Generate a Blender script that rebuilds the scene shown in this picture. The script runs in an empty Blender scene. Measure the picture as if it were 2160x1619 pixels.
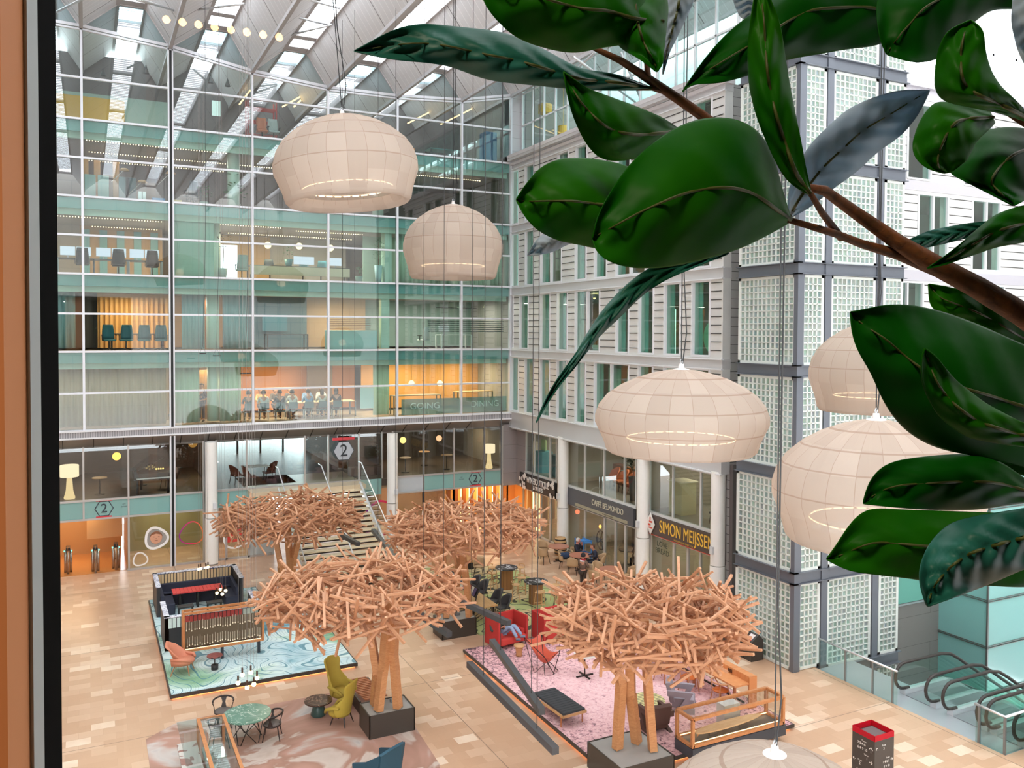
import bpy, math, random, colorsys
from mathutils import Vector, Matrix
PI = math.pi
R = random.Random(7)
sc = bpy.context.scene
col = sc.collection
# ---------------------------------------------------------------- camera model
F = 1787.0; PX, PY = 1080.0, 745.0; CH = 10.0
yaw = math.atan((1080-185)/F); pitch = math.atan(45/F); roll = math.radians(.25)
_fw = Vector((math.sin(yaw)*math.cos(pitch), math.cos(yaw)*math.cos(pitch), -math.sin(pitch)))
_rt = Vector((math.cos(yaw), -math.sin(yaw), 0))
_up = Vector((math.sin(yaw)*math.sin(pitch), math.cos(yaw)*math.sin(pitch), math.cos(pitch)))
rt = _rt*math.cos(roll) + _up*math.sin(roll)
up = _up*math.cos(roll) - _rt*math.sin(roll)
def ray(u, v): return _fw + rt*((u-PX)/F) - up*((v-PY)/F)
def onZ(u, v, z=0.):
    d = ray(u, v); t = (z-CH)/d.z; return Vector((d.x*t, d.y*t, z))
def onX(u, v, x):
    d = ray(u, v); t = x/d.x; return Vector((x, d.y*t, CH+d.z*t))
def onY(u, v, y):
    d = ray(u, v); t = y/d.y; return Vector((d.x*t, y, CH+d.z*t))
def onD(u, v, dist):      # dist metres in front of the lens
    d = ray(u, v); return Vector((0, 0, CH)) + d*dist
cam = bpy.data.cameras.new('camera'); co = bpy.data.objects.new('camera', cam); col.objects.link(co)
cam.sensor_width = 36; cam.lens = 36*F/2160; cam.shift_y = (PY-809.5)/2160*1.0
cam.clip_start = .05; cam.clip_end = 400
co.matrix_world = Matrix((( rt.x, up.x, -_fw.x, 0), (rt.y, up.y, -_fw.y, 0), (rt.z, up.z, -_fw.z, CH), (0, 0, 0, 1)))
sc.camera = co
# ---------------------------------------------------------------- materials
def lin(h):
    h = h.lstrip('#'); c = [int(h[i:i+2], 16)/255 for i in (0, 2, 4)]
    return tuple(x/12.92 if x <= .04045 else ((x+.055)/1.055)**2.4 for x in c)
MC = {}
def new(name):
    m = bpy.data.materials.new(name); m.use_nodes = True; n = m.node_tree
    for x in list(n.nodes): n.nodes.remove(x)
    return m, n
class NT:
    def __init__(s, n): s.n = n
    def a(s, t, inp=None, **kw):
        x = s.n.nodes.new(t)
        for k, v in kw.items(): setattr(x, k, v)
        for k, v in (inp or {}).items():
            if isinstance(v, bpy.types.NodeSocket): s.n.links.new(v, x.inputs[k])
            else: x.inputs[k].default_value = v
        return x
    def out(s, sock):
        o = s.n.nodes.new('ShaderNodeOutputMaterial'); s.n.links.new(sock, o.inputs[0])
    def ramp(s, fac, stops, interp='LINEAR'):
        x = s.a('ShaderNodeValToRGB', {0: fac}); e = x.color_ramp; e.interpolation = interp
        while len(e.elements) > 1: e.elements.remove(e.elements[-1])
        e.elements[0].position = stops[0][0]; e.elements[0].color = (*lin(stops[0][1]), 1)
        for p, c in stops[1:]:
            k = e.elements.new(p); k.color = (*lin(c), 1)
        return x.outputs[0]
    def noise(s, vec, scale, detail=3, rough=.5, dist=0.):
        return s.a('ShaderNodeTexNoise', {'Vector': vec, 'Scale': scale, 'Detail': detail, 'Roughness': rough, 'Distortion': dist})
    def mapping(s, sc_=(1, 1, 1), rot=(0, 0, 0), loc=(0, 0, 0), obj=True):
        t = s.a('ShaderNodeTexCoord')
        return s.a('ShaderNodeMapping', {'Vector': t.outputs['Object'], 'Scale': sc_, 'Rotation': rot, 'Location': loc}).outputs[0]
    def math(s, op, a, b=None, c=None):
        i = {0: a}
        if b is not None: i[1] = b
        if c is not None: i[2] = c
        return s.a('ShaderNodeMath', i, operation=op).outputs[0]
    def mix(s, f, a, b):
        x = s.a('ShaderNodeMix', data_type='RGBA')
        for k, v in ((0, f), (6, a), (7, b)):
            if isinstance(v, bpy.types.NodeSocket): s.n.links.new(v, x.inputs[k])
            else: x.inputs[k].default_value = v
        return x.outputs[2]
    def pbr(s, colr, rough=.5, metal=0., spec=.5, bump=None, bs=.3, bd=.02):
        i = {'Base Color': colr, 'Roughness': rough, 'Metallic': metal, 'Specular IOR Level': spec}
        if bump is not None:
            i['Normal'] = s.a('ShaderNodeBump', {'Strength': bs, 'Distance': bd, 'Height': bump}).outputs[0]
        return s.a('ShaderNodeBsdfPrincipled', i).outputs[0]
def P(h, rough=.5, metal=0., spec=.5, var=0., vs=3.):
    k = (h, rough, metal, spec, var, vs)
    if k in MC: return MC[k]
    m, n = new('paint_'+h.strip('#')); t = NT(n)
    c = (*lin(h), 1)
    if var:
        nz = t.noise(t.mapping(), vs, 3).outputs[0]
        d = tuple(x*(1-var) for x in c[:3])+(1,)
        c = t.mix(nz, d, tuple(min(1, x*(1+var)) for x in c[:3])+(1,))
    t.out(t.pbr(c, rough, metal, spec)); MC[k] = m; return m
def EM(h, s=1.):
    k = ('em', h, s)
    if k in MC: return MC[k]
    m, n = new('glow'); t = NT(n)
    t.out(t.a('ShaderNodeEmission', {'Color': (*lin(h), 1), 'Strength': s}).outputs[0]); MC[k] = m; return m
def GL(tint='#ffffff', refl=.04, rough=0., k2=''):
    k = ('gl', tint, refl, rough)
    if k in MC: return MC[k]
    m, n = new('glass'); t = NT(n)
    tr = t.a('ShaderNodeBsdfTransparent', {0: (*lin(tint), 1)}).outputs[0]
    gl = t.a('ShaderNodeBsdfGlossy', {'Color': (1, 1, 1, 1), 'Roughness': rough}).outputs[0]
    fc = t.a('ShaderNodeLayerWeight', {'Blend': .5}).outputs[1]
    fac = t.a('ShaderNodeMath', {0: t.math('POWER', fc, 4.), 1: .8, 2: refl}, operation='MULTIPLY_ADD', use_clamp=True).outputs[0]
    t.out(t.a('ShaderNodeMixShader', {0: fac, 1: tr, 2: gl}).outputs[0]); MC[k] = m; return m
def FROST(h, op=.85, rough=.15, refl=.06):
    k = ('fr', h, op)
    if k in MC: return MC[k]
    m, n = new('frosted_glass'); t = NT(n)
    d = t.pbr((*lin(h), 1), rough); tr = t.a('ShaderNodeBsdfTransparent', {0: (*lin(h), 1)}).outputs[0]
    t.out(t.a('ShaderNodeMixShader', {0: op, 1: tr, 2: d}).outputs[0]); MC[k] = m; return m
def WOOD(h, h2, sc_=(1, 8, 8), rough=.45, k=3.):
    key = ('w', h, h2, sc_, k)
    if key in MC: return MC[key]
    m, n = new('wood'); t = NT(n)
    nz = t.noise(t.mapping(sc_), k, 5, .6, 1.2).outputs[0]
    t.out(t.pbr(t.ramp(nz, [(.3, h), (.7, h2)]), rough)); MC[key] = m; return m
def mslats(name, ca, cb, period, duty, axis=0, rough=.6):
    m, n = new(name); t = NT(n)
    s = t.a('ShaderNodeSeparateXYZ', {0: t.a('ShaderNodeTexCoord').outputs['Object']}).outputs[axis]
    f = t.math('FRACT', t.math('DIVIDE', s, period))
    t.out(t.pbr(t.mix(t.math('GREATER_THAN', f, duty), (*lin(ca), 1), (*lin(cb), 1)), rough)); return m
# ---------------------------------------------------------------- mesh builder
class B:
    def __init__(s): s.v = []; s.f = []
    def add(s, vs, fs):
        o = len(s.v); s.v += [tuple(q) for q in vs]; s.f += [tuple(i+o for i in f) for f in fs]; return s
    def box(s, x0, x1, y0, y1, z0, z1):
        vs = [(x, y, z) for z in (z0, z1) for x, y in ((x0, y0), (x1, y0), (x1, y1), (x0, y1))]
        return s.add(vs, [(0, 3, 2, 1), (4, 5, 6, 7), (0, 1, 5, 4), (1, 2, 6, 5), (2, 3, 7, 6), (3, 0, 4, 7)])
    def ob(s, c, d, rz=0., rx=0., ry=0.):
        M = Matrix.Translation(c) @ Matrix.Rotation(rz, 4, 'Z') @ Matrix.Rotation(ry, 4, 'Y') @ Matrix.Rotation(rx, 4, 'X')
        vs = [M @ Vector((x*d[0]/2, y*d[1]/2, z*d[2]/2)) for z in (-1, 1) for x, y in ((-1, -1), (1, -1), (1, 1), (-1, 1))]
        return s.add(vs, [(0, 3, 2, 1), (4, 5, 6, 7), (0, 1, 5, 4), (1, 2, 6, 5), (2, 3, 7, 6), (3, 0, 4, 7)])
    def beam(s, p0, p1, w, h=None, w2=None):
        p0 = Vector(p0); p1 = Vector(p1); h = h or w; d = (p1-p0).normalized()
        a = d.cross(Vector((0, 0, 1)))
        a = a.normalized() if a.length > 1e-3 else Vector((1, 0, 0))
        b = a.cross(d).normalized(); k = (w2 or w)/w
        vs = []
        for p, q in ((p0, 1), (p1, k)):
            vs += [p+a*(w/2*q*i)+b*(h/2*q*j) for i, j in ((-1, -1), (1, -1), (1, 1), (-1, 1))]
        return s.add(vs, [(0, 1, 2, 3), (7, 6, 5, 4), (0, 4, 5, 1), (1, 5, 6, 2), (2, 6, 7, 3), (3, 7, 4, 0)])
    def cyl(s, p0, p1, r0, r1=None, n=12, cap=True):
        r1 = r0 if r1 is None else r1
        p0 = Vector(p0); p1 = Vector(p1); d = (p1-p0).normalized()
        a = d.orthogonal().normalized(); b = d.cross(a)
        vs = []
        for p, r in ((p0, r0), (p1, r1)):
            vs += [p+(a*math.cos(2*PI*i/n)+b*math.sin(2*PI*i/n))*r for i in range(n)]
        fs = [(i, (i+1) % n, n+(i+1) % n, n+i) for i in range(n)]
        if cap: fs += [tuple(range(n-1, -1, -1)), tuple(range(n, 2*n))]
        return s.add(vs, fs)
    def tube(s, pts, r, n=6, closed=False):
        pts = [Vector(p) for p in pts]; m = len(pts); vs = []; last = None
        for i, p in enumerate(pts):
            q0 = pts[i-1] if (i > 0 or closed) else p
            q1 = pts[(i+1) % m] if (i < m-1 or closed) else p
            d = (q1-q0).normalized()
            if last is None: a = d.orthogonal().normalized()
            else:
                a = last - d*last.dot(d); a = a.normalized() if a.length > 1e-4 else d.orthogonal().normalized()
            last = a; b = d.cross(a); rr = r[i] if isinstance(r, (list, tuple)) else r
            vs += [p+(a*math.cos(2*PI*k/n)+b*math.sin(2*PI*k/n))*rr for k in range(n)]
        fs = []
        for i in range(m if closed else m-1):
            for k in range(n):
                j = (i+1) % m
                fs.append((i*n+k, i*n+(k+1) % n, j*n+(k+1) % n, j*n+k))
        if not closed: fs += [tuple(range(n-1, -1, -1)), tuple(range((m-1)*n, m*n))]
        return s.add(vs, fs)
    def lathe(s, prof, c=(0, 0, 0), n=24, sx=1., sy=1., cap=True):
        vs = []
        for r, z in prof:
            r = max(r, 1e-4)
            vs += [(c[0]+r*sx*math.cos(2*PI*i/n), c[1]+r*sy*math.sin(2*PI*i/n), c[2]+z) for i in range(n)]
        fs = [(j*n+i, j*n+(i+1) % n, (j+1)*n+(i+1) % n, (j+1)*n+i) for j in range(len(prof)-1) for i in range(n)]
        if cap:
            fs += [tuple(range(n-1, -1, -1)), tuple(range((len(prof)-1)*n, len(prof)*n))]
        return s.add(vs, fs)
    def sph(s, c, r, n=14, m=8, sz=1.):
        return s.lathe([(r*math.sin(PI*j/m), -r*sz*math.cos(PI*j/m)) for j in range(m+1)], c, n, cap=False)
    def prism(s, poly, z0, z1):
        n = len(poly)
        vs = [(x, y, z0) for x, y in poly]+[(x, y, z1) for x, y in poly]
        return s.add(vs, [tuple(range(n-1, -1, -1)), tuple(range(n, 2*n))]+[(i, (i+1) % n, n+(i+1) % n, n+i) for i in range(n)])
    def slab(s, pts, off):          # planar polygon of 3D points, thickened by vector off
        n = len(pts); pts = [Vector(p) for p in pts]; off = Vector(off)
        return s.add(pts+[p+off for p in pts], [tuple(range(n-1, -1, -1)), tuple(range(n, 2*n))]+[(i, (i+1) % n, n+(i+1) % n, n+i) for i in range(n)])
    def quad(s, a, b, c, d): return s.add([a, b, c, d], [(0, 1, 2, 3)])
    def grid(s, rows):
        n = len(rows[0]); vs = [p for r in rows for p in r]
        return s.add(vs, [(j*n+i, j*n+i+1, (j+1)*n+i+1, (j+1)*n+i) for j in range(len(rows)-1) for i in range(n-1)])
def mk(name, b, m, parent=None, smooth=False, bevel=0., solid=0., sub=0, loc=None, rz=None):
    me = bpy.data.meshes.new(name); me.from_pydata(b.v, [], b.f); me.update()
    o = bpy.data.objects.new(name, me); col.objects.link(o); me.materials.append(m)
    if smooth:
        for p in me.polygons: p.use_smooth = True
    if solid:
        q = o.modifiers.new('s', 'SOLIDIFY'); q.thickness = solid; q.offset = 0
    if sub:
        q = o.modifiers.new('u', 'SUBSURF'); q.levels = q.render_levels = sub
    if bevel:
        q = o.modifiers.new('b', 'BEVEL'); q.width = bevel; q.segments = 2; q.limit_method = 'ANGLE'
    if parent: o.parent = parent
    if loc is not None: o.location = loc
    if rz is not None: o.rotation_euler.z = rz
    return o
def recalc(o):
    import bmesh
    bm = bmesh.new(); bm.from_mesh(o.data); bmesh.ops.recalc_face_normals(bm, faces=bm.faces); bm.to_mesh(o.data); bm.free(); return o
def tag(o, label, cat, group=None, kind=None):
    if kind: o['kind'] = kind
    if label: o['label'] = label
    if cat: o['category'] = cat
    if group: o['group'] = group
    return o
def thing(name, label, cat, loc=(0, 0, 0), rz=0., group=None):
    o = bpy.data.objects.new(name, None); col.objects.link(o); o.empty_display_size = .2
    o.location = loc; o.rotation_euler = (0, 0, rz)
    return tag(o, label, cat, group)
def struct(name, b, m, parent=None, **kw):
    o = mk(name, b, m, parent, **kw)
    if not parent: o['kind'] = 'structure'
    return o
KIDS = {}
def dup(root, loc, rz=0., label=None, scale=None, group=None):
    def cp(o, par):
        c = o.copy(); col.objects.link(c)
        if par: c.parent = par
        for k in list(o.children): cp(k, c)
        return c
    r = cp(root, None); r.location = loc; r.rotation_euler = (0, 0, rz)
    if label: r['label'] = label
    if scale: r.scale = (scale,)*3
    if group: r['group'] = group
    return r
def text(name, s, size, m, loc, rot, parent=None, ext=.01, width=None, align='CENTER', mirror=False):
    c = bpy.data.curves.new(name, 'FONT'); c.body = s; c.size = size; c.extrude = ext; c.align_x = align; c.align_y = 'CENTER'
    o = bpy.data.objects.new(name, c); col.objects.link(o); bpy.context.view_layer.update()
    dg = bpy.context.evaluated_depsgraph_get(); me = bpy.data.meshes.new_from_object(o.evaluated_get(dg))
    bpy.data.objects.remove(o); q = bpy.data.objects.new(name, me); col.objects.link(q)
    me.materials.clear(); me.materials.append(m)
    if width and me.vertices:
        xs = [v.co.x for v in me.vertices]; k = width/(max(xs)-min(xs))
        for v in me.vertices: v.co.x *= k
    q.location = loc; q.rotation_euler = rot
    if parent: q.parent = parent
    return q
def light(name, loc, size, power, color=(1, .8, .6), sy=None, rot=(0, 0, 0), kind='AREA'):
    l = bpy.data.lights.new(name, kind); l.energy = power; l.color = color
    if kind == 'AREA':
        l.size = size
        if sy: l.shape = 'RECTANGLE'; l.size_y = sy
    else: l.shadow_soft_size = size
    o = bpy.data.objects.new(name, l); col.objects.link(o); o.location = loc; o.rotation_euler = rot; return o
# ================================================================= SHELL
YW, XR = 38.51, 19.22
WHITE = P('#e9e9ec', .4); METAL = P('#cfd2d6', .35, .6); GREY = P('#a9a5a4', .5, 0, .4, .05); DARKM = P('#5d626e', .4, .3)
STONE = None
def mstone(name, a, b, w, h, mort, horiz=True, vert=False, axis='XZ', rough=.3, msize=.006):
    m, n = new(name); t = NT(n)
    tc = t.a('ShaderNodeTexCoord').outputs['Object']
    if axis == 'XZ':
        q = t.a('ShaderNodeSeparateXYZ', {0: tc}); tc = t.a('ShaderNodeCombineXYZ', {0: q.outputs[0], 1: q.outputs[2]}).outputs[0]
    if axis == 'YZ':
        q = t.a('ShaderNodeSeparateXYZ', {0: tc}); tc = t.a('ShaderNodeCombineXYZ', {0: q.outputs[1], 1: q.outputs[2]}).outputs[0]
    br = t.a('ShaderNodeTexBrick', {'Vector': tc, 'Color1': (0, 0, 0, 1), 'Color2': (1, 1, 1, 1), 'Mortar': (0, 0, 0, 1), 'Scale': 1., 'Mortar Size': msize, 'Brick Width': w, 'Row Height': h, 'Bias': 0.}, offset=0. if vert else .5)
    nz = t.noise(tc, 1.3, 4).outputs[0]
    f = t.math('MULTIPLY_ADD', br.outputs[0], .6, t.math('MULTIPLY', nz, .4))
    c = t.mix(f, (*lin(a), 1), (*lin(b), 1)); c = t.mix(br.outputs[1], c, (*lin(mort), 1))
    t.out(t.pbr(c, rough)); return m
def mfloor():
    m, n = new('limestone_tiles'); t = NT(n)
    tc = t.mapping()
    br = t.a('ShaderNodeTexBrick', {'Vector': tc, 'Color1': (0, 0, 0, 1), 'Color2': (1, 1, 1, 1), 'Mortar': (.5, .5, .5, 1), 'Scale': 1., 'Mortar Size': .003, 'Brick Width': .55, 'Row Height': .36, 'Bias': -.1}, offset=.5)
    nz = t.noise(tc, .35, 3).outputs[0]; n2 = t.noise(tc, 2.2, 5, .6, .6).outputs[0]
    f = t.math('ADD', t.math('MULTIPLY_ADD', t.math('POWER', br.outputs[0], 1.7), .85, .0), t.math('MULTIPLY_ADD', nz, .35, t.math('MULTIPLY', n2, .18)))
    c = t.ramp(f, [(.1, '#c49c7d'), (.45, '#cfa98b'), (.8, '#dab79a'), (1.05, '#efd8c0')])  # palest stop paints highlights into the lightest tiles
    c = t.mix(t.math('MULTIPLY', br.outputs[1], .5), c, (*lin('#b48a6a'), 1))
    s = t.a('ShaderNodeSeparateXYZ', {0: t.a('ShaderNodeTexCoord').outputs['Object']})
    # dark movement joints on the column grid
    jx = t.math('LESS_THAN', t.math('FRACT', t.math('DIVIDE', t.math('SUBTRACT', s.outputs[0], 3.2), 5.35)), .0045)
    jy = t.math('LESS_THAN', t.math('FRACT', t.math('DIVIDE', t.math('SUBTRACT', s.outputs[1], 2.35), 6.7)), .0035)
    c = t.mix(t.math('MULTIPLY', t.math('MAXIMUM', jx, jy), .65), c, (*lin('#6b5648'), 1))
    t.out(t.pbr(c, .28, 0, .45)); return m
floorM = mfloor()
PX0, PY0, PY1 = 19.42, 12.51, 18.3      # edge of the escalator pit
b = B().box(-16, PX0, -1, YW, -.5, 0).box(PX0, 32, -1, PY0, -.5, 0).box(PX0, 23.2, YW-17, YW, -.5, 0)
b.box(-16, 27, YW, 48, -.5, 0)
struct('floor', b, floorM)
struct('floor', B().box(PX0-.01, 34, PY0-3, 26, -5.4, -5.2), P('#b8bcc0', .4))
PITW = P('#9a9691', .5)
struct('wall_pit', B().box(PX0-.3, PX0-.01, PY0, PY1, -5.2, -.5).box(PX0-.3, 34, PY0-.3, PY0-.01, -5.2, -.5), PITW)
# ---- back glass wall
MX = [-6.8, -3.48, -.15, 3.18, 6.5, 9.85, 13.15, 16.46, 19.15]
LV = [5.92, 7.44, 9.13, 10.67, 12.28, 13.84, 15.4, 16.95, 18.5, 20.15]
TOPZ = {-10.1: 22.0, -6.8: 22.2, -3.48: 22.3, -.15: 22.2, 3.18: 21.9, 6.5: 21.35, 9.85: 21.08, 13.15: 21.12, 16.46: 21.35, 19.15: 21.9, 22.5: 22.5}
def topz(x):
    k = sorted(TOPZ)
    for a, c in zip(k, k[1:]):
        if a <= x <= c: return TOPZ[a]+(TOPZ[c]-TOPZ[a])*(x-a)/(c-a)
    return TOPZ[k[0]] if x < k[0] else TOPZ[k[-1]]
b = B()
for x in MX:
    if abs(x-3.18) < .01: b.box(x-.11, x-.05, YW-.12, YW+.08, 0, topz(x)); b.box(x+.05, x+.11, YW-.12, YW+.08, 0, topz(x))
    else: b.box(x-.045, x+.045, YW-.12, YW+.08, 5.6, topz(x))
for z in LV:
    b.box(MX[0], MX[-1], YW-.09, YW+.06, z-.04, z+.04)
for x0, x1 in zip(MX, MX[1:]):
    for dz, th in ((0, .06), (-.14, .035)):
        b.beam((x0, YW-.06, topz(x0)+dz), (x1, YW-.06, topz(x1)+dz), .12, th*2)
struct('trim_1', b, P('#dfe0e6', .35, .2))
struct('trim_2', B().box(3.13, 3.23, YW-.1, YW+.05, 0, 21.9), P('#101012', .5))
GB = GL('#e0f2ee', .13); GT = GL('#b9d4d8', .2)
TEAL = FROST('#7fb7b3', .8); TEALP = FROST('#9fc9c6', .93)
wn = 1
for x0, x1 in zip(MX, MX[1:]):
    for z0, z1 in zip(LV, LV[1:]+[None]):
        gb = B()
        if z1 is None:
            n_ = 6; pts = [(x0, YW, z0)]+[(x1, YW, z0)]+[(x1, YW, topz(x1)), (x0, YW, topz(x0))]
            gb.add(pts, [(0, 1, 2, 3)])
        else: gb.quad((x0, YW, z0), (x1, YW, z0), (x1, YW, z1), (x0, YW, z1))
        struct('window_%d' % wn, gb, GB); wn += 1
# slabs, spandrels and bulkheads behind the glass
sp = B(); bulk = B(); sl = B(); ceil = B()
for z in LV[0::2]:
    sl.box(-12, 19.2, YW+.12, 46, z-.3, z-.02)
    if z > 6: sp.box(-12, 19.1, YW+.05, YW+.07, z-.48, z-.05); bulk.box(-12, 19.1, YW+.3, YW+.45, z-.72, z-.3); ceil.box(-12, 19.1, YW+.45, 46, z-.62, z-.56)
struct('floor', sl, P('#8f857c', .5)); struct('trim_3', sp, TEAL); struct('trim_4', bulk, P('#b9d6c6', .6))
CEILM = P('#8d857d', .6)
struct('ceiling', ceil, CEILM)
# grille band and soffit under the offices
b = B().box(-12, 19.22, YW-.14, YW+.1, 5.62, 5.9)
struct('trim_5', b, mslats('grille', '#b9b6b9', '#8d8b90', .09, .55))
b = B()
for z in (5.61, 5.9): b.box(-12, 19.22, YW-.18, YW+.1, z-.03, z+.03)
struct('trim_6', b, WHITE)
b = B().slab([(-12, YW-.14, 5.6), (19.22, YW-.14, 5.6), (19.22, YW+.55, 5.2), (-12, YW+.55, 5.2)], (0, 0, -.04))
b.box(-12, 19.9, YW+.5, 47, 5.1, 5.25)
struct('ceiling', b, P('#8e8682', .55))
b = B()
for i in range(20): b.beam((-5.2+1.12*i+.9, YW-.16, 5.57), (-5.2+1.12*i+.9, YW+.5, 5.16), .03, .03)
struct('trim_7', b, P('#3c3836', .6))
# ---- roof: folded plates with skylights, running towards the viewer
ROOFM = None
def mroof():
    m, n = new('roof_panels'); t = NT(n)
    s = t.a('ShaderNodeSeparateXYZ', {0: t.a('ShaderNodeTexCoord').outputs['Object']})
    f = t.math('LESS_THAN', t.math('FRACT', t.math('DIVIDE', s.outputs[1], .42)), .08)
    f2 = t.math('LESS_THAN', t.math('FRACT', t.math('DIVIDE', s.outputs[1], 2.5)), .02)
    c = t.mix(f, (*lin('#dcdadc'), 1), (*lin('#f0eef0'), 1)); c = t.mix(f2, c, (*lin('#6d686a'), 1))
    t.out(t.pbr(c, .5)); return m
ROOFM = mroof()
XS = [-10.1]+MX+[22.5]
YA, YB = -6.0, 47.0
rp = B(); rib = B(); louv = B(); rg = B(); dk = B()
for x0, x1 in zip(XS, XS[1:]):
    a, c = topz(x0), topz(x1); zt = (a+c)/2+1.3; xa = x0+(x1-x0)*.40; xb = x0+(x1-x0)*.72; w = x1-x0
    # slopes
    rp.add([(x0, YA, a), (xa, YA, zt), (xa, YB, zt), (x0, YB, a)], [(0, 1, 2, 3)])
    rp.add([(xb, YA, zt), (x1, YA, c), (x1, YB, c), (xb, YB, zt)], [(0, 1, 2, 3)])
    # edge beams of the skylight and the valley beam
    rib.beam((xa, YA, zt), (xa, YB, zt), .16, .2); rib.beam((xb, YA, zt), (xb, YB, zt), .16, .2)
    rib.beam((x1, YA, c-.02), (x1, YB, c-.02), .14, .2)
    for y in (YA, 11.2, 19.7, 28.2, 36.6, 38.3, 41): rib.beam((xa, y, zt+.02), (xb, y, zt+.02), .45 if y < 37 else .8, .12)
    y = YA
    while y < YB: louv.box(xa, xb, y, y+.05, zt+.35, zt+.39); y += .35
    rp.add([(xa, YA, zt), (xa, YB, zt), (xa, YB, zt+.3), (xa, YA, zt+.3)], [(0, 1, 2, 3)])
    rp.add([(xb, YA, zt), (xb, YB, zt), (xb, YB, zt+.3), (xb, YA, zt+.3)], [(0, 1, 2, 3)])
    rg.add([(x0, YW, a), (x1, YW, c), (xb, YW, zt), (xa, YW, zt)], [(0, 1, 2, 3)])
struct('ceiling', rp, ROOFM, solid=.08)
struct('trim_8', rib, P('#b4afb0', .5)); struct('trim_9', louv, P('#c8ccd2', .5))
struct('window_%d' % wn, rg, GT); wn += 1
b = B()
for x0, x1 in zip(XS, XS[1:]):
    a, c = topz(x0), topz(x1); zt = (a+c)/2+1.3; xa = x0+(x1-x0)*.40; xb = x0+(x1-x0)*.72
    for p, q in (((x0, a), (xa, zt)), ((xa, zt), (xb, zt)), ((xb, zt), (x1, c))):
        b.beam((p[0], YW-.03, p[1]), (q[0], YW-.03, q[1]), .1, .14)
struct('trim_10', b, P('#cdc9ca', .5))
# tubular ties under the roof
b = B()
def tie(u0, v0, u1, v1, y0, y1, r=.045): b.tube([onY(u0, v0, y0), onY(u1, v1, y1)], r, 8)
tie(120, 25, 190, -10, 37, 33); tie(290, 0, 375, 22, 34, 36); tie(386, 25, 515, 8, 36, 33); tie(300, 0, 390, 30, 30, 37)
tie(575, 83, 700, 52, 37, 34); tie(640, -4, 825, 48, 31, 36); tie(840, 34, 960, -6, 36, 32); tie(610, 32, 690, 52, 33, 34)
tie(1000, 0, 1090, -6, 36, 36); tie(1210, 120, 1340, 215, 26, 29); tie(1310, 110, 1350, 205, 28, 29); tie(1255, 110, 1175, 185, 27, 32)
o = mk('roof_tie_rods', b, METAL, smooth=True); o['kind'] = 'structure'; o.name = 'trim_11'
# ---- corner pier and the right facade
PIER = mstone('grey_stone', '#a39c9c', '#aaa4a4', 4, .62, '#5c5656', axis='XZ', msize=.006)
struct('trim_12', B().box(19.2, 19.98, YW-.02, YW+.8, 18.4, 22.6), mstone('pier_panels', '#c2bcc0', '#cbc6c9', 4, .66, '#7c7678', axis='XZ'))
CLAD = None
def mclad():
    m, n = new('aluminium_cladding'); t = NT(n)
    tc = t.a('ShaderNodeTexCoord').outputs['Object']; nz = t.noise(tc, .9, 4).outputs[0]
    c = t.ramp(nz, [(.3, '#d9d6d4'), (.7, '#e9e7e4')]); t.out(t.pbr(c, .38, .15)); return m
CLAD = mclad()
BANDS = [(5.18, 5.98), (8.76, 9.1), (11.85, 12.22), (15.0, 15.34), (18.15, 18.55)]
WINS = {0: ([(38.43, 37.63, 1), (36.95, 36.06, 1), (35.37, 34.44, 1), (33.77, 32.84, 1), (32.14, 31.25, 1), (30.55, 28.0, 2), (27.34, 26.4, 1), (25.7, 24.76, 1), (24.1, 23.12, 1)], 6.05, 8.72),
        1: ([(38.46, 38.22, 1), (37.54, 36.61, 1), (35.38, 34.45, 1), (33.78, 32.84, 1), (32.17, 30.17, 2), (28.94, 28.03, 1), (27.35, 26.38, 1), (25.71, 24.76, 1), (24.09, 23.12, 1)], 9.2, 11.8),
        2: ([(38.49, 37.66, 1), (36.97, 36.09, 1), (35.39, 33.39, 2), (32.19, 31.27, 1), (30.6, 29.65, 1), (28.98, 26.92, 2), (25.71, 24.76, 1), (24.09, 23.12, 1)], 12.3, 14.92),
        3: ([(38.5, 37.69, 1), (37.02, 36.1, 1), (33.8, 32.84, 1), (32.18, 31.24, 1), (29.0, 28.0, 1), (27.35, 26.38, 1), (24.1, 23.12, 1)], 15.42, 18.1)}
wall = B(); joint = B(); fr = B(); rev = B()
for k, (ws, z0, z1) in WINS.items():
    ys = [38.52]
    for a, c, n_ in ws: ys += [a, c]
    ys.append(22.46)
    zb0, zb1 = BANDS[k][1], BANDS[k+1][0]
    for i in range(0, len(ys), 2):
        if ys[i]-ys[i+1] > .05:
            wall.box(XR, XR+.35, ys[i+1], ys[i], zb0, zb1)
            z = zb0+.3
            while z < zb1-.1: joint.box(XR-.025, XR+.02, ys[i+1]+.07, ys[i]-.07, z-.016, z+.01); z += .29
    for a, c, n_ in ws:
        wall.box(XR, XR+.35, c, a, zb0, z0).box(XR, XR+.35, c, a, z1, zb1)
        for y in ([a, c] if n_ == 1 else [a, (a+c)/2, c]): fr.box(XR-.03, XR+.12, y-.035, y+.035, z0, z1)
        fr.box(XR-.03, XR+.12, c, a, z0-.04, z0+.03).box(XR-.03, XR+.12, c, a, z1-.03, z1+.03)
        struct('window_%d' % wn, B().quad((XR+.1, c, z0), (XR+.1, a, z0), (XR+.1, a, z1), (XR+.1, c, z1)), GL('#bfe3d8', .1)); wn += 1
        # pale teal strip along the reveal
        rev.box(XR+.3, XR+.34, a-.2, a-.02, z0, z1)
struct('wall_right', wall, CLAD); struct('trim_13', joint, P('#3b3836', .6)); struct('trim_14', fr, WHITE)
struct('trim_15', rev, P('#9fc6bc', .5))
b = B(); b2 = B()
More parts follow.
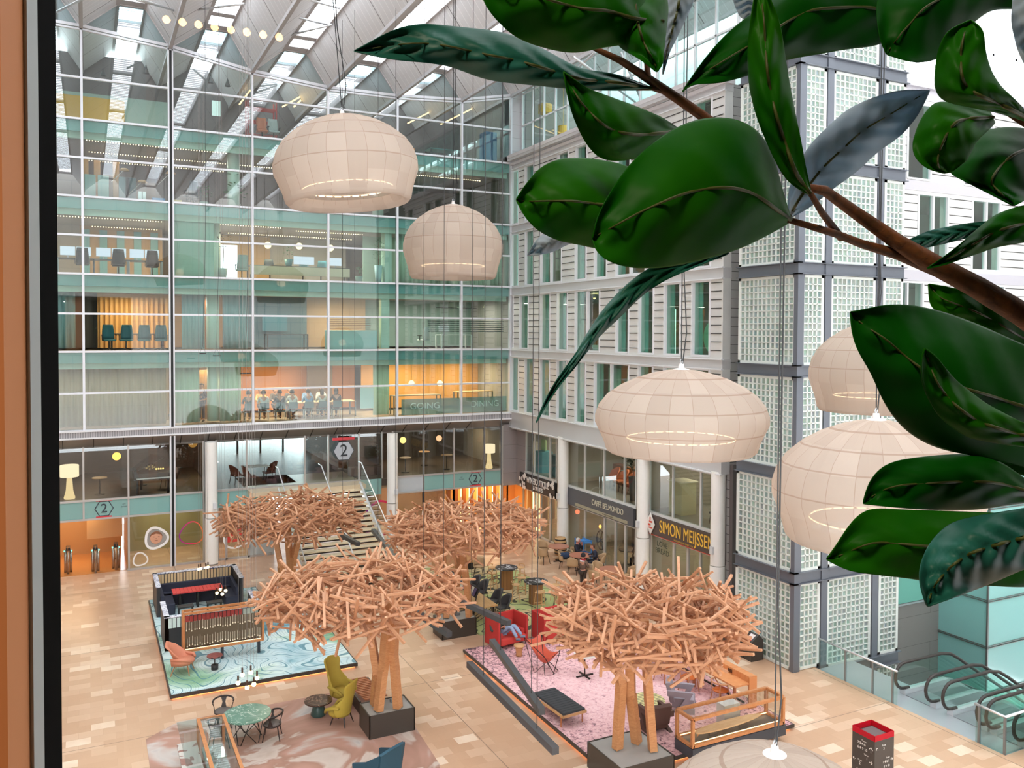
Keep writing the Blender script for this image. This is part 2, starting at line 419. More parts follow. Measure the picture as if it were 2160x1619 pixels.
for z0, z1 in BANDS:
    b.box(XR-.02, XR+.35, 22.44, 38.5, z0, z1)
    for z in (z0, z1): b2.box(XR-.1, XR+.02, 22.4, 38.5, z-.02, z+.02)
b.box(XR-.3, XR+.2, 22.3, 38.4, 18.55, 18.7)
struct('trim_16', b, P('#d3d0d1', .35, .2, .5, .06, 1.2)); struct('trim_17', b2, WHITE)
b = B().box(XR-.32, XR-.1, 22.3, 38.4, 18.68, 18.84).box(XR-.12, XR+.3, 22.3, 38.4, 18.36, 18.5)
struct('trim_18', b, P('#ded8da', .35, .2))
# return face next to the tower
RW = mstone('return_panels', '#a5a2a0', '#aba8a6', 9, .31, '#3a3836', axis='XZ', msize=.01)
struct('wall_return', B().box(XR+.36, 27, 22.46, 22.6, 0, 18.4), RW)
# rooms of the right wing
fl = B(); cl = B(); bw = B()
for z in (5.98, 9.1, 12.22, 15.34, 18.5): fl.box(XR+.36, 26, 22.7, 38.3, z-.25, z-.03); cl.box(XR+.36, 26, 22.7, 38.3, z-.5, z-.45)
struct('floor', fl, P('#8a8078', .6)); struct('ceiling', cl, P('#7b7873', .6))
struct('wall_rooms', B().box(24.5, 24.6, 22.7, 38.4, 6, 18.4), P('#8a8579', .7, 0, .3, .25, .6))
# glazed storey above the cornice
b = B()
for i in range(15):
    y = 38.4-i*1.14
    b.box(XR+.5, XR+.6, y-.035, y+.035, 18.7, 24)
for z in (18.8, 20.4, 22.0, 23.6): b.box(XR+.5, XR+.6, 22.4, 38.4, z-.035, z+.035)
b.box(XR+.5, 27, 22.36, 22.46, 18.7, 18.8).box(XR+.5, 27, 22.36, 22.46, 21.9, 22)
struct('trim_19', b, WHITE)
struct('window_%d' % wn, B().quad((XR+.55, 22.4, 18.7), (XR+.55, 38.4, 18.7), (XR+.55, 38.4, 24), (XR+.55, 22.4, 24)), GL('#d8f2ee', .18)); wn += 1
struct('wall_upper', B().box(24.5, 24.6, 22.5, 38.4, 18.5, 24), P('#b6c8c6', .7))
# ---- glass block stair tower
TX0, TX1, TY0, TY1 = 18.52, 23.03, 18.4, 20.92
def mblock():
    m, n = new('glass_block'); t = NT(n)
    tc = t.a('ShaderNodeTexCoord').outputs['Object']; nz = t.noise(tc, 1.1, 5, .7).outputs[0]
    n2 = t.a('ShaderNodeTexVoronoi', {'Vector': tc, 'Scale': 9.}).outputs[1]
    c = t.ramp(nz, [(.3, '#6d807b'), (.5, '#8fa39c'), (.7, '#b3c4bc')]); c = t.mix(.07, c, n2)
    t.out(t.pbr(c, .12, 0, .8)); return m
BLK = mblock(); BFR = P('#dfe4df', .5); STEEL = P('#70757f', .4, .3)
TZ = [-4.6, -.42, 2.62, 5.64, 8.72, 11.74, 14.78, 17.82, 20.9]
beamb = B(); post = B(); gridb = B(); pane = B()
def bpanel(face, a, c, z0, z1):
    nx = max(1, round((abs(c-a)-.16)/.186)); nz_ = max(1, round((z1-z0-.16)/.186))
    w = abs(c-a); gx = (w-.2)/nx; gz = (z1-z0-.16)/nz_; lo = min(a, c)
    def bx(p0, p1, q0, q1, d0, d1, t_):
        if face == 'L': t_.box(TX0+d0, TX0+d1, p0, p1, q0, q1)
        else: t_.box(p0, p1, TY0+d0, TY0+d1, q0, q1)
    bx(lo, lo+.1, z0, z1, 0, .1, gridb); bx(lo+w-.1, lo+w, z0, z1, 0, .1, gridb); bx(lo, lo+w, z0, z0+.08, 0, .1, gridb); bx(lo, lo+w, z1-.08, z1, 0, .1, gridb)
    for i in range(1, nx): bx(lo+.1+gx*i-.017, lo+.1+gx*i+.017, z0, z1, .005, .1, gridb)
    for i in range(1, nz_): bx(lo, lo+w, z0+.08+gz*i-.017, z0+.08+gz*i+.017, .005, .1, gridb)
    bx(lo+.02, lo+w-.02, z0+.02, z1-.02, .05, .1, pane)
for i in range(len(TZ)-1):
    z0 = TZ[i]+.34; z1 = TZ[i+1]-.02
    if i == 0: z0 = -4.6
    bpanel('R', 18.7, 19.58, max(z0, 0.02) if i < 2 else z0, z1) if i > 0 else None
    if i > 0: bpanel('L', 18.47, 20.9, max(z0, .02) if i < 2 else z0, z1)
    bpanel('R', 19.86, 21.76, z0, z1); bpanel('R', 22.1, 23.0, z0, z1)
for z in TZ[1:]:
    for dz in (0, .33):
        beamb.box(TX0-.1, TX0+.1, TY0-.1, TY1, z+dz-.012, z+dz+.012); beamb.box(TX0-.1, TX1+.03, TY0-.1, TY0+.1, z+dz-.012, z+dz+.012)
    beamb.box(TX0, TX0+.08, TY0, TY1, z, z+.33) if z > 0 else None
    beamb.box(TX0, TX1, TY0, TY0+.08, z, z+.33) if z > 0 else beamb.box(19.6, TX1, TY0, TY0+.08, z, z+.33)
for x in (18.5, 19.6, 21.78):
    w = .2
    post.box(x, x+w+.05, TY0-.04, TY0+.12, -4.6 if x > 19 else 0, 21)
struct('wall_tower', B().box(TX0+.1, TX1-.02, TY0+.1, TY1, -5.2, 21), P('#8b938f', .6))
struct('window_%d' % wn, pane, BLK); wn += 1
struct('trim_20', gridb, BFR); struct('trim_21', beamb, STEEL); struct('trim_22', post, STEEL)
# ---- stone wall and the frosted glass block beyond the pit
SY = 20.25
struct('wall_stone', B().box(23.03, 27.6, SY, SY+.3, -5.2, 5.6), mstone('dark_stone', '#8a8583', '#918c89', 6, 1.05, '#5b5755', axis='XZ', rough=.35))
b = B().box(23.75, 27.3, SY-.04, SY, .55, 5.5)
struct('trim_23', b, FROST('#7cc0b0', .97, .1))
b = B()
for z in (.5, 5.5): b.box(23.7, 27.4, SY-.06, SY, z-.03, z+.03)
struct('trim_24', b, METAL)
struct('wall_frosted', B().box(27.45, 36, 18.4, 26, -5.2, 5.6), P('#96cfcb', .12, 0, .5, .08, .25))
b = B()
for k in range(-3, 4):
    z = .87+1.59*k
    for d in (-.03, .03): b.box(27.41, 27.47, 18.36, 20.3, z+d-.012, z+d+.012).box(27.41, 36, 18.36, 18.41, z+d-.012, z+d+.012)
b.box(27.41, 27.47, 18.36, 18.42, -5.2, 5.6)
struct('trim_25', b, P('#7b7d7b', .4, .4))
# cladding with windows above it
W2 = [(26.0, 27.55, 2, 12.35, 14.9), (24.7, 26.3, 2, 9.2, 11.8), (28.9, 30.5, 2, 12.35, 14.9), (27.9, 28.7, 1, 9.2, 11.8), (29.4, 30.8, 2, 9.2, 11.8), (32, 33.5, 2, 12.35, 14.9), (25.4, 26.6, 1, 15.4, 18), (28.4, 30, 2, 15.4, 18), (24.9, 26.2, 1, 6.1, 8.7), (28, 29.6, 2, 6.1, 8.7)]
wb = B(); jb = B(); fb = B()
rows = [(5.98, 8.76), (9.1, 11.85), (12.22, 15.0), (15.34, 18.15)]
for z0, z1 in rows:
    ws = sorted([w for w in W2 if z0 <= w[3] <= z1]); xs = [23.0]
    for w in ws: xs += [w[0], w[1]]
    xs.append(36)
    for i in range(0, len(xs), 2):
        wb.box(xs[i], xs[i+1], SY, SY+.3, z0, z1); z = z0+.3
        while z < z1-.1: jb.box(xs[i]+.05, xs[i+1]-.05, SY-.02, SY+.01, z-.014, z+.01); z += .29
    for w in ws:
        wb.box(w[0], w[1], SY, SY+.3, z0, w[3]).box(w[0], w[1], SY, SY+.3, w[4], z1)
        for x in ([w[0], w[1]] if w[2] == 1 else [w[0], (w[0]+w[1])/2, w[1]]): fb.box(x-.035, x+.035, SY-.04, SY+.1, w[3], w[4])
        fb.box(w[0], w[1], SY-.04, SY+.1, w[3]-.03, w[3]+.03).box(w[0], w[1], SY-.04, SY+.1, w[4]-.03, w[4]+.03)
        struct('window_%d' % wn, B().quad((w[0], SY+.05, w[3]), (w[1], SY+.05, w[3]), (w[1], SY+.05, w[4]), (w[0], SY+.05, w[4])), GL('#bfe3d8', .1)); wn += 1
struct('wall_far_right', wb, CLAD); struct('trim_26', jb, P('#3b3836', .6)); struct('trim_27', fb, WHITE)
b = B()
for z0, z1 in BANDS: b.box(23.0, 36, SY-.03, SY+.3, z0 if z0 > 5.5 else 5.6, z1)
b.box(23, 36, SY-.15, SY+.2, 18.55, 18.75)
struct('trim_28', b, P('#c4c0c8', .4, .2))
struct('wall_rooms', B().box(23.2, 36, 24.4, 24.5, 5.6, 18.4), P('#a4a79f', .7, 0, .3, .3, .5))
b = B()
for z in (6, 9.1, 12.22, 15.34, 18.5): b.box(23.2, 36, SY+.3, 24.4, z-.3, z-.05)
struct('floor', b, P('#8f9794', .6))
b = B()
for x in [23.2+1.35*i for i in range(9)]: b.box(x-.05, x+.05, SY, SY+.1, 18.75, 24.5)
for z in (20.3, 22, 23.7): b.box(23, 36, SY, SY+.1, z-.04, z+.04)
b.box(23, 36, SY-.2, SY+.3, 24.4, 24.9)
struct('trim_29', b, P('#dfe2ea', .4))
# ground floor lobbies: walls that close the view
struct('wall_far_left', B().box(-10.5, -10.2, -1, YW, 0, 22.5), P('#b9b3ac', .7, 0, .3, .2, .3))  # unseen side wall, added to block white sky
struct('wall_ends', B().box(19.2, 19.3, YW+.9, 46, 3.0, 5.3).box(19.2, 19.3, YW+.1, 46, 5.3, 23).box(19.98, 27, 38.42, 38.6, 0, 24).box(19.6, 20.0, YW+.7, YW+.8, 2.9, 23).box(-12.1, -12, YW, 46, 0, 22), P('#8f8a84', .7))
struct('wall_back', B().box(-12, 19.2, 46, 46.2, 5.9, 21.5), P('#8b7b6c', .7))
# unseen flat roof with skylight strips, added to dim the right-hand part
b = B(); x = 22.6
while x < 37: b.box(x, x+1.9, -8, 27, 24.9, 25.1); x += 2.75
b.box(22.5, 38, -8, -6, 24.9, 25.1)
struct('ceiling', b, P('#d6d3d2', .6)); struct('wall_right_end', B().box(36, 36.3, -8, 26, -5, 25), P('#b9b6b2', .7))
# building face behind the viewer's room, added to keep white sky out of reflections
struct('wall_front', B().box(-10.5, 36, -8.4, -8, 0, 24), mstone('front_panels', '#c4bfba', '#d2cec9', 2.4, 1.55, '#a9aeb0', axis='XZ', msize=.03))
# world
w = bpy.data.worlds.new('world'); sc.world = w; w.use_nodes = True; nt = w.node_tree
bg = nt.nodes['Background']; bg.inputs[0].default_value = (.90, .95, 1.0, 1); bg.inputs[1].default_value = 8.0
sc.view_settings.view_transform = 'Standard'; sc.view_settings.look = 'None'; sc.view_settings.exposure = 0.42; sc.view_settings.gamma = 1
sc.cycles.transparent_max_bounces = 20; sc.cycles.max_bounces = 7; sc.cycles.diffuse_bounces = 4; sc.cycles.glossy_bounces = 4
sc.cycles.sample_clamp_indirect = 6; sc.cycles.caustics_reflective = False; sc.cycles.caustics_refractive = False
# ================================================================= LOWER LEVELS
def col_label(i): return ['white round column left of the staircase, beside the ring stickers', 'white round column to the right of the staircase', 'white round column between the wine shop and the café', 'white round column between the café and the bakery', 'white round column right of the bakery sign, by the tower'][i]
WCOL = P('#f6f4f0', .35)
for i, (x, y) in enumerate(((4.68, 38.0), (12.68, 37.75), (19.35, 34.0-.62), (19.35, 27.55-.41), (19.35, 22.75))):
    t = thing('column', col_label(i), 'column', (x, y, 0))
    mk('shaft', B().cyl((0, 0, 2.02), (0, 0, 5.25), .25, n=28), WCOL, t, smooth=True).modifiers.new('e', 'EDGE_SPLIT')
    mk('sleeve', B().cyl((0, 0, .06), (0, 0, 1.99), .265, n=28), WCOL, t, smooth=True).modifiers.new('e', 'EDGE_SPLIT')
    mk('base_ring', B().cyl((0, 0, 0), (0, 0, .06), .27, n=28), P('#8e8a86', .4), t)
    sx = (-.27 if i > 1 else .02); 
    mk('alarm_box', B().ob((sx if i > 1 else .1, -.27 if i < 2 else -.02, 2.55), (.1 if i > 1 else .15, .08 if i < 2 else .15, .26)), P('#d9d9dc', .4), t, bevel=.01)
# --- back wall lower frames
FRM = P('#b9b5b2', .35, .3)
xsL = [-4.8, -3.1, -1.5, -.2, 1.47, 4.42, 4.94, 6.22, 8.78, 9.85, 11.3, 12.42, 12.94, 14.51, 16.1, 17.75, 18.75]
b = B()
for x in xsL:
    z0 = 0 if (x < 5 and x > 1 or 12 < x) else (0 if x < 1 else 3.05)
    if 4.9 < x < 12.5: z0 = 3.05
    if x in (-.2,): z0 = 2.3
    b.box(x-.035, x+.035, YW-.05, YW+.05, z0, 5.25)
for z in (2.28, 3.05): b.box(-8, 4.42, YW-.06, YW+.05, z-.04, z+.04).box(12.9, 18.8, YW-.06, YW+.05, z-.04, z+.04)
b.box(4.9, 6.3, YW-.06, YW+.05, 3.0, 3.1).box(6.2, 11.4, YW-.03, YW+.03, 3.02, 3.08)
b.box(1.4, 4.45, YW-.06, YW+.05, 0, .08).box(4.9, 7.3, YW-.06, YW+.05, 0, .08)
for x in (5.0, 5.35, 6.3): b.box(x-.04, x+.04, YW-.06, YW+.04, 0, 2.3)
for x in (12.95, 14.51, 16.1): b.box(x-.035, x+.035, YW-.05, YW+.05, 0, 2.3)
struct('trim_30', b, FRM)
BAND = FROST('#8dbab6', .93, .12)
for x0, x1 in ((-8, -.2), (-.2, 1.47), (1.47, 3.1), (3.25, 4.42), (4.95, 7.2), (11.35, 12.42), (12.95, 14.51), (14.51, 17.75), (17.75, 18.8)):
    struct('trim_31', B().box(x0+.03, x1-.03, YW-.02, YW+.02, 2.3, 3.04), BAND if x0 != 12.95 else FROST('#c4ccd2', .95))
MG = GL('#dfe9e6', .07)
for x0, x1 in zip([-8]+xsL, xsL):
    if 12.4 < x0 < 12.9 or 4.3 < x0 < 4.9: continue
    struct('window_%d' % wn, B().quad((x0, YW, 3.08), (x1, YW, 3.08), (x1, YW, 5.2), (x0, YW, 5.2)), MG); wn += 1
for x0, x1 in ((1.5, 3.1), (3.25, 4.42), (5.35, 6.3), (11.4, 12.4), (12.95, 14.51), (14.51, 16.1)):
    struct('window_%d' % wn, B().quad((x0, YW, .05), (x1, YW, .05), (x1, YW, 2.26), (x0, YW, 2.26)), MG); wn += 1
struct('wall_back_low', B().box(6.3, 7.4, YW-.02, YW+.1, 0, 2.3).box(4.42, 4.95, YW+.1, YW+.2, 0, 5.2), P('#b4bcbc', .4))
# stone corner pier below the offices
b = B().box(18.78, 19.9, YW-.02, YW+.4, 2.2, 5.3).box(19.55, 19.9, 37.5, YW, 2.2, 5.3)
struct('wall_corner', b, mstone('corner_stone', '#8f8786', '#989090', 6, .71, '#5a5452', axis='XZ'))
# mezzanine floor and rooms
MF = B().box(-8, 6.2, YW+.1, 47, 2.75, 3.02).box(6.2, 19.2, YW+.02, 60, 2.7, 3.0)
struct('floor', MF, P('#5a5048', .4))
struct('floor', B().box(6.25, 11.35, YW-1.0, YW+3, 2.82, 3.015), P('#d8c4a6', .3))
b = B().box(-8.2, 5.0, 46, 46.2, 3, 5.2).box(4.8, 5.0, 42, 47, 3, 5.2).box(11.4, 11.6, 42.5, 50, 3, 5.2).box(11.4, 19.2, 44.5, 44.7, 3, 5.2)
struct('wall_lounge', b, P('#4a4440', .7, 0, .3, .3, .8))
# bright glazed street front behind the mezzanine lobby
struct('window_%d' % wn, B().quad((5, 50, 3), (11.4, 50, 3), (11.4, 50, 5.2), (5, 50, 5.2)), GL('#f4ffff', .05)); wn += 1
b = B()
for i in range(6): b.box(5+1.28*i-.05, 5+1.28*i+.05, 49.9, 50, 3, 5.2)
b.box(5, 11.4, 49.9, 50, 4.3, 4.38)
struct('trim_32', b, P('#3b4246', .4))
struct('ceiling', B().box(4.8, 11.6, YW+.5, 60, 5.2, 5.3), P('#8a8583', .6))
struct('floor', B().box(4.8, 11.5, 50, 62, 2.7, 2.98), P('#d5dadb', .5))
# ground floor rooms behind the glass
ORW = P('#d98a3a', .35, 0, .5, .1, .5)
b = B().box(-3.2, 1.3, 42.2, 42.4, 0, 2.7).box(1.4, 1.5, YW+.1, 42.4, 0, 2.7).box(-3.4, -3.2, YW, 42.4, 0, 2.7)
struct('wall_gate_lobby', b, P('#b98f62', .4))
struct('wall_gate_lobby', B().box(-.1, 1.3, 40.6, 40.7, 1.0, 2.7), P('#d3ab7c', .4)); struct('floor', B().box(-3.2, 1.4, YW+.1, 42.2, 0, .01), P('#c28a55', .2))
struct('wall_office', B().box(1.5, 4.6, 41.8, 42, 0, 2.7).box(4.6, 4.7, YW+.2, 42, 0, 2.7), P('#a39a76', .7))
struct('wall_shop', B().box(4.9, 7.3, 41.8, 42, 0, 2.7).box(12.4, 19.9, 42, 42.2, 0, 2.7).box(11.3, 12.4, 40, 40.2, 0, 2.7), P('#9b7f68', .7, 0, .3, .2, 1))
b = B()
struct('ceiling', B().box(-3.4, 19.2, YW+.1, 43, 2.55, 2.7), P('#b79c7c', .6))
WSL = P('#d98a45', .4)
b = B()
x = 16.15
while x < 19.4: b.box(x, x+.16, YW+.9, YW+1, 0, 2.6); x += .42
t = struct('trim_33', b, P('#8a4a1e', .5)); struct('wall_slats', B().box(16.1, 19.6, YW+1, YW+1.1, 0, 2.6), P('#e39a52', .4))
for x in (16.42, 16.85, 17.3, 17.75, 18.2, 18.62, 19.05): tag(mk('light_strip', B().box(x, x+.035, YW+.86, YW+.89, .0, 2.5), EM('#ffdf9a', 3.5)), 'glowing vertical light strip between the orange slats under the corner', 'light strip', 'glowing strips between the orange slats')
for x in (37.4, 37.0, 36.75): tag(mk('light_strip', B().box(19.95, 19.98, x, x+.04, .0, 2.3), EM('#ffdf9a', 3.5)), 'glowing vertical light strip behind the wine shop doorway', 'light strip', 'glowing strips behind the wine shop doorway')
struct('wall_slats', B().box(20.0, 20.1, 36.6, YW+1, 0, 2.6).box(19.5, 20.1, YW+1, YW+1.1, 0, 2.7), P('#e39a52', .4))
# --- staircase
t = thing('staircase', 'wide beige open staircase rising to the mezzanine door', 'staircase', (0, 0, 0))
n_ = 19; y0, y1 = 32.15, 37.55
b = B(); rs = B()
for i in range(n_):
    y = y0+(y1-y0)*i/(n_-1); z = 3.0*(i+1)/n_
    b.box(7.5, 11.05, y, y+.36, z-.06, z)
    rs.box(7.6, 10.95, y+.2, y+.22, z-.17, z-.06)
mk('treads', b, P('#e3d2b4', .35), t); mk('risers', rs, P('#4a443f', .6), t)
for x in (7.44, 11.1): mk('stringer', B().beam((x, y0, .02), (x, y1+.2, 3.0), .07, .3), P('#dcdcdc', .4), t)
for x in (7.4, 9.3, 11.14):
    mk('handrail', B().tube([(x, y0-.35, .85), (x, y0-.05, 1.0), (x, y1, 4.0), (x, y1+.5, 4.0)], .028, 8), P('#f4f5f7', .2, .3), t, smooth=True)
for x in (7.42, 11.12):
    mk('balustrade_glass', B().add([(x, y0-.1, .1), (x, y1, 3.1), (x, y1, 3.9), (x, y0-.1, .9)], [(0, 1, 2, 3)]), GL('#e8f2f0', .04), t)
# --- signs on the back wall
def hexa(x, z, r, y, parent, m, th=.02, inner=0):
    pts = [(x+r*math.cos(PI/3*k), y, z+r*math.sin(PI/3*k)) for k in range(6)]
    if not inner: return mk('hexagon', B().slab(pts, (0, -th, 0)), m, parent)
    q = [(x+inner*math.cos(PI/3*k), y, z+inner*math.sin(PI/3*k)) for k in range(6)]
    return mk('hexagon_outline', B().add([(a[0], y, a[2]) for a in pts]+[(a[0], y, a[2]) for a in q], [(k, (k+1) % 6, 6+(k+1) % 6, 6+k) for k in range(6)]), m, parent, solid=.01)
DK = P('#2f3a44', .5); RED = P('#d8414a', .4)
for x, lab in ((.55, 'hexagon 2 sign on the teal band above the turnstiles'), (17.25, 'hexagon 2 sign on the teal band above the orange slats')):
    t = thing('number_sign', lab, 'sign', (x, YW-.03, 2.68))
    hexa(0, 0, .36, -.001, t, DK, inner=.32); tx = text('numeral', '2', .52, DK, (0, -.012, 0), (PI/2, 0, 0), t)
    for z in (.34, -.34): mk('red_stripe', B().box(-.3, .3, -.02, 0, z-.035, z+.035), RED, t)
    text('small_print', 'TOREN TWEE', .05, P('#f5e6e6'), (0, -.022, .34), (PI/2, 0, 0), t, ext=.001)
    [text('directory_text', s_, .07, DK, ((.75 if x < 5 else -.75), -.01, .12-.1*k_), (PI/2, 0, 0), t, ext=.001) for k_, s_ in enumerate(('LIFT', 'ENTREE'))]
t = thing('number_sign', 'large grey hexagon 2 sign hanging over the stair top', 'sign', (10.5, YW-.25, 4.5))
hexa(0, 0, .5, 0, t, P('#3a4148', .4), .04); hexa(0, 0, .46, -.041, t, P('#b9bec6', .4), .01); text('numeral', '2', .78, P('#242a30', .4), (0, -.06, 0), (PI/2, 0, 0), t)
mk('red_banner', B().box(-.52, .52, -.05, 0, .5, .62), RED, t); [mk('hanger', B().cyl((s_*.3, -.02, .6), (s_*.3, -.02, .75), .01), METAL, t) for s_ in (-1, 1)]
# --- ring stickers on the glass
def blob(cx, cz, rx, rz, th, y, m, rot=.3, n=28):
    vo = []; vi = []
    for k in range(n):
        a = 2*PI*k/n; q = 1+.07*math.cos(3*a+rot)
        vo.append((cx+rx*q*math.cos(a), y, cz+rz*q*math.sin(a))); vi.append((cx+(rx*q-th)*math.cos(a), y, cz+(rz*q-th)*math.sin(a)))
    return B().add(vo+vi, [(k, (k+1) % n, n+(k+1) % n, n+k) for k in range(n)]), vi
WR = P('#f4f2f0', .4)
t = thing('window_sticker', 'white ring sticker framing a smiling baby portrait', 'sticker', (2.52, YW-.03, 1.25))
rb, vi = blob(0, 0, .48, .48, .1, 0, WR); mk('ring', rb, WR, t, solid=.01)
mk('photo', B().slab([(p[0], .004, p[2]) for p in vi], (0, .003, 0)), P('#a09c98', .6, 0, .3, .3, 4), t)
SK = P('#d9a184', .6)
hd = mk('face', B().sph((0, 0, 0), .25, 20, 12), SK, t, smooth=True); hd.scale = (.95, .05, 1.05); hd.location = (.0, -.004, .02)
[mk(nm_, B().ob((x_, -.018, z_), (w_, .006, h_)), P('#6b3d30', .6), t) for nm_, x_, z_, w_, h_ in (('eye', -.09, .06, .06, .018), ('eye', .1, .06, .06, .018), ('nose', 0, -.02, .06, .02), ('mouth', 0, -.1, .12, .025))]
mk('hair', B().slab([(.25*math.cos(a), -.01, .05+.24*math.sin(a)) for a in [PI*k/10 for k in range(11)]]+[(-.18, -.01, .14), (.0, -.01, .19), (.18, -.01, .14)], (0, -.004, 0)), P('#8a5a40', .7), t)
t = mk('window_sticker', blob(0, 0, .3, .3, .06, 0, WR, 1.)[0], WR, solid=.01, loc=(1.9, YW-.03, .42)); tag(t, 'small empty white ring sticker low on the glass', 'sticker')
def mgrad(name, c0, c1, lo, hi):
    m, n = new(name); q = NT(n); s = q.a('ShaderNodeSeparateXYZ', {0: q.a('ShaderNodeTexCoord').outputs['Object']})
    f = q.a('ShaderNodeMapRange', {0: s.outputs[0], 1: lo, 2: hi}).outputs[0]
    q.out(q.pbr(q.ramp(f, [(0, c0), (.5, '#e8306a'), (1, c1)]), .4)); return m
mg = mgrad('ring_gradient', '#8a1f8c', '#f58a2c', -.5, .5)
t = mk('window_sticker', blob(0, 0, .5, .5, .05, 0, mg, 2.)[0], mg, solid=.01, loc=(3.93, YW-.03, 1.3)); tag(t, 'purple to orange ring sticker left of the first column', 'sticker')
mg2 = mgrad('ring_pink', '#8a1f8c', '#f2405a', -.6, .6)
t = mk('window_sticker', blob(0, 0, .85, .85, .1, 0, mg2, 2.)[0], mg2, solid=.01, loc=(12.25, YW-.15, 1.15)); tag(t, 'large pink and purple ring sticker right of the stairs', 'sticker')
t = thing('window_sticker', 'red picture in a white ring sticker beside the door', 'sticker', (5.8, YW-.04, 1.05))
rb, vi = blob(0, 0, .62, .62, .08, 0, WR, .6); mk('ring', rb, WR, t, solid=.01); mk('photo', B().slab([(p[0], .004, max(p[2], -.3)) for p in vi], (0, .003, 0)), P('#d0433a', .6, 0, .3, .3, 3), t)
t = mk('window_sticker', blob(0, 0, .5, .5, .07, 0, WR, .6)[0], WR, solid=.01, loc=(14.9, YW-.03, 1.2)); tag(t, 'white ring sticker peeking above the far wooden canopy', 'sticker')
# --- turnstiles
for i, (x, y, lab) in enumerate(((-.79, 39.3, 'leftmost steel turnstile post pair in the orange lobby'), (.22, 38.95, 'middle steel turnstile with green indicator lights'), (.99, 39.1, 'steel turnstile nearest the glass office'))):
    t = thing('turnstile', lab, 'turnstile', (x, y, 0))
    for dx in (-.1, .1): mk('post', B().cyl((dx, 0, 0), (dx, 0, .95), .055, n=12), P('#b9b3ad', .25, .8), t, smooth=True)
    mk('post', B().cyl((0, -.3, 0), (0, -.3, .92), .05, n=12), P('#b9b3ad', .25, .8), t, smooth=True)
    mk('reader_head', B().ob((0, -.1, 1.02), (.16, .45, .14)), P('#2a2526', .3), t, bevel=.02)
    [mk('indicator_light', B().sph((s_*.13, -.2, .93), .035, 8, 6), EM('#7fe8c0', 1.5), t) for s_ in (-1, 1)]
    mk('barrier', B().box(-.012, .012, -.9, -.3, .2, 1.15), GL('#e8c8a0', .08), t)
# --- right wing shopfronts
XG = 19.6
sides = [(34.4, 37.49), (28.0, 33.45), (23.1, 27.07)]
b = B(); 
for y in (37.49, 36.59, 35.02, 34.4, 33.42, 31.88, 30.31, 28.78, 27.95, 27.05, 25.57, 23.96, 23.12): b.box(XG-.04, XG+.05, y-.035, y+.035, 3.0, 5.3)
for a, c in sides:
    b.box(XG-.06, XG+.08, a-.1, c+.05, 2.96, 3.06)
    struct('window_%d' % wn, B().quad((XG, a, 3.05), (XG, c, 3.05), (XG, c, 5.2), (XG, a, 5.2)), MG); wn += 1
struct('trim_34', b, P('#dadada', .35, .2))
b = B()
for y in (36.57, 35.95, 35.03, 33.4, 31.9, 30.3, 29.47, 28.74, 28.0, 27.0, 25.54, 24.7, 24.0, 23.1): b.box(XG, XG+.08, y-.05, y+.05, 0, 2.2)
for a, c in sides: b.box(XG, XG+.08, a, c, 2.12, 2.2).box(XG, XG+.08, a, c, 0, .08)
struct('trim_35', b, P('#c6c2bd', .35, .2))
for a, c in sides:
    struct('window_%d' % wn, B().quad((XG+.04, a, .05), (XG+.04, c, .05), (XG+.04, c, 2.15), (XG+.04, a, 2.15)), MG); wn += 1
struct('ceiling', B().box(XR, XG+.5, 22.6, 38.4, 5.1, 5.3).box(XG, 26, 22.6, 38.4, 5.25, 5.35), P('#c9c4c2', .5))
struct('floor', B().box(XG+.1, 26, 22.7, 38.3, 2.3, 3.0), P('#8d8a80', .4))
struct('floor', B().box(XG+.1, 26, 22.7, 38.3, -.2, .01), P('#8a7a68', .4))
[struct('wall_shop_back', B().box(24.0, 24.1, ya, yb_, 0, 2.4), P(hh, .6, 0, .3, .4, 1.1)) for ya, yb_, hh in ((22.7, 27.4, '#c99a5e'), (27.6, 33.9, '#5e4a3c'), (34.1, 38.4, '#6e4628'))]
b = B()
for y in (23.6, 24.7, 25.8): b.box(23.4, 24.0, y, y+.9, .9, 1.0).box(23.4, 24.0, y, y+.9, 1.5, 1.58)
struct('wall_shop_shelves', b, P('#7a5230', .5))
struct('wall_counter', B().box(22.6, 23.2, 28.4, 32.6, 0, 1.0), P('#3a2f2a', .4)); struct('wall_shop_back', B().box(24.5, 24.6, 22.7, 38.4, 3, 5.3), P('#5c544b', .6, 0, .3, .3, .6))
b = B()
for y in (34.0, 27.55): b.box(XG+.1, 24.5, y-.1, y+.1, 0, 5.2)
struct('wall_party', b, P('#a89f92', .6)); struct('wall_dark_pier', B().box(19.6, 20.4, 22.3, 22.7, 0, 5.5), P('#6b6563', .5))
# signs
def shop_sign(lab, y0, y1, colr, parts):
    t = thing('shop_sign', lab, 'sign', (XG-.08, (y0+y1)/2, 2.58))
    w = y1-y0; mk('board', B().box(-.05, .06, -w/2, w/2, -.37, .37), colr, t, bevel=.01); return t
rot = (PI/2, 0, -PI/2)
t = shop_sign('dark grey sign reading CAFFÈ BELMONDO over the café door', 27.98, 33.48, P('#55565b', .5), 0)
text('lettering', 'CAFFÈ BELMONDO', .34, P('#cfc9b4', .4), (-.06, -.85, .08), rot, t, width=2.4)
mk('cream_strip', B().box(-.065, -.05, -2.35, 1.75, -.33, -.2), P('#a9a28c', .5), t); text('small_print', 'THE SMART ESPRESSO BAR', .07, P('#5a5648'), (-.07, -.9, -.265), rot, t, ext=.002)
t = shop_sign('brown sign with golden SIMON MEIJSSEN lettering', 23.05, 27.1, P('#55453f', .5), 0)
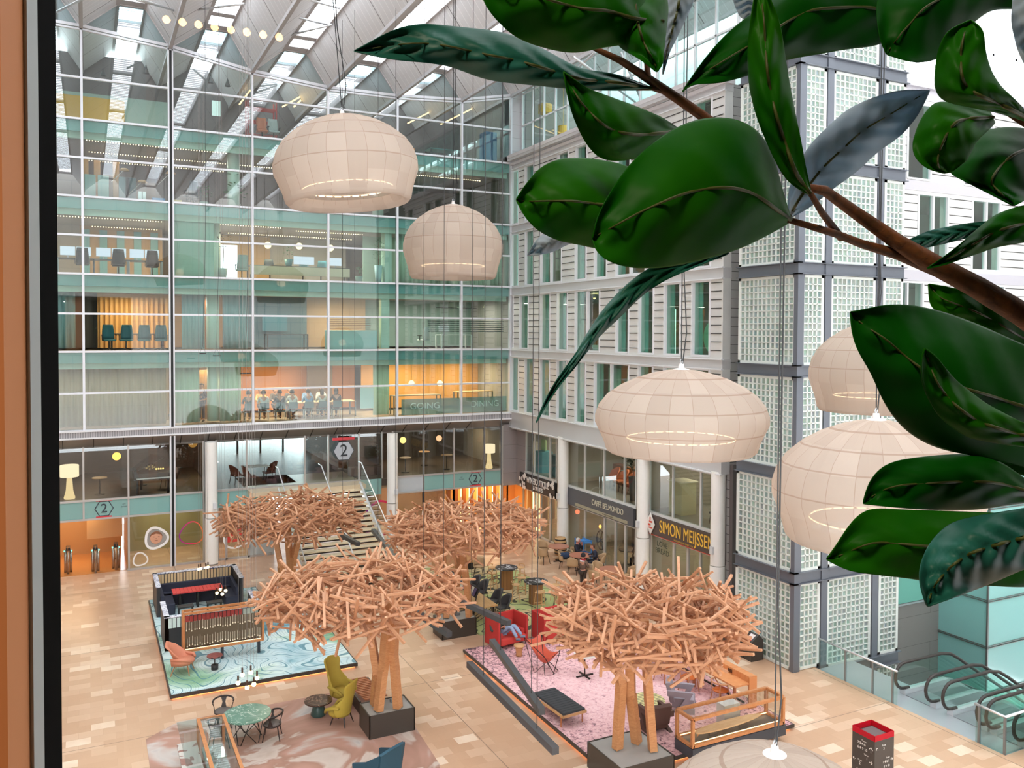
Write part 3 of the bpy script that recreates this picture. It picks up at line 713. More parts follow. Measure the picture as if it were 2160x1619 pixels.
text('lettering', 'SIMON MEIJSSEN', .66, P('#f2c14e', .35), (-.06, -.42, .02), rot, t, width=3.1); text('small_print', 'BROODBAKKER SINDS 1920', .09, P('#d9a84a'), (-.06, -.3, -.3), rot, t, ext=.002)
mk('red_edge', B().box(-.055, .02, -2, 2, -.385, -.36), P('#c4452c', .5), t)
e = thing('emblem', 'white and red diamond emblem left of golden lettering', 'emblem', (XG-.16, 26.75, 2.62))
mk('diamond', B().slab([(0, 0, .42), (0, -.27, 0), (0, 0, -.42), (0, .27, 0)], (-.03, 0, 0)), P('#f2eee8', .5), e)
mk('monogram', B().ob((-.035, -.04, .08), (.01, .2, .07)).ob((-.035, .05, -.04), (.01, .16, .07)).ob((-.035, -.03, -.15), (.01, .22, .05)).ob((-.035, 0, .2), (.01, .06, .12)), P('#cf4a32', .5), e)
t = shop_sign('black sign reading WINEBOUTIQUE & SPIRITS with white flowers', 34.35, 37.95, P('#26262a', .5), 0)
text('lettering', 'WINEBOUTIQUE', .42, WR, (-.06, -.1, .1), rot, t, width=2.25); text('lettering', '& SPIRITS', .28, WR, (-.06, -.15, -.2), rot, t, width=.95)
fb2 = B()
for yc, k in ((1.45, 12), (-1.55, 9)):
    for i in range(k):
        fb2.lathe([(.0, 0), (.13*R.uniform(.5, 1), .01), (.0, .02)], (0, 0, 0), 9)
        n9 = 27; c = (-.07, yc+R.uniform(-.3, .3), R.uniform(-.36, .38)); a = R.uniform(0, 6)
        fb2.v[-n9:] = [(c[0]-p[2], c[1]+p[0], c[2]+p[1]) for p in fb2.v[-n9:]]
mk('flower_pattern', fb2, WR, t)
# ---- escalator pit: balustrades, escalators
SS = P('#e2e4e8', .25, .5); RUB = P('#3a3432', .4, 0, .4); EG = GL('#f0fbf8', .05)
t = thing('glass_balustrade', 'glass balustrade with steel handrail along the pit by the tower', 'balustrade', (0, 0, 0))
mk('handrail', B().tube([(19.45, 18.3, .9), (19.45, 15.55, .9)], .03, 8), SS, t, smooth=True)
for y in (17.3, 16.35, 15.7): mk('post', B().box(19.43, 19.48, y-.02, y+.02, -.3, .9), P('#8f9294', .3, .4), t)
mk('pane', B().box(19.455, 19.465, 15.55, 18.3, -.3, .86), EG, t)
t = thing('glass_balustrade', 'glass corner balustrade at the pit near the lower right', 'balustrade', (0, 0, 0))
mk('handrail', B().tube([(19.5, 13.35, .9), (19.45, 12.55, .9), (22.5, 12.55, .9)], .035, 8), SS, t, smooth=True)
for x, y in ((19.45, 13.2), (19.45, 12.55), (20.4, 12.55), (21.4, 12.55)): mk('post', B().box(x-.025, x+.025, y-.025, y+.025, -.3, .9), P('#7f8284', .3, .4), t)
mk('pane', B().box(19.46, 19.47, 12.6, 13.3, -.3, .86).box(19.5, 22.5, 12.54, 12.55, -.3, .86), GL('#e4f0ec', .05), t)
struct('floor', B().box(PX0, 20.9, PY0, PY1, -.3, -.02), P('#b9bdc3', .3, .3))
def escalator(lab, yc, w=.95):
    t = thing('escalator', lab, 'escalator', (0, 0, 0))
    def prof(dz, x0=19.9):
        pts = []
        for i in range(9):
            a = -PI/2-PI*i/8; pts.append((x0+.36+.36*math.cos(a), dz+.36*math.sin(a)))
        pts += [(x0+1.2, dz+.36), (x0+1.9, dz+.36), (x0+2.3, dz+.28), (x0+2.7, dz+.06), (x0+3.2, dz-.26), (x0+9, dz-3.75)]
        return pts
    for s in (-1, 1):
        y = yc+s*w/2
        pr = prof(.5)
        mk('handrail', B().tube([(x, y, z) for x, z in [(20.45, .14)]+pr], .045, 8), RUB, t, smooth=True)
        gp = [(x, y, z) for x, z in pr[1:]]+[(28.9, y, -3.9), (22.8, y, -.2), (22.2, y, .1), (20.2, y, .12)]
        mk('balustrade_pane', B().slab(gp, (0, .012, 0)), EG, t)
        sk = [(20.2, y-.09, .12), (22.0, y-.09, .12), (22.4, y-.09, 0), (28.9, y-.09, -3.85), (28.9, y-.09, -4.2), (22.2, y-.09, -.35), (20.2, y-.09, -.25)]
        mk('skirt', B().slab(sk, (0, .18, 0)), SS, t)
    b = B(); x = 20.9; 
    for i in range(18):
        z = -.03-max(0, (i-3))*.19; b.box(x+.33*i, x+.33*i+.33, yc-w/2+.09, yc+w/2-.09, z-.2, z)
    mk('steps', b, P('#7e8285', .4, .4), t)
    mk('landing_plate', B().box(20.2, 20.95, yc-w/2+.1, yc+w/2-.1, -.1, 0), P('#a5a9ae', .35, .6), t); return t
escalator('escalator beside the stair tower, furthest from the viewer', 15.75-.25)
escalator('escalator between the tower side one and the corner balustrade', 14.05)
escalator('escalator behind the corner glass balustrade, partly hidden', 12.98, .7)
# ================================================================= PEOPLE
SKIN = P('#c58d70', .5); HAIRD = P('#2a211d', .7)
def skinmesh(name, verts, edges, m, parent, sub=1, root=0):
    me = bpy.data.meshes.new(name); me.from_pydata([v[:3] for v in verts], edges, []); me.update()
    o = bpy.data.objects.new(name, me); col.objects.link(o); me.materials.append(m); o.parent = parent
    q = o.modifiers.new('k', 'SKIN'); q.use_smooth_shade = True
    if not me.skin_vertices: me.attributes  # created by modifier on demand
    for i, v in enumerate(verts):
        r = v[3]; r2 = v[4] if len(v) > 4 else r
        me.skin_vertices[0].data[i].radius = (r, r2)
        me.skin_vertices[0].data[i].use_root = (i == root)
    if sub: u = o.modifiers.new('u', 'SUBSURF'); u.levels = u.render_levels = sub
    return o
def _ensure(me): pass
SIT = dict(hip=(0, 0, .55), chest=(0, -.03, .98), neck=(0, -.01, 1.13), head=(0, .03, 1.27), knee=(.11, .42, .55), foot=(.11, .4, .08), toe=(.11, .55, .04), elbow=(.25, .12, .82), hand=(.14, .38, .8))
STAND = dict(hip=(0, 0, .92), chest=(0, 0, 1.32), neck=(0, .0, 1.47), head=(0, .02, 1.61), knee=(.1, .02, .5), foot=(.1, 0, .09), toe=(.1, .13, .04), elbow=(.27, .04, 1.12), hand=(.13, .27, 1.15))
def person(label, loc, rz, pose, top='#333a48', legs='#2c2f38', hair='#2a211d', skin='#c58d70', shoe='#2b2624', group=None, over=None, hairlen=.0, name='person', fingers=True):
    p = dict(pose); p.update(over or {})
    t = thing(name, label, 'person', loc, rz, group)
    def mir(q, s): return (q[0]*s, q[1], q[2])
    def g(k, s):
        if s < 0 and k+'_l' in p: return p[k+'_l']
        return mir(p[k], s)
    sk = P(skin, .5)
    h, c, n_, hd = p['hip'], p['chest'], p['neck'], p['head']
    V = [(*h, .13, .1), (*c, .15, .1), (*n_, .055), (*hd, .075)]; Eg = [(0, 1), (1, 2), (2, 3)]
    for s in (1, -1):
        i = len(V); sh = (c[0]+.17*s, c[1], c[2]+.07); e = g('elbow', s); w = g('hand', s)
        V += [(*sh, .055), (*e, .042), (*w, .03)]; Eg += [(1, i), (i, i+1), (i+1, i+2)]
        i = len(V); k = g('knee', s); f = g('foot', s); hp = (h[0]+.09*s, h[1], h[2]-.02)
        V += [(*hp, .08), (*k, .058), (*f, .038)]; Eg += [(0, i), (i, i+1), (i+1, i+2)]
    skinmesh('body', V, Eg, sk, t)
    # head with features
    hp = Vector(hd); fd = (Vector((0, 1, 0)) if 'face' not in p else Vector(p['face'])).normalized(); rt_ = fd.cross(Vector((0, 0, 1))).normalized(); u_ = rt_.cross(fd)
    hb = B().sph((0, 0, 0), .1, 16, 12, 1.22)
    hb.sph((0, .1, -.01), .018, 6, 4, 1.3).sph((.098, -.005, 0), .022, 6, 4, 1.3).sph((-.098, -.005, 0), .022, 6, 4, 1.3)
    M = Matrix((rt_, fd, u_)).transposed().to_4x4(); M.translation = hp
    ho = mk('head', hb, sk, t, smooth=True); ho.matrix_local = M
    for s in (1, -1): mk('eye', B().sph((s*.035, .088, .025), .012, 6, 4), P('#4a2a24', .6), ho)
    mk('mouth', B().ob((0, .09, -.055), (.04, .012, .01)), P('#8a4038', .6), ho)
    vs = [(.107*math.sin(a)*math.cos(b_), -.012+.112*math.sin(a)*math.sin(b_), .012+.128*math.cos(a)) for a in [PI*.62*k/6 for k in range(7)] for b_ in [PI*(-1.15)+2*PI*k/16 for k in range(16)]]
    hv = B(); n16 = 16
    fs = [(j*n16+i, j*n16+(i+1) % n16, (j+1)*n16+(i+1) % n16, (j+1)*n16+i) for j in range(6) for i in range(16) if not (j >= 3 and vs[j*n16+i][1] > .03)]
    hv.add(vs, fs)
    if hairlen: hv.sph((0, -.06, -.08), .1, 10, 6, 1.2)
    mk('hair', hv, P(hair, .75), ho, smooth=True, solid=.012)
    # clothes
    tm = P(top, .8); lm = P(legs, .8)
    V = [(*h, .145, .115), (*c, .165, .115), (n_[0], n_[1], n_[2]-.04, .07)]; Eg = [(0, 1), (1, 2)]
    for s in (1, -1):
        i = len(V); e = g('elbow', s); w = g('hand', s); wv = Vector(e).lerp(Vector(w), .85)
        V += [(c[0]+.17*s, c[1], c[2]+.07, .07), (*e, .055), (*wv, .042)]; Eg += [(1, i), (i, i+1), (i+1, i+2)]
    skinmesh('jacket', V, Eg, tm, t)
    V = [(h[0], h[1], h[2]+.01, .14, .11)]; Eg = []
    for s in (1, -1):
        i = len(V); k = g('knee', s); f = g('foot', s)
        V += [(h[0]+.09*s, h[1], h[2]-.02, .092), (*k, .07), (f[0], f[1], f[2]+.05, .052)]; Eg += [(0, i), (i, i+1), (i+1, i+2)]
    skinmesh('trousers', V, Eg, lm, t)
    for s in (1, -1):
        f = Vector(g('foot', s)); q = Vector(g('toe', s)); d = (q-f)
        V = [(*(f-d*.25), .042), (*f, .045), (*(f+d*.6), .042), (*q, .03)]
        skinmesh('shoe', V, [(0, 1), (1, 2), (2, 3)], P(shoe, .6), t)
        w = Vector(g('hand', s)); e = Vector(g('elbow', s)); dd = (w-e).normalized(); sd = dd.cross(Vector((0, 0, 1)))
        sd = sd.normalized() if sd.length > .1 else Vector((1, 0, 0)); dn = sd.cross(dd)
        if fingers:
            hb = B().beam(w, w+dd*.09, .075, .03)
            for k, (o_, L) in enumerate(((-.028, .06), (-.009, .07), (.01, .066), (.028, .05))):
                a = w+dd*.085+sd*o_; hb.tube([a, a+dd*L*.55, a+dd*L*.9-dn*.02*(1 if dn.z > 0 else -1)], .009, 5)
            a = w+dd*.03-sd*.035*s; hb.tube([a, a+dd*.03-sd*.03*s, a+dd*.06-sd*.035*s], .01, 5)
            mk('hand', hb, sk, t, smooth=True)
    return t
# ================================================================= INTERIORS BEHIND THE GLASS
def curtain(lab, x0, x1, z0, z1, y, m, amp=.06, per=.22, group=None):
    n_ = int((x1-x0)/per*4); rows = []
    for z in (z0, z1): rows.append([(x0+(x1-x0)*i/n_, y+amp*math.sin(i*PI/2)*(1 if z == z0 else .8), z) for i in range(n_+1)])
    o = mk('curtain', B().grid(rows), m, smooth=True, solid=.01); return tag(o, lab, 'curtain', group)
def mfab(h, op=.75):
    m, n = new('sheer_fabric'); t = NT(n)
    d = t.a('ShaderNodeBsdfDiffuse', {0: (*lin(h), 1)}).outputs[0]; tl = t.a('ShaderNodeBsdfTranslucent', {0: (*lin(h), 1)}).outputs[0]
    t.out(t.a('ShaderNodeMixShader', {0: .4, 1: d, 2: tl}).outputs[0]); return m
CBE = mfab('#cfc0a4'); CGR = mfab('#c3dccb'); CTE = mfab('#a9c9cc')
curtain('long beige curtains drawn behind the glass of the lowest office floor at left', -6.5, 3.0, 6.0, 8.5, YW+.75, CBE)
curtain('pale green curtain left of the wooden doorway, lowest office floor', 3.35, 4.35, 6.0, 8.5, YW+.7, CGR)
curtain('pale green curtain left of the crowded meeting room', 5.2, 6.1, 6.0, 8.6, YW+.7, CGR)
curtain('pale green curtain right of the whiteboard in the meeting room', 12.2, 13.0, 6.0, 8.5, YW+.7, CGR)
curtain('pale teal curtain at the far left of the room with four chairs', -1.2, -.45, 9.25, 11.6, YW+.7, CTE)
curtain('teal curtain by the column, left of the narrow wooden door', 3.65, 4.6, 9.2, 11.6, YW+.8, CTE)
curtain('gathered teal curtain right of the narrow wooden door', 5.35, 6.4, 9.2, 11.6, YW+.8, CTE)
curtain('green-white curtains drawn below the smaller left lampshade', 13.3, 16.3, 12.35, 14.7, YW+.7, CGR)
curtain('green-white curtains drawn in the corner bay beside the pier', 16.6, 19.0, 12.35, 14.7, YW+.7, CGR)
def board(x0, x1, z0, z1, y, h, nm='wall_panel', **k): return struct(nm, B().box(x0, x1, y, y+.08, z0, z1), P(h, .6, 0, .4, *k.get('v', (.12, 1.2))))
# floor by floor back walls
board(-12, 3.2, 6, 8.6, YW+2.2, '#b8a078'); board(3.2, 6.4, 6, 8.6, YW+5, '#9d7f58'); board(6.4, 12.6, 6, 8.6, YW+5.2, '#c47a3a'); board(12.6, 19.2, 6, 8.6, YW+4, '#c08c4e')
board(9.9, 11.2, 6, 8.5, YW+4.4, '#5c4a3e')
board(-12, .4, 9.2, 11.7, YW+4.5, '#4d4a4a'); board(.4, 3.4, 9.2, 11.7, YW+4, '#b98a52'); board(3.4, 6.4, 9.2, 11.7, YW+5, '#b88450'); board(6.4, 9.8, 9.2, 11.7, YW+4, '#44606a'); board(9.8, 13, 9.2, 11.7, YW+4.6, '#a98c6c'); board(13, 19.2, 9.2, 11.7, YW+5, '#7f928c')
board(-12, -.3, 12.3, 14.8, YW+5, '#857563'); board(-.3, 3.2, 12.3, 14.8, YW+5, '#a07a4c'); board(5.3, 8.4, 12.3, 14.8, YW+6, '#b8905e'); board(8.4, 12.4, 12.3, 14.8, YW+6.2, '#b0a494'); board(12.4, 19.2, 12.3, 14.8, YW+3, '#8fa99a')
board(-12, 6, 15.5, 18, YW+6, '#5f5752'); board(6, 19.2, 15.5, 18, YW+6.5, '#6b625b')
board(-12, 19.2, 18.6, 23, YW+6.5, '#5a5656'); board(-1.5, 3.6, 18.6, 20.8, YW+5, '#8ea79d')
struct('wall_panel', B().box(3.3, 4.95, YW+.5, YW+.55, 12.35, 14.8), FROST('#a9cfbf', .75))
struct('wall_panel', B().box(12.75, 13.1, YW+.6, YW+1.2, 12.3, 14.8), P('#b9d8c8', .4))
struct('wall_panel', B().box(12.55, 12.95, YW+.5, YW+.9, 9.2, 11.7), P('#b9d8c8', .4))
b = B()
for i in range(14): b.box(.5+.21*i, .6+.21*i, YW+3.9, YW+3.98, 9.2, 11.5)
struct('wall_panel', b, P('#d09a5c', .5))
b = B()
for i in range(5): b.box(-.2+.72*i, .12+.72*i, YW+4.9, YW+4.98, 12.35, 14.6)
struct('wall_panel', b, P('#5e8d90', .5))
# columns inside
for x, z0, z1 in ((5.05, 12.3, 14.8), (5.9, 15.4, 18), (4.98, 9.2, 11.7), (12.6, 15.4, 18), (5.0, 6, 8.6), (2.3, 6, 8.6)):
    o = mk('round_column', B().cyl((x, YW+1.2, z0), (x, YW+1.2, z1), .27, n=20), P('#c9e0d2', .4), smooth=True); o['kind'] = 'structure'; o.name = 'trim_35'
# added area lights that brighten the rooms behind the glass
def rl(x, z, p, c=(1, .75, .5), s=1.6, sy=1.2, y=2.4): light('room_fill_light', (x, YW+y, z), s, p*1.5, c, sy)
WM = (1, .72, .45); NE = (1, .9, .78)
for x, z, p, c in ((-1, 8.45, 50, WM), (1.6, 8.45, 50, WM), (4.8, 8.45, 60, WM), (8, 8.45, 130, WM), (11, 8.45, 90, WM), (14.6, 8.45, 110, WM), (17.6, 8.45, 90, WM),
        (1.6, 11.55, 90, WM), (4.8, 11.55, 50, NE), (8, 11.55, 35, NE), (11.2, 11.55, 110, WM), (14.6, 11.55, 80, NE), (17.6, 11.55, 60, NE),
        (-1, 14.65, 50, NE), (1.7, 14.65, 80, WM), (4.2, 14.65, 60, NE), (7, 14.65, 120, WM), (10.5, 14.65, 120, NE), (16, 14.65, 70, NE),
        (1, 17.75, 35, NE), (6, 17.75, 40, NE), (12, 17.75, 40, NE), (2, 20.9, 30, NE), (8, 20.6, 25, WM), (14, 20.6, 30, WM)):
    rl(x, z, p, c)
light('lobby_fill_light', (-.8, 40.5, 2.5), 2.0, 75, (1, .66, .36), 1.6); light('office_fill_light', (3, 40.3, 2.5), 2.0, 45, (1, .85, .6), 1.6)  # added area lights for lobby, shops, lounge, gallery and right wing
light('shop_fill_light', (5.8, 40, 2.5), 1, 25, (1, .8, .6), 1); light('shop_fill_light', (14.4, 40.2, 2.5), 2.0, 60, (1, .75, .5), 1.6); light('slat_fill_light', (17.8, 38.9, 2.3), 2.4, 60, (1, .62, .3), .4)
for x in (0, 3.5, 15, 18): light('lounge_fill_light', (x, 42, 5.0), 1.2, 40, WM, 1.2)
for y in (36, 30.7, 25.2): light('shop_fill_light', (22, y, 2.2), 2, 65, (1, .8, .55), 2.5); light('gallery_fill_light', (22, y, 5.0), 2, 60, (1, .85, .65), 2.5)
for z in (8.5, 11.6, 14.7, 17.8):
    for y in (36, 30, 25): light('wing_fill_light', (21.6, y, z), 1.5, 30, (1, .85, .65), 1.5)
for x in (26, 29.5): 
    for z in (8.5, 11.6, 14.7): light('wing_fill_light', (x, 22.3, z), 1.5, 40, (1, .92, .8), 1)
# dotted led rows
LED = EM('#ffd9a8', 4.)
def leds(lab, x0, x1, z, y, group):
    b = B(); x = x0
    while x < x1: b.box(x, x+.035, y, y+.05, z-.03, z); x += .11
    mk_ = mk('led_strip', b, LED); tag(mk_, lab, 'led strip', group)
    mk_['kind'] = 'stuff'
for k, (x0, x1, z, y) in enumerate(((0.0, 5.6, 17.85, .8), (.1, 9.4, 17.7, 2.5), (.1, 5.9, 17.6, 4), (13.4, 18.2, 17.8, 1.5), (13.2, 16.3, 17.6, 3.5), (-1.2, 2.9, 14.72, 1.2), (.2, 2.9, 14.6, 3.4), (5.2, 8, 14.75, 1.2), (6, 12, 14.65, 3.6), (8.8, 12, 14.72, 1.8))):
    leds(['row of ceiling dot lights, second floor from the top', 'row of ceiling dot lights over the desks'][z < 16], x0, x1, z, YW+y, ['dotted ceiling lights, second floor from top', 'dotted ceiling lights over the desks'][z < 16])
b = B()
for i, (u0, v0, u1, v1) in enumerate(((596, 225, 640, 200), (860, 260, 915, 232), (930, 262, 1000, 227), (505, 220, 528, 190), (620, 225, 636, 210))):
    a = onY(u0, v0, YW+1.5); c = onY(u1, v1, YW+4.5)
    o = mk('linear_ceiling_light', B().beam(a, c, .05), EM('#ffc98a', 3)); tag(o, 'slanting warm linear light on the top floor ceiling', 'ceiling light', 'slanting warm linear lights on the top floor')
# globe pendants
def globe(lab, u, v, y, r, top, em='#ffdca8', s=2.2):
    p = onY(u, v, y); t = thing('globe_pendant', lab, 'lamp', p)
    mk('globe', B().sph((0, 0, 0), r, 16, 10), EM(em, s), t, smooth=True); mk('cord', B().cyl((0, 0, r), (0, 0, max(top-p.z, r+.1)), .008, n=5), HAIRD, t)
for u, v, z, lab in ((565, 517, 14.7, 'globe pendant above the light-framed long desk, leftmost of three'), (631, 519, 14.7, 'globe pendant over the middle of the long desk'), (697, 523, 14.7, 'globe pendant beside the green screen, right of the mullion'),
        (868, 808, 8.5, 'glowing globe pendant in the orange corner room, left one'), (928, 808, 8.5, 'glowing globe pendant in the orange corner room, right one')):
    globe(lab, u, v, YW+1.6, .16 if z > 10 else .15, z)
globe('amber globe pendant in the dark lounge over the turnstile sign', 246, 962, YW+1.0, .17, 5.2, '#ffb04a', 2.5)
globe('glowing globe pendant just right of the second column', 850, 928, YW+1.0, .16, 5.2, '#ffc070', 2.2)
globe('dimmer globe pendant in the dark lounge left of the floor lamp', 926, 924, YW+1.0, .15, 5.2, '#ffb88a', 1.4)
def floorlamp(lab, x, y, z, k=1.):
    t = thing('floor_lamp', lab, 'lamp', (x, y, z))
    mk('base', B().lathe([(.17*k, 0), (.19*k, .05), (.12*k, .35), (.09*k, .75*k), (.1*k, .8*k)], n=18), EM('#ffd9a0', .9), t, smooth=True)
    mk('lamp_shade', B().lathe([(.3*k, .8*k), (.31*k, .82*k), (.31*k, 1.2*k), (.3*k, 1.22*k)], n=22), EM('#ffe2bc', 1.15), t, smooth=True)
floorlamp('tall two-tier floor lamp glowing behind glass at the far left', -.72, YW+.9, 3.02, 1.15)
floorlamp('white floor lamp glowing at the right end of the lounge', 18.35, YW+.7, 3.02)
# chairs of the offices
def office_chair(lab, loc, rz, h, kind='task', group=None):
    t = thing('office_chair', lab, 'chair', loc, rz, group); m = P(h, .7)
    mk('seat', B().ob((0, 0, .46), (.48, .46, .08)), m, t, bevel=.03)
    rows = [[(x*(.24-.05*(k/4)**2), -.22-.06*k/4+.05*(abs(x)**2), .5+.62*k/4) for x in (-1, -.5, 0, .5, 1)] for k in range(5)]
    mk('backrest', B().grid(rows), m, t, smooth=True, solid=.05)
    mk('base', B().cyl((0, 0, .1), (0, 0, .44), .03, n=8), P('#26282a', .4), t)
    for k in range(5): mk('leg', B().beam((0, 0, .12), (.28*math.cos(k*1.2566), .28*math.sin(k*1.2566), .05), .035), P('#26282a', .4), t)
    for s in (-1, 1): mk('armrest', B().box(s*.27-.02, s*.27+.02, -.15, .15, .66, .7).box(s*.27-.015, s*.27+.015, -.02, .02, .46, .66), P('#26282a', .4), t)
    return t
lab4 = ['leftmost of the four high-backed teal chairs', 'second from left of the four high-backed teal chairs', 'third from left of the four high-backed teal chairs', 'rightmost of the four high-backed teal chairs']
ch0 = None
for i, u in enumerate((230, 266, 304, 340)):
    p = onY(u, 700, YW+1.1)
    if ch0 is None: ch0 = office_chair(lab4[0], (p.x, YW+1.1, 9.12), PI+.15, '#2f6a70', group='high-backed teal chairs')
    else: dup(ch0, (p.x, YW+1.1, 9.12), PI+R.uniform(-.2, .2), lab4[i])
def table(name, lab, x0, x1, y0, y1, z, h, top, leg='#3a3a3c', group=None):
    t = thing(name, lab, 'table', ((x0+x1)/2, (y0+y1)/2, z), 0, group); w, d = (x1-x0)/2, (y1-y0)/2
    mk('tabletop', B().box(-w, w, -d, d, h-.04, h), P(top, .4), t, bevel=.005)
    for sx in (-1, 1):
        for sy in (-1, 1): mk('leg', B().box(sx*w-.03*(sx+1), sx*w-.03*(sx-1), sy*d-.03*(sy+1), sy*d-.03*(sy-1), 0, h-.04), P(leg, .4), t)
    return t
table('meeting_table', 'dark meeting table behind the four teal chairs', .9, 3.0, YW+1.8, YW+2.7, 9.12, .74, '#3d3a3c')
# desks with monitors
def monitor(lab, loc, rz, scr='#dfe6f5', group=None, w=.55):
    t = thing('monitor', lab, 'monitor', loc, rz, group)
    mk('screen', B().box(-w/2, w/2, -.02, .0, .14, .5), EM(scr, .9), t); mk('housing', B().box(-w/2-.01, w/2+.01, 0, .03, .13, .51), P('#d9dde4', .4), t)
    mk('stand', B().box(-.03, .03, 0, .04, 0, .2).box(-.11, .11, -.08, .1, 0, .015), P('#9aa0a8', .4), t)
    return t
for i, (u, pl) in enumerate(((160, 'left'), (235, 'middle'), (305, 'right'))):
    p = onY(u, 560, YW+1.6)
    table('desk', pl+' white-screened desk on the left of the third office floor', p.x-.7, p.x+.7, YW+1.2, YW+2.0, 12.27, .74, '#3f4c55', '#b9bfc4')
    for s in (-.3, .3): monitor(pl+' desk monitor showing a white page, '+('left' if s < 0 else 'right')+' of its pair', (p.x+s, YW+1.75, 13.01), 0)
    office_chair('black office chair at the %s left-hand desk' % pl, (p.x+.25, YW+.85, 12.27), 0, '#1f2226')
t = table('long_desk', 'long pale desk with a cream front panel on the third office floor', 6.6, 11.2, YW+1.2, YW+2.1, 12.27, .74, '#6b665e')
mk('front_panel', B().box(-2.3, 2.3, -.47, -.43, .3, .7), P('#cfc4a6', .5), t)
for i, u in enumerate((650, 632, 708)): monitor('white monitor on the long desk, %s' % ('right beside the mullion', 'left of the balloon cable', 'beyond the mullion')[i], (onY(u, 550, YW+1.8).x, YW+1.8, 13.01), 0, group='monitors on the long desk')
for i, (u, hh) in enumerate(((500, '#8fa79f'), (640, '#3f7d86'), (678, '#3f7d86'), (570, '#2d3a40'))): office_chair(('grey-green chair at the bright doorway end of the long desk', 'teal chair behind the long desk, left', 'teal chair behind the long desk, by the mullion', 'dark chair in front of the long desk')[i], (onY(u, 570, YW+2.4).x, YW+(2.5 if i else 1.0), 12.27), PI if i == 3 else 0, hh)
# plants
def leafy(lab, loc, h, r, pot=None, trunk=True, n_=60, leafh='#3f7a4a', pot_h=.5, seed=1, size=.12, name='potted_plant'):
    t = thing(name, lab, 'plant', loc); rr = random.Random(seed)
    if pot: mk('pot', B().lathe([(.13, 0), (.2, pot_h), (.17, pot_h), (.15, pot_h-.05)], n=14), P(pot, .5), t, smooth=True)
    base = pot_h if pot else 0
    mk('stem', B().tube([(0, 0, base-.05), (.03, 0, base+(h-base)*.5), (0, .02, h)], [.02, .016, .008], 5), P('#6b4f38', .7), t)
    b = B()
    for i in range(n_):
        a = rr.uniform(0, 6.28); rad = r*rr.random()**.5; z = base+(h-base)*(rr.uniform(.25, 1) if not trunk else rr.uniform(.6, 1.05)); d = Vector((math.cos(a), math.sin(a), rr.uniform(-.2, .8))).normalized()
        p = Vector((rad*math.cos(a), rad*math.sin(a), z)); s = size*rr.uniform(.6, 1.3); q = d.cross(Vector((0, 0, 1))).normalized()*s*.3
        b.add([p, p+d*s*.5+q, p+d*s, p+d*s*.5-q], [(0, 1, 2, 3)])
    o = mk('foliage', b, P(leafh, .5, 0, .5, .3, 3), t); return t
leafy('small olive-like tree in front of the bright doorway, third office floor', (onY(470, 540, YW+1).x, YW+1.0, 12.27), 2.0, .38, '#9bb0a8', seed=3, leafh='#31402c')
leafy('tall green plant in a pale blue planter near the column, third office floor', (onY(798, 560, YW+.9).x, YW+.9, 12.27), 2.1, .25, '#a9cdd0', False, 70, seed=4, pot_h=.9)
leafy('small spiky plant on the floor by the end of the long desk', (onY(757, 570, YW+.9).x, YW+.9, 12.27), .75, .16, '#7f9a90', False, 40, seed=5, pot_h=.35)
leafy('plant standing on the long desk behind the monitor', (onY(608, 530, YW+2).x, YW+1.9, 13.02), .95, .18, '#3f7d86', False, 40, seed=6, pot_h=.35)
leafy('bushy plant left of the pale column, second floor from top', (onY(430, 400, YW+.9).x, YW+.9, 15.39), .9, .3, '#b8c6bc', False, 60, seed=8, pot_h=.25)
leafy('tall big-leaved plant right of the pale column, second floor from top', (onY(498, 390, YW+1.2).x, YW+1.2, 15.39), 1.7, .4, '#b8c6bc', False, 60, seed=9, pot_h=.3, size=.25)
# bits on the second floor from the top
def crate(lab, u, v, y, z, d, h, nm='storage_box'):
    p = onY(u, v, y); o = mk(nm, B().box(-d[0]/2, d[0]/2, -d[1]/2, d[1]/2, 0, d[2]), P(h, .5), loc=(p.x, y, z), bevel=.01); return tag(o, lab, 'box')
crate('bright blue box on the floor of the second floor from top', 334, 412, YW+.6, 15.39, (.5, .3, .22), '#2d8fd0')
crate('small blue box beside the bushy plant', 453, 424, YW+.6, 15.39, (.2, .2, .12), '#2d8fd0')
crate('wooden crate holding papers by the black mullion', 375, 415, YW+.6, 15.39, (.3, .25, .2), '#d8b878')
for i, (u, hh) in enumerate(((190, '#7fa9a4'), (218, '#7fa9a4'), (262, '#5d7f86'), (275, '#46626a'))):
    crate(('pale teal locker left of the timber strip', 'pale teal locker right of the timber strip', 'blue-grey locker behind the white binders', 'dark locker right of the white binders')[i], u, 400, YW+1.6, 15.39, (.42, .4, 1.15), hh, 'locker')
for i, u in enumerate((295, 304)): crate('tall white binder standing upright, %s of two' % ('left', 'right')[i], u, 410, YW+.6, 15.39, (.13, .25, .45), '#e6eef0', 'binder')
for i, u in enumerate((180, 205, 245)): crate('upright timber strip on the wall, %s of three' % ('left', 'middle', 'right')[i], u, 400, YW+2.1, 15.39, (.25, .04, 1.9), '#c98d52', 'timber_panel')
for i, (u, v) in enumerate(((262, 360), (300, 385), (360, 366))): 
    p = onY(u, v, YW+1.2); t = thing('desk_lamp', 'dish-shaped wooden lamp, %s of three on the dark floor' % ('left', 'middle', 'right')[i], 'lamp', p); mk('dish', B().lathe([(.02, .12), (.12, .1), (.22, 0)], n=16), P('#c99a6b', .5), t, smooth=True); mk('arm', B().beam((0, 0, .05), (-.5, .1, -.5), .02), P('#c9c4ba', .4), t)
for i, u in enumerate((400, 412)): office_chair('dark round-backed chair left of the bushy plant, %s' % ('left', 'right')[i], (onY(u, 410, YW+1.5).x, YW+1.1+.9*i, 15.39), .5, '#3b4248')
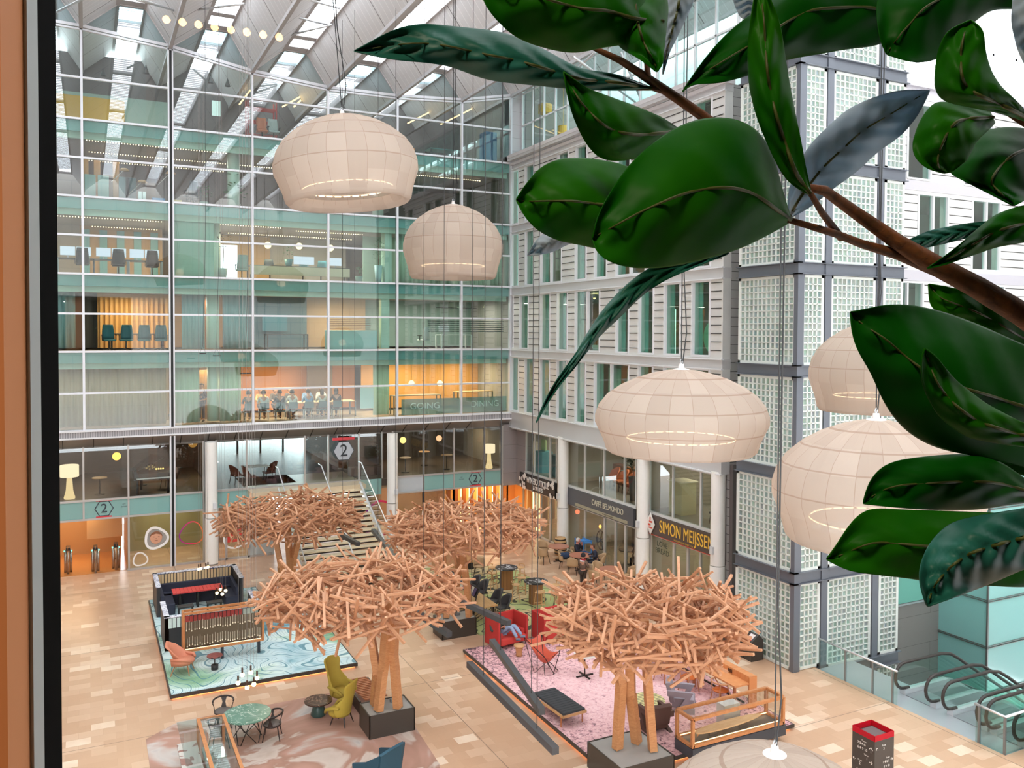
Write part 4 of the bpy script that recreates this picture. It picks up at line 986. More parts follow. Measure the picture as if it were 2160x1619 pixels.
# top floor
b = B(); 
o = tag(mk('wall_panel_art', B().box(-1.4, 1.6, YW+4.8, YW+4.9, 19.1, 20.6), P('#c79a2e', .6)), 'mustard yellow panel on the top floor at far left', 'wall panel')
o = tag(mk('whiteboard', B().box(onY(447, 220, YW+4).x, onY(465, 220, YW+4).x, YW+4, YW+4.05, 20.2, 20.9), EM('#dff5f0', .9)), 'small bright board on the top floor, above the lamp row', 'board')  # board glows by emission in place of room light on it
for i, (u, v) in enumerate(((218, 160), (308, 155), (444, 175), (480, 182))):
    p = onY(u, v, YW+2); o = mk('cone_pendant', B().lathe([(.02, .35), (.03, .3), (.13, 0), (.12, 0), (.02, .28)], n=14).cyl((0, 0, .34), (0, 0, 1.2), .006, n=4), P('#27302f', .4), loc=p); tag(o, ('leftmost', 'second from left', 'third from left', 'rightmost')[i]+' of four dark cone pendants on the top floor', 'lamp', 'dark cone pendants')
t = thing('shelf_frame', 'red steel shelving frame beside the largest lampshade on the top floor', 'shelf', (onY(540, 240, YW+1.2).x, YW+1.2, 18.5))
for x in (-.35, .9): 
    for y in (0, .6): mk('upright', B().box(x-.03, x+.03, y-.03, y+.03, 0, 2.0), P('#b52a28', .5), t)
for z in (.4, 1.0, 1.6): mk('shelf', B().box(-.35, .9, 0, .6, z-.02, z+.02), P('#b52a28', .5), t)
for i, u in enumerate((553, 577)): office_chair('%s seat beside the red shelving frame' % ('orange', 'grey')[i], (onY(u, 260, YW+.8).x, YW+.8, 18.5), PI, ('#c4683a', '#a9b0b0')[i])
o = mk('phone_booth', B().box(-.35, .35, -.35, .35, 0, 1.7), P('#2f5f8c', .5), loc=(onY(1030, 290, YW+1.2).x, YW+1.2, 18.5), bevel=.05); tag(o, 'blue booth-like cabinet in the corner bay of the top floor', 'cabinet')
t = table('round_desk', 'teal-topped table on the top floor above the smaller lampshade', 15.2, 16.9, YW+.9, YW+1.7, 18.48, .6, '#5b8f92')
for i, u in enumerate((868, 890, 940)): crate('orange-lit wooden box on the top floor counter, %s' % ('left', 'middle', 'right')[i], u, 290, YW+1.4, 18.5, (.28, .2, .55 if i == 0 else .3), '#d98d48', 'wooden_box')
# S2 right hand rooms
o = mk('reception_counter', B().box(9.95, 12.35, YW+.5, YW+1.0, 9.12, 10.05), P('#9cc9c6', .35), bevel=.02); tag(o, 'long pale teal counter in the beige room, fourth floor', 'counter')
o = mk('slat_screen', B(), P('#6b4a35', .5)); bpy.data.objects.remove(o)
b = B()
for i in range(7): b.box(9.95, 12.0, YW+.42, YW+.45, 10.1+i*.085, 10.13+i*.085)
o = mk('slat_screen', b, P('#6b4a35', .5)); tag(o, 'brown horizontal slat screen above the pale teal counter', 'screen')
b = B()
for i in range(6): b.box(14.9, 19, YW+.42, YW+.45, 10.0+i*.1, 10.045+i*.1)
o = mk('slat_screen', b, P('#2e4140', .5)); tag(o, 'dark horizontal slat screen below the flat linear pendant', 'screen')
t = thing('linear_pendant', 'flat black linear pendant in the teal corner office', 'lamp', onY(962, 649, YW+.8)); mk('bar', B().ob((0, 0, 0), (2.2, .12, .04)), P('#222628', .4), t)
for s in (-1, 1): mk('suspension_wire', B().cyl((s*.5, 0, 0), (0, 0, .9), .008, n=4), P('#222628', .4), t)
t = table('desk', 'white-legged desk in the teal corner office', 15.9, 17.6, YW+1.2, YW+2, 9.12, .74, '#cfd8d4', '#e0e6e4'); monitor('black-backed monitor in the teal corner office', (16.2, YW+1.6, 9.86), PI, '#6f8a90')
office_chair('white-backed chair in the teal corner office', (15.0, YW+1.3, 9.12), .4, '#cfd8d6')
t = table('desk', 'dark desk in the dim blue meeting room under the largest reflection', 7.4, 9.3, YW+1.5, YW+2.3, 9.12, .74, '#28343a')
o = mk('television', B().box(7.6, 8.8, YW+3.8, YW+3.86, 10.0, 10.8), P('#3a6f7c', .3)); tag(o, 'wall screen in the dim blue meeting room', 'television')
# ---- S1 meeting room with ten people
table('meeting_table', 'long pale meeting table with people on both sides', 8.4, 11.6, YW+1.5, YW+2.5, 5.9, .74, '#c2a889', '#8a8d90')
shirts = ['#8fa09a', '#4a5650', '#c9a06a', '#c9cfc9', '#3b322e', '#2c3840', '#2f2c2e', '#e2e0d6', '#5d7fb0', '#8fb0d6', '#d9d4c8', '#cfcac4', '#26221f']
pp = [(494, 1), (524, 1), (550, 0), (556, 1), (580, 0), (590, 1), (611, 0), (616, 1), (648, 0), (650, 1), (679, 1), (677, 0), (709, 1)]
P0 = None
descr = ['in a grey-green shirt, leftmost at the table', 'in a dark green top, second from left', 'in an ochre shirt facing the window, left of the balloon cable', 'in a pale shirt with back to the glass, left', 'in a dark jacket facing the window beside the ochre shirt', 'in a dark navy top with back to the glass', 'in black facing the window in the middle', 'in a cream shirt with back to the glass, middle', 'in a mid-blue top facing the window', 'in a light blue shirt with back to the glass', 'in a white blouse with back to the glass, right', 'in a pale top facing the window, right', 'in a dark top with long hair, rightmost at the table']
seat0 = None
for i, (u, side) in enumerate(pp):
    y = YW+(1.15 if side else 2.85); x = onY(u, 840, y).x
    o = person('seated person '+descr[i], (x, y, 5.9), 0 if side else PI, SIT, shirts[i], '#25282e', '#241c18' if i != 12 else '#1a1412', group='people at the meeting table', hairlen=1 if i in (10, 12) else 0, fingers=False)
    if side:
        if seat0 is None:
            seat0 = thing('meeting_chair', 'teal-backed meeting chair under the leftmost seated person', 'chair', (x, y-.02, 5.9), 0, 'teal meeting chairs')
            mk('seat', B().ob((0, 0, .42), (.44, .42, .04)), P('#33626a', .5), seat0, bevel=.01); mk('backrest', B().ob((0, -.23, .68), (.42, .03, .3)), P('#33626a', .5), seat0, bevel=.01)
            for sx in (-1, 1):
                for sy in (-1, 1): mk('leg', B().cyl((sx*.19, sy*.18, 0), (sx*.19, sy*.18, .42), .012, n=6), METAL, seat0)
        else: dup(seat0, (x, y-.02, 5.9), 0, 'meeting chair of the person '+descr[i])
o = mk('whiteboard', B().box(11.5, 12.15, YW+.45, YW+.5, 6.35, 7.35), P('#bfe0dc', .3)); tag(o, 'pale upright whiteboard at the right end of the meeting room', 'board')
person('standing person in dark coat by the narrow doorway left of the meeting room', (4.55, YW+1.6, 5.9), 2.4, STAND, '#2a2c38', '#23252b')
o = mk('door_leaf', B().box(4.5, 5.1, YW+2.4, YW+2.46, 5.95, 8.2), P('#a5763f', .5)); tag(o, 'wooden door leaf left of the meeting room curtain', 'door')
o = mk('door_leaf', B().box(4.8, 5.15, YW+2.4, YW+2.46, 9.15, 11.4), P('#a8632f', .5)); tag(o, 'narrow orange wooden door between the teal curtains', 'door')
table('counter', 'counter of the corner room behind the fogged lettering', 13.4, 15.9, YW+1.2, YW+1.8, 5.9, .95, '#9a9385', '#7b786f'); table('counter', 'shelf counter of the corner room by the pier', 16.8, 18.8, YW+1.2, YW+1.8, 5.9, 1.05, '#c8a67a', '#7b786f')
t = thing('frosted_lettering', 'frosted strip with grey letters low in the corner bays', 'sticker', (16.2, YW+.03, 6.5)); mk('frosted_strip', B().box(-2.8, 2.8, .0, .01, -.5, .25), FROST('#b9cdca', .35), t)
text('letters', 'GOING', .42, P('#dfe9e6', .4), (-1.6, -.01, -.1), (PI/2, 0, 0), t, ext=.002, width=1.5); text('letters', 'DINING', .42, P('#dfe9e6', .4), (1.6, -.01, -.1), (PI/2, 0, 0), t, ext=.002, width=1.5)
# bright doorway third office floor
o = mk('daylight_window', B().box(onY(463, 550, YW+5).x, onY(500, 550, YW+5).x, YW+4.9, YW+4.95, 12.3, 14.2), EM('#f4f8ff', 2.)); o['kind'] = 'structure'; o.name = 'window_900'
# ---- dark lounge furniture (mezzanine)
def lounge_table(lab, u, v, y, r=.3, h='#c9a27a'):
    p = onY(u, v, y); t = thing('side_table', lab, 'table', (p.x, y, 3.02)); mk('tabletop', B().cyl((0, 0, .7), (0, 0, .73), r, n=20), P(h, .4), t); mk('leg', B().cyl((0, 0, 0), (0, 0, .7), .03, n=8), P('#3a332d', .4), t); mk('foot', B().cyl((0, 0, 0), (0, 0, .02), .2, n=16), P('#3a332d', .4), t)
for i, (u, v) in enumerate(((210, 1000), (300, 1000), (855, 975), (895, 975), (942, 965))): lounge_table(('pale-topped table in the dark lounge, over the turnstile sign', 'pale-topped table left of the black mullion', 'wooden table in the lounge right of the second column', 'small table in the middle of the dark lounge', 'wooden table nearest the white floor lamp')[i], u, v, YW+1.4+1.6*(i % 2))
t = thing('piano', 'black grand piano with lit music desk beside the black mullion', 'piano', (2.45, YW+.95, 3.02))
mk('case', B().prism([(-.75, -.45), (.75, -.45), (.75, .1), (.3, .5), (.1, 1.0), (-.3, 1.2), (-.75, 1.1)], .62, .9), P('#17181b', .15), t, bevel=.01); mk('lid', B().slab([(-.75, -.2, .92), (-.75, 1.1, .92), (0, 1.0, 1.5), (.5, -.2, 1.5)], (0, 0, .03)), P('#17181b', .15), t)
mk('keyboard', B().box(-.65, .65, -.6, -.45, .68, .72), WR, t)
for x, y in ((-.6, -.35), (.6, -.35), (-.4, .9)): mk('leg', B().cyl((x, y, 0), (x, y, .62), .05, n=8), P('#17181b', .3), t)
for i in range(4): mk('music_lamp', B().sph((.15+.09*i, -.1, 1.02), .035, 8, 6), EM('#ffca6a', 3), t)
def shellchair(lab, loc, rz, h='#6b2f24', group=None, k=1.):
    t = thing('armchair', lab, 'chair', loc, rz, group); rows = []
    for j in range(6):
        a = j/5; rows.append([(.32*k*x, (-.25-.12*a)+.3*abs(x)**2*(1-a*.3), .42+.5*a*(1-.35*abs(x)**2)) for x in (-1, -.6, -.2, .2, .6, 1)])
    mk('shell', B().grid(rows), P(h, .5), t, smooth=True, solid=.05); mk('seat', B().ob((0, .02, .42), (.5*k, .5, .08)), P(h, .5), t, bevel=.03)
    for sx in (-1, 1):
        for sy in (-1, 1): mk('leg', B().cyl((sx*.2, sy*.2, .4), (sx*.25, sy*.25, 0), .014, n=6), P('#1d1a18', .4), t)
    return t
a0 = shellchair('brown lounge chair left of the white table behind the landing glass', (onY(500, 940, YW+1.6).x, YW+1.6, 3.0), -1.2)
dup(a0, (onY(527, 940, YW+1.0).x, YW+1.0, 3.0), -1.7, 'brown lounge chair directly behind the left glass of the landing'); dup(a0, (onY(568, 938, YW+1.8).x, YW+1.8, 3.0), 1.7, 'brown lounge chair right of the white table behind the landing glass')
t = thing('dining_table', 'white table between brown chairs behind the landing glass', 'table', (onY(540, 938, YW+1.9).x, YW+1.9, 3.0)); mk('tabletop', B().ob((0, 0, .72), (1.1, .7, .03)), WR, t)
for sx in (-1, 1):
    for sy in (-1, 1): mk('leg', B().cyl((sx*.4, sy*.25, 0), (sx*.45, sy*.3, .7), .014, n=6), P('#1d1a18', .4), t)
tag(mk('rug', B().box(5.2, 8.6, YW+.8, YW+3.2, 3.0, 3.015), P('#4d473f', .9)), 'dark brown rug under the brown lounge chairs', 'rug')
a1 = shellchair('wing-like copper chair behind the black mullion', (3.15, YW+1.8, 3.02), 2.6, '#7a4a30', k=1.3)
globe('amber glass globe lamp right of the black mullion', 407, 934, YW+1.3, .2, 5.2, '#d99a4a', .5)
leafy('dark bushy plant behind the glass left of the second column', (onY(795, 940, YW+2.6).x, YW+2.6, 3.0), 1.9, .45, '#3a3430', False, 90, seed=12, leafh='#5d6b66', pot_h=.4, size=.2)
tag(mk('bench_sofa', B().box(-.8, .8, -.3, .3, 0, .42).box(-.8, .8, .2, .35, .42, .85), P('#4a2f28', .7), loc=(onY(772, 960, YW+1.4).x, YW+1.5, 3.0), bevel=.04), 'dark brown sofa behind the glass right of the stair top', 'sofa')
# ---- right wing rooms: curtains, plants and lamps in the windows
def ycurtain(lab, yc0, yc1, z0, z1, x=XR+.6, m=None):
    n_ = int(abs(yc1-yc0)/.05); rows = [[(x+.04*math.sin(i*PI/2), yc0+(yc1-yc0)*i/n_, z) for i in range(n_+1)] for z in (z0, z1)]
    tag(mk('curtain', B().grid(rows), m or CGR, smooth=True, solid=.01), lab, 'curtain')
for a, c, lab in ((38.3, 37.7, 'pale curtain in the lowest right-wing window next to the corner'), (35.2, 34.6, 'pale curtain filling half of the third lowest right-wing window'), (33.7, 32.9, 'pale curtain in the fourth lowest right-wing window'), (29.0, 28.1, 'pale curtain in the double window left of the middle lampshade'), (30.4, 29.5, 'pale curtain in the left pane of the lowest double window')): ycurtain(lab, a, c, 6.1, 8.5)
for z0 in (15.4,): ycurtain('pale curtain in the top row window', 36.9, 36.2, z0, 17.8)
leafy('broad potted plant in the double window of the middle right-wing row', (XR+.75, 31.6, 9.05), 1.5, .3, '#b9c9c0', False, 70, seed=21, pot_h=.4)
leafy('spiky palm in a white pot behind the middle right-wing window', (XR+.75, 26.6, 9.05), 1.6, .3, '#e6ece8', False, 60, seed=22, leafh='#55904a', pot_h=.7, size=.3)
leafy('dark plant standing in a middle-row window left of the leaf tip', (XR+.9, 35.0, 9.05), 1.5, .25, '#9cc6cc', False, 50, seed=23, leafh='#2f4a38', pot_h=.4)
o = mk('round_mirror_disc', B().cyl((XR+.5, 23.45, 9.85), (XR+.56, 23.45, 9.85), .62, n=32), P('#a9dcb8', .4)); o.data.transform(Matrix.Translation((0, 0, 0))); tag(o, 'large pale green disc leaning in the rightmost middle-row window', 'disc')
for i, y in enumerate((33.1, 26.1)): tag(mk('tube_lamp', B().cyl((XR+.8, y, 9.2), (XR+.8, y, 11.2 if i == 0 else 10.9), .03, n=8), EM('#dfffe8', 1.4)), ('upright glowing tube lamp in a middle-row window, farther one', 'upright glowing tube lamp behind the palm window')[i], 'lamp')
p = onX(1254, 628, XR+1.2); t = thing('wall_lamp', 'warm wall light shining down in the middle-row double window', 'lamp', p); mk('bulb', B().sph((0, 0, 0), .06, 8, 6), EM('#ffc878', 4), t); mk('shade', B().lathe([(.02, .1), (.1, 0)], n=10), P('#6b5a44', .4), t); light('wall_lamp_light', (p.x, p.y, p.z-.1), .05, 25, (1, .65, .3), kind='POINT')
for i, (u, v, hh) in enumerate(((1150, 230, '#f2b81e'), (1146, 262, '#f2b81e'), (1188, 275, '#f2b81e'), (1120, 248, '#2c6fc0'), (1118, 268, '#cfe08a'))):
    p = onX(u, v, XR+1.2+.75*i); tag(mk('hanging_drum_lamp', B().cyl((0, 0, -.22), (0, 0, .22), .26 if i else .34, n=14).cyl((0, 0, .22), (0, 0, max(.3, 23.5-p.z)), .01, n=4), P(hh, .5), loc=p, smooth=False), ('upper yellow drum lamp', 'lower yellow drum lamp', 'yellow drum lamp farther right', 'blue drum lamp', 'lime drum lamp')[i]+' behind the top glass of the right wing', 'lamp')
# mezzanine of the shops
t = thing('display_cabinet', 'tall cream cabinet behind the glass above the golden lettering', 'cabinet', (XG+1.0, 26.3, 3.0)); mk('body', B().box(-.35, .35, -.4, .4, 0, 1.25), P('#d8cfa8', .4), t); mk('top', B().box(-.4, .4, -.45, .45, 1.25, 1.29), P('#efe9d2', .4), t)
shellchair('dark grey shell chair on wooden legs above the golden sign', (XG+.9, 24.1, 3.0), 1.2, '#37424a')
t = thing('inner_stair', 'grey steel stair behind the upper glass right of the bakery', 'staircase', (0, 0, 0)); mk('stringer', B().beam((21.2, 25.4, 4.85), (21.2, 23.1, 3.15), .06, .25), P('#8d938f', .5), t)
b = B()
for i in range(9): b.box(21.2, 22.4, 25.5-.3*i, 25.75-.3*i, 5.0-.23*i, 5.05-.23*i)
mk('treads', b, P('#a5aaa5', .5), t)
for i, y in enumerate((32.0, 31.3, 30.6)): shellchair('orange chair on the café gallery, %s of three' % ('left', 'middle', 'right')[i], (XG+1.5, y, 3.0), 1.5, '#b8643a')
leafy('spiky plant in a tall grey planter on the café gallery', (XG+.7, 29.2, 3.0), 1.75, .35, '#4d4f50', False, 70, seed=31, leafh='#4f5f4c', pot_h=1.0, size=.3)
o = tag(mk('gallery_counter', B().box(XG+2.2, XG+2.6, 29, 33, 3.0, 3.9), P('#8a5a3a', .5)), 'long brown counter on the café gallery', 'counter')
for i, (y, hh, lab) in enumerate(((37.1, '#6fb4c4', 'turquoise cabinet beside the corner pier'), (35.7, '#3b5f68', 'dark teal cabinet in the middle of the wine shop gallery'))): tag(mk('cabinet', B().box(-.3, .3, -.35, .35, 0, 1.05), P(hh, .5), loc=(XG+.8, y, 3.0)), lab, 'cabinet')
tag(mk('cushion', B().ob((0, 0, .3), (.14, .4, .55)), P('#cfe6b8', .7), loc=(XG+.8, 37.1, 4.05), bevel=.05), 'pale green cushion standing on the turquoise cabinet', 'cushion')
# ================================================================= ATRIUM FLOOR
K = .87
def at(u, v, z=0.): return onZ(u, v, z)
def mmarble(name, base, dark, vein, sc_=1.5, thin=.04):
    m, n = new(name); t = NT(n); tc = t.mapping()
    nz = t.noise(tc, sc_, 5, .6, 1.5).outputs[0]; n2 = t.noise(tc, sc_*.8, 3, .5, 2.5).outputs[0]
    c = t.ramp(nz, [(.3, base), (.7, dark)]); v = t.math('LESS_THAN', t.math('ABSOLUTE', t.math('SUBTRACT', n2, .5)), thin*.3)
    c = t.mix(v, c, (*lin(vein), 1)); t.out(t.pbr(c, .2)); return m
def mblue():
    m, n = new('blue_marbled_carpet'); t = NT(n); tc = t.mapping()
    w = t.noise(tc, .35, 3, .5, 1.2); iso = t.noise(tc, .22, 2, .45, .9).outputs[0]
    big = t.ramp(w.outputs[0], [(.3, '#6f9c6e'), (.38, '#9cc3a6'), (.46, '#d9e9e4'), (.56, '#c2dade'), (.64, '#7fb0bd'), (.72, '#35545f')])
    line = t.math('LESS_THAN', t.math('FRACT', t.math('MULTIPLY', iso, 22.)), .13)
    wv2 = t.math('FRACT', t.math('MULTIPLY', iso, 88.))
    c = t.mix(t.math('MULTIPLY', line, .75), big, (*lin('#3f7f90'), 1)); c = t.mix(t.math('MULTIPLY', t.math('LESS_THAN', wv2, .22), .3), c, (*lin('#3f7480'), 1))
    t.out(t.pbr(c, .7)); return m
def mpink():
    m, n = new('pink_shag_carpet'); t = NT(n); tc = t.mapping()
    a = t.noise(tc, 11., 4, .65, .8).outputs[0]
    g = t.a('ShaderNodeVectorMath', {0: tc, 1: (12.9, 19.2, 0)}, operation='DISTANCE').outputs[1]   # pattern gets brighter towards its centre
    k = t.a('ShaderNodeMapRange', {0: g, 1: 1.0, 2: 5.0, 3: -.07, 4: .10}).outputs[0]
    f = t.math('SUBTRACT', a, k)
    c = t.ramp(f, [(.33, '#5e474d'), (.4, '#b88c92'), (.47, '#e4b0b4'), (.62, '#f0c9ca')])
    t.out(t.pbr(c, .9, bump=a, bs=.6, bd=.03)); return m
def mgreen():
    m, n = new('green_patterned_rug'); t = NT(n); tc = t.mapping(loc=(-14.3, -26.9, 0))
    wv = t.math('FRACT', t.math('MULTIPLY', t.noise(tc, .3, 1, .4, 2.2).outputs[0], 12.))
    nz = t.noise(tc, .55, 2, .4, .5).outputs[0]
    c = t.ramp(nz, [(.44, '#b4bb80'), (.48, '#b4bb80'), (.51, '#d6bd90'), (.58, '#cbb68d')])
    c = t.mix(t.math('MULTIPLY', t.math('LESS_THAN', wv, .2), .95), c, (*lin('#34382f'), 1)); t.out(t.pbr(c, .85)); return m
def mround():
    m, n = new('swirl_rug'); t = NT(n); tc = t.mapping(loc=(-3.9, -18.6, 0))
    w = t.noise(tc, .33, 4, .5, 1.6).outputs[0]
    c = t.ramp(w, [(.30, '#8d8892'), (.36, '#c9c0ba'), (.42, '#b98f7f'), (.5, '#a8806f'), (.53, '#cdbdb2'), (.6, '#bdaa9c'), (.68, '#cdb7a6')])
    t.out(t.pbr(c, .75)); return m
GLOW = EM('#ff9a5a', 2.2)
# --- blue platform
EDGE = P('#3a3432', .4)
t = thing('platform', 'low platform with blue-green marbled carpet and glowing edge', 'platform', (0, 0, 0))
bp = lambda e, z0, z1: B().prism([(1.95-e, 24.4-e), (7.08+e, 24.4-e), (7.08+e, 29.5+e), (5.7+e, 29.5+e), (5.7+e, 33.4+e), (1.95-e, 33.4+e)], z0, z1)
mk('carpet', bp(0, .12, .15), mblue(), t)
mk('edge', bp(.035, .05, .145), EDGE, t); mk('base', bp(-.1, 0, .05), P('#2c2624', .6), t)
mk('edge_light', B().box(1.98, 7.04, 24.42, 24.45, .005, .05).box(1.98, 2.01, 24.42, 33.3, .005, .05), GLOW, t)
# --- pink platform
t = thing('platform', 'low platform with pink shaggy carpet and orange glowing edge', 'platform', (0, 0, 0))
poly = [(10.38, 16.5), (11.7, 15.72), (15.85, 15.72), (15.85, 21.2), (13.6, 23.95), (10.38, 23.95)]
pp_ = lambda e: [(11.68-e, 15.72-e), (15.85+e, 15.72-e), (15.85+e, 23.95+e), (10.38-e, 23.95+e), (10.38-e, 16.49-e), (11.68-e, 16.49-e)]
poly = pp_(0)
mk('carpet', B().prism(poly, .12, .15), mpink(), t); mk('edge', B().prism(pp_(.03), .06, .145), EDGE, t)
mk('base', B().prism(pp_(-.12), 0, .06), P('#2c2624', .6), t); mk('edge_light', B().box(10.41, 10.45, 16.55, 23.9, .005, .055).box(11.72, 15.8, 15.76, 15.8, .005, .055), GLOW, t)
# --- rugs
tag(mk('rug', B().prism([(11.5, 25.2), (15.9, 24.6), (16.1, 32.2), (12.4, 33.6), (10.9, 28)], .001, .012), mgreen()), 'yellow-green rug with black rings under the tall tables', 'rug')
tag(mk('rug', B().prism([(1.2, 22.3), (2.0, 22.95), (6.6, 22.95), (7.4, 21.0), (7.2, 18.0), (6, 15), (1.2, 15)], .001, .012), mround()), 'large swirling pink and grey rug at the bottom left', 'rug')
# --- planters with wooden canopies
STK = WOOD('#bd8461', '#d09f7b', (6, 6, 6), .5, 2.); TRK = WOOD('#b5784c', '#cf9767', (3, 3, 14), .5, 2.)
unit = B().box(-.5, .5, -.5, .5, -.5, .5)
ume = bpy.data.meshes.new('stick'); ume.from_pydata(unit.v, [], unit.f); ume.materials.append(STK)
def canopy(lab, cx, cy, cz, rx, ry, rz_, bases, seed, nst=620, ztop=.6):
    rr = random.Random(seed); t = thing('stick_tree', lab, 'sculpture', (cx, cy, 0))
    for i, (bx, by, kx, ky, kz, tx, ty) in enumerate(bases):
        bz = cz-.35
        mk('trunk', B().beam((bx, by, ztop), (kx, ky, kz), .2, .17).beam((kx, ky, kz-.03), (tx, ty, bz+.3), .2, .17), TRK, t)
    sticks = []
    for i in range(nst):
        a = rr.uniform(0, 2*PI); q = rr.random(); rad = (1-(1-q)**2*.9)**.5 if i % 3 else q**.5
        x = rx*rad*math.cos(a); y = ry*rad*math.sin(a); lim = rz_*(1-.45*rad**2)
        z = rr.uniform(-1, 1)*lim+(.12 if rad < .5 else 0)
        th = rr.uniform(0, PI); el = rr.gauss(0, .42) if rr.random() < .8 else rr.uniform(-1.4, 1.4); L = rr.uniform(.4, 1.35)*(1 if abs(el) < .8 else .7)
        d = Vector((math.cos(th)*math.cos(el), math.sin(th)*math.cos(el), math.sin(el)))
        c = Vector((x, y, cz+z)); ccam = (c+Vector((cx, cy, 0))-Vector((0, 0, CH))).length
        sticks.append((ccam-.6*z, c, d, L, rr.uniform(.048, .064)))
    sticks.sort(key=lambda s: s[0])
    b = B()
    for i, (_, c, d, L, w) in enumerate(sticks):
        if i < 100:
            o = bpy.data.objects.new('stick', ume); col.objects.link(o); o.parent = t
            q = d.to_track_quat('X', 'Z'); o.rotation_mode = 'QUATERNION'; o.rotation_quaternion = q; o.location = c; o.scale = (L, w, w*.85)
        else: b.beam(c-d*L/2, c+d*L/2, w, w*.85)
    o = mk('sticks', b, STK, t); o['kind'] = 'stuff'; return t
def planter(lab, x0, x1, y0, y1, h=.59):
    t = thing('planter_box', lab, 'planter', ((x0+x1)/2, (y0+y1)/2, 0)); w, d = (x1-x0)/2, (y1-y0)/2
    mk('casing', B().box(-w, w, -d, -d+.03, 0, h).box(-w, w, d-.03, d, 0, h).box(-w, -w+.03, -d, d, 0, h).box(w-.03, w, -d, d, 0, h), P('#48433e', .35, .3), t, bevel=.004)
    mk('cover', B().box(-w+.03, w-.03, -d+.03, d-.03, 0, h-.02), P('#a9a8a4', .6, 0, .3, .12, 2), t); return t
planter('dark planter box holding the wooden tree nearest the yellow chairs', 6.09, 7.27, 19.86, 20.71)
planter('large dark planter box at the bottom centre, beside the pink carpet', 10.22, 11.64, 15.05, 16.45)
planter('dark planter box behind the left end of the hanging grey bars', 10.2, 11.42, 25.33, 26.15)
planter('dark planter box in front of the staircase, hidden by canopies', 6.0, 7.2, 30.4, 31.3)
canopy('wooden stick tree in front, rising beside the yellow wing chairs', 6.2, 20.75, 3.3, 2.4, 1.9, .78, [(.18, -.69, .32, -.65, 1.6, .49, -.55), (.21, -.29, .23, -.45, 1.45, -.03, -.3), (.67, -.75, .58, -.65, 2.0, .65, -.6)], 5)
canopy('wooden stick tree on the right beside the glass block tower', 11.12, 15.4, 3.62, 2.02, 2.0, .76, [(-.47, .45, -.45, .35, 2.15, -.75, .4), (.09, .5, -.15, .4, 1.8, -.35, .2), (.2, .03, .11, .06, 1.7, -.02, .1)], 8, 680)
canopy('wooden stick tree in the middle, in front of the wine shop', 11.25, 25.9, 3.45, 2.5, 2.1, .8, [(-.75, -.2, -.7, -.1, 1.7, -.9, .0), (-.05, -.45, -.1, -.4, 1.6, -.3, -.2), (-.4, .1, -.3, .1, 1.5, .1, .2)], 11)
canopy('wooden stick tree furthest left, in front of the staircase', 6.5, 31.0, 3.25, 2.35, 1.9, .8, [(-.25, -.1, -.3, 0, 1.5, -.6, .1), (.05, .1, .2, .2, 1.7, .6, .3), (-.1, .2, .1, .3, 1.2, 0, .4)], 14)
def spot(lab, x, y, z):
    t = thing('spotlight', lab, 'lamp', (x, y, z)); mk('base', B().ob((0, 0, .04), (.16, .12, .08)), P('#8f9294', .4, .5), t); mk('stem', B().cyl((0, 0, .08), (0, 0, .2), .012, n=6), METAL, t); mk('head', B().cyl((0, 0, .18), (.02, .02, .32), .05, n=12), P('#b5b9bc', .3, .7), t)
spot('small silver spotlight on the planter by the yellow chairs', 6.9, 20.45, .57); spot('small silver spotlight on the planter behind the grey bars', 10.95, 25.85, .57)
spot('small silver uplight on the hidden planter by the stairs', 6.9, 31.0, .57)
# --- booth
def mtrim():
    m, n = new('patterned_trim'); t = NT(n); tc = t.mapping((1, 1, 1)); v = t.noise(tc, 9, 3, .5, 2.).outputs[0]
    t.out(t.pbr(t.ramp(v, [(.42, '#5f6384'), (.47, '#dfe0ec'), (.6, '#eceaf2')]), .5)); return m
TRIM = mtrim(); BLKW = P('#25262b', .5); NAVY = P('#2c3145', .75)
t = thing('booth_sofa', 'black U-shaped booth with patterned rim at the back of the blue platform', 'booth', (0, 0, .15)); x0, x1 = 2.05, 4.92; yb, yf = 33.1, 31.25; H = 1.02
mk('shell', B().box(x0, x1, yb-.12, yb, 0, H).box(x0, x0+.12, yf, yb, 0, H).box(x1-.12, x1, yf, yb, 0, H), BLKW, t)
mk('patterned_rim', B().box(x0-.02, x1+.02, yb-.14, yb+.02, H, H+.03).box(x0-.02, x0+.14, yf-.02, yb, H, H+.03).box(x1-.14, x1+.02, yf-.02, yb, H, H+.03), TRIM, t)
b = B()
for i in range(24): b.box(x0+.17+.106*i, x0+.25+.106*i, yb-.15, yb-.125, .62, H-.02)
mk('cream_slats', b, P('#e3c79a', .5), t)
mk('back_cushion', B().box(x0+.13, x1-.13, yb-.26, yb-.13, .3, .68).box(x0+.13, x0+.25, yf+.1, yb-.2, .3, .68).box(x1-.25, x1-.13, yf+.1, yb-.2, .3, .68), NAVY, t, bevel=.02)
mk('bench_seat', B().box(x0+.13, x1-.13, yb-.72, yb-.2, 0, .38).box(x0+.13, x0+.6, yf+.05, yb-.5, 0, .38).box(x1-.6, x1-.13, yf+.05, yb-.5, 0, .38), P('#2a2f42', .7), t, bevel=.02)
t = thing('red_table', 'long table with bright red ribbed top inside the black booth', 'table', (3.45, 32.0, .15))
b = B()
for i in range(13): b.box(-.84+.13*i, -.84+.13*i+.12, -.3, .32, .58, .62)
mk('tabletop', b, P('#e04a48', .5), t)
for x in (-.6, 0, .6): mk('leg', B().box(x-.03, x+.03, -.2, .2, 0, .58), P('#1b1b1d', .4), t)
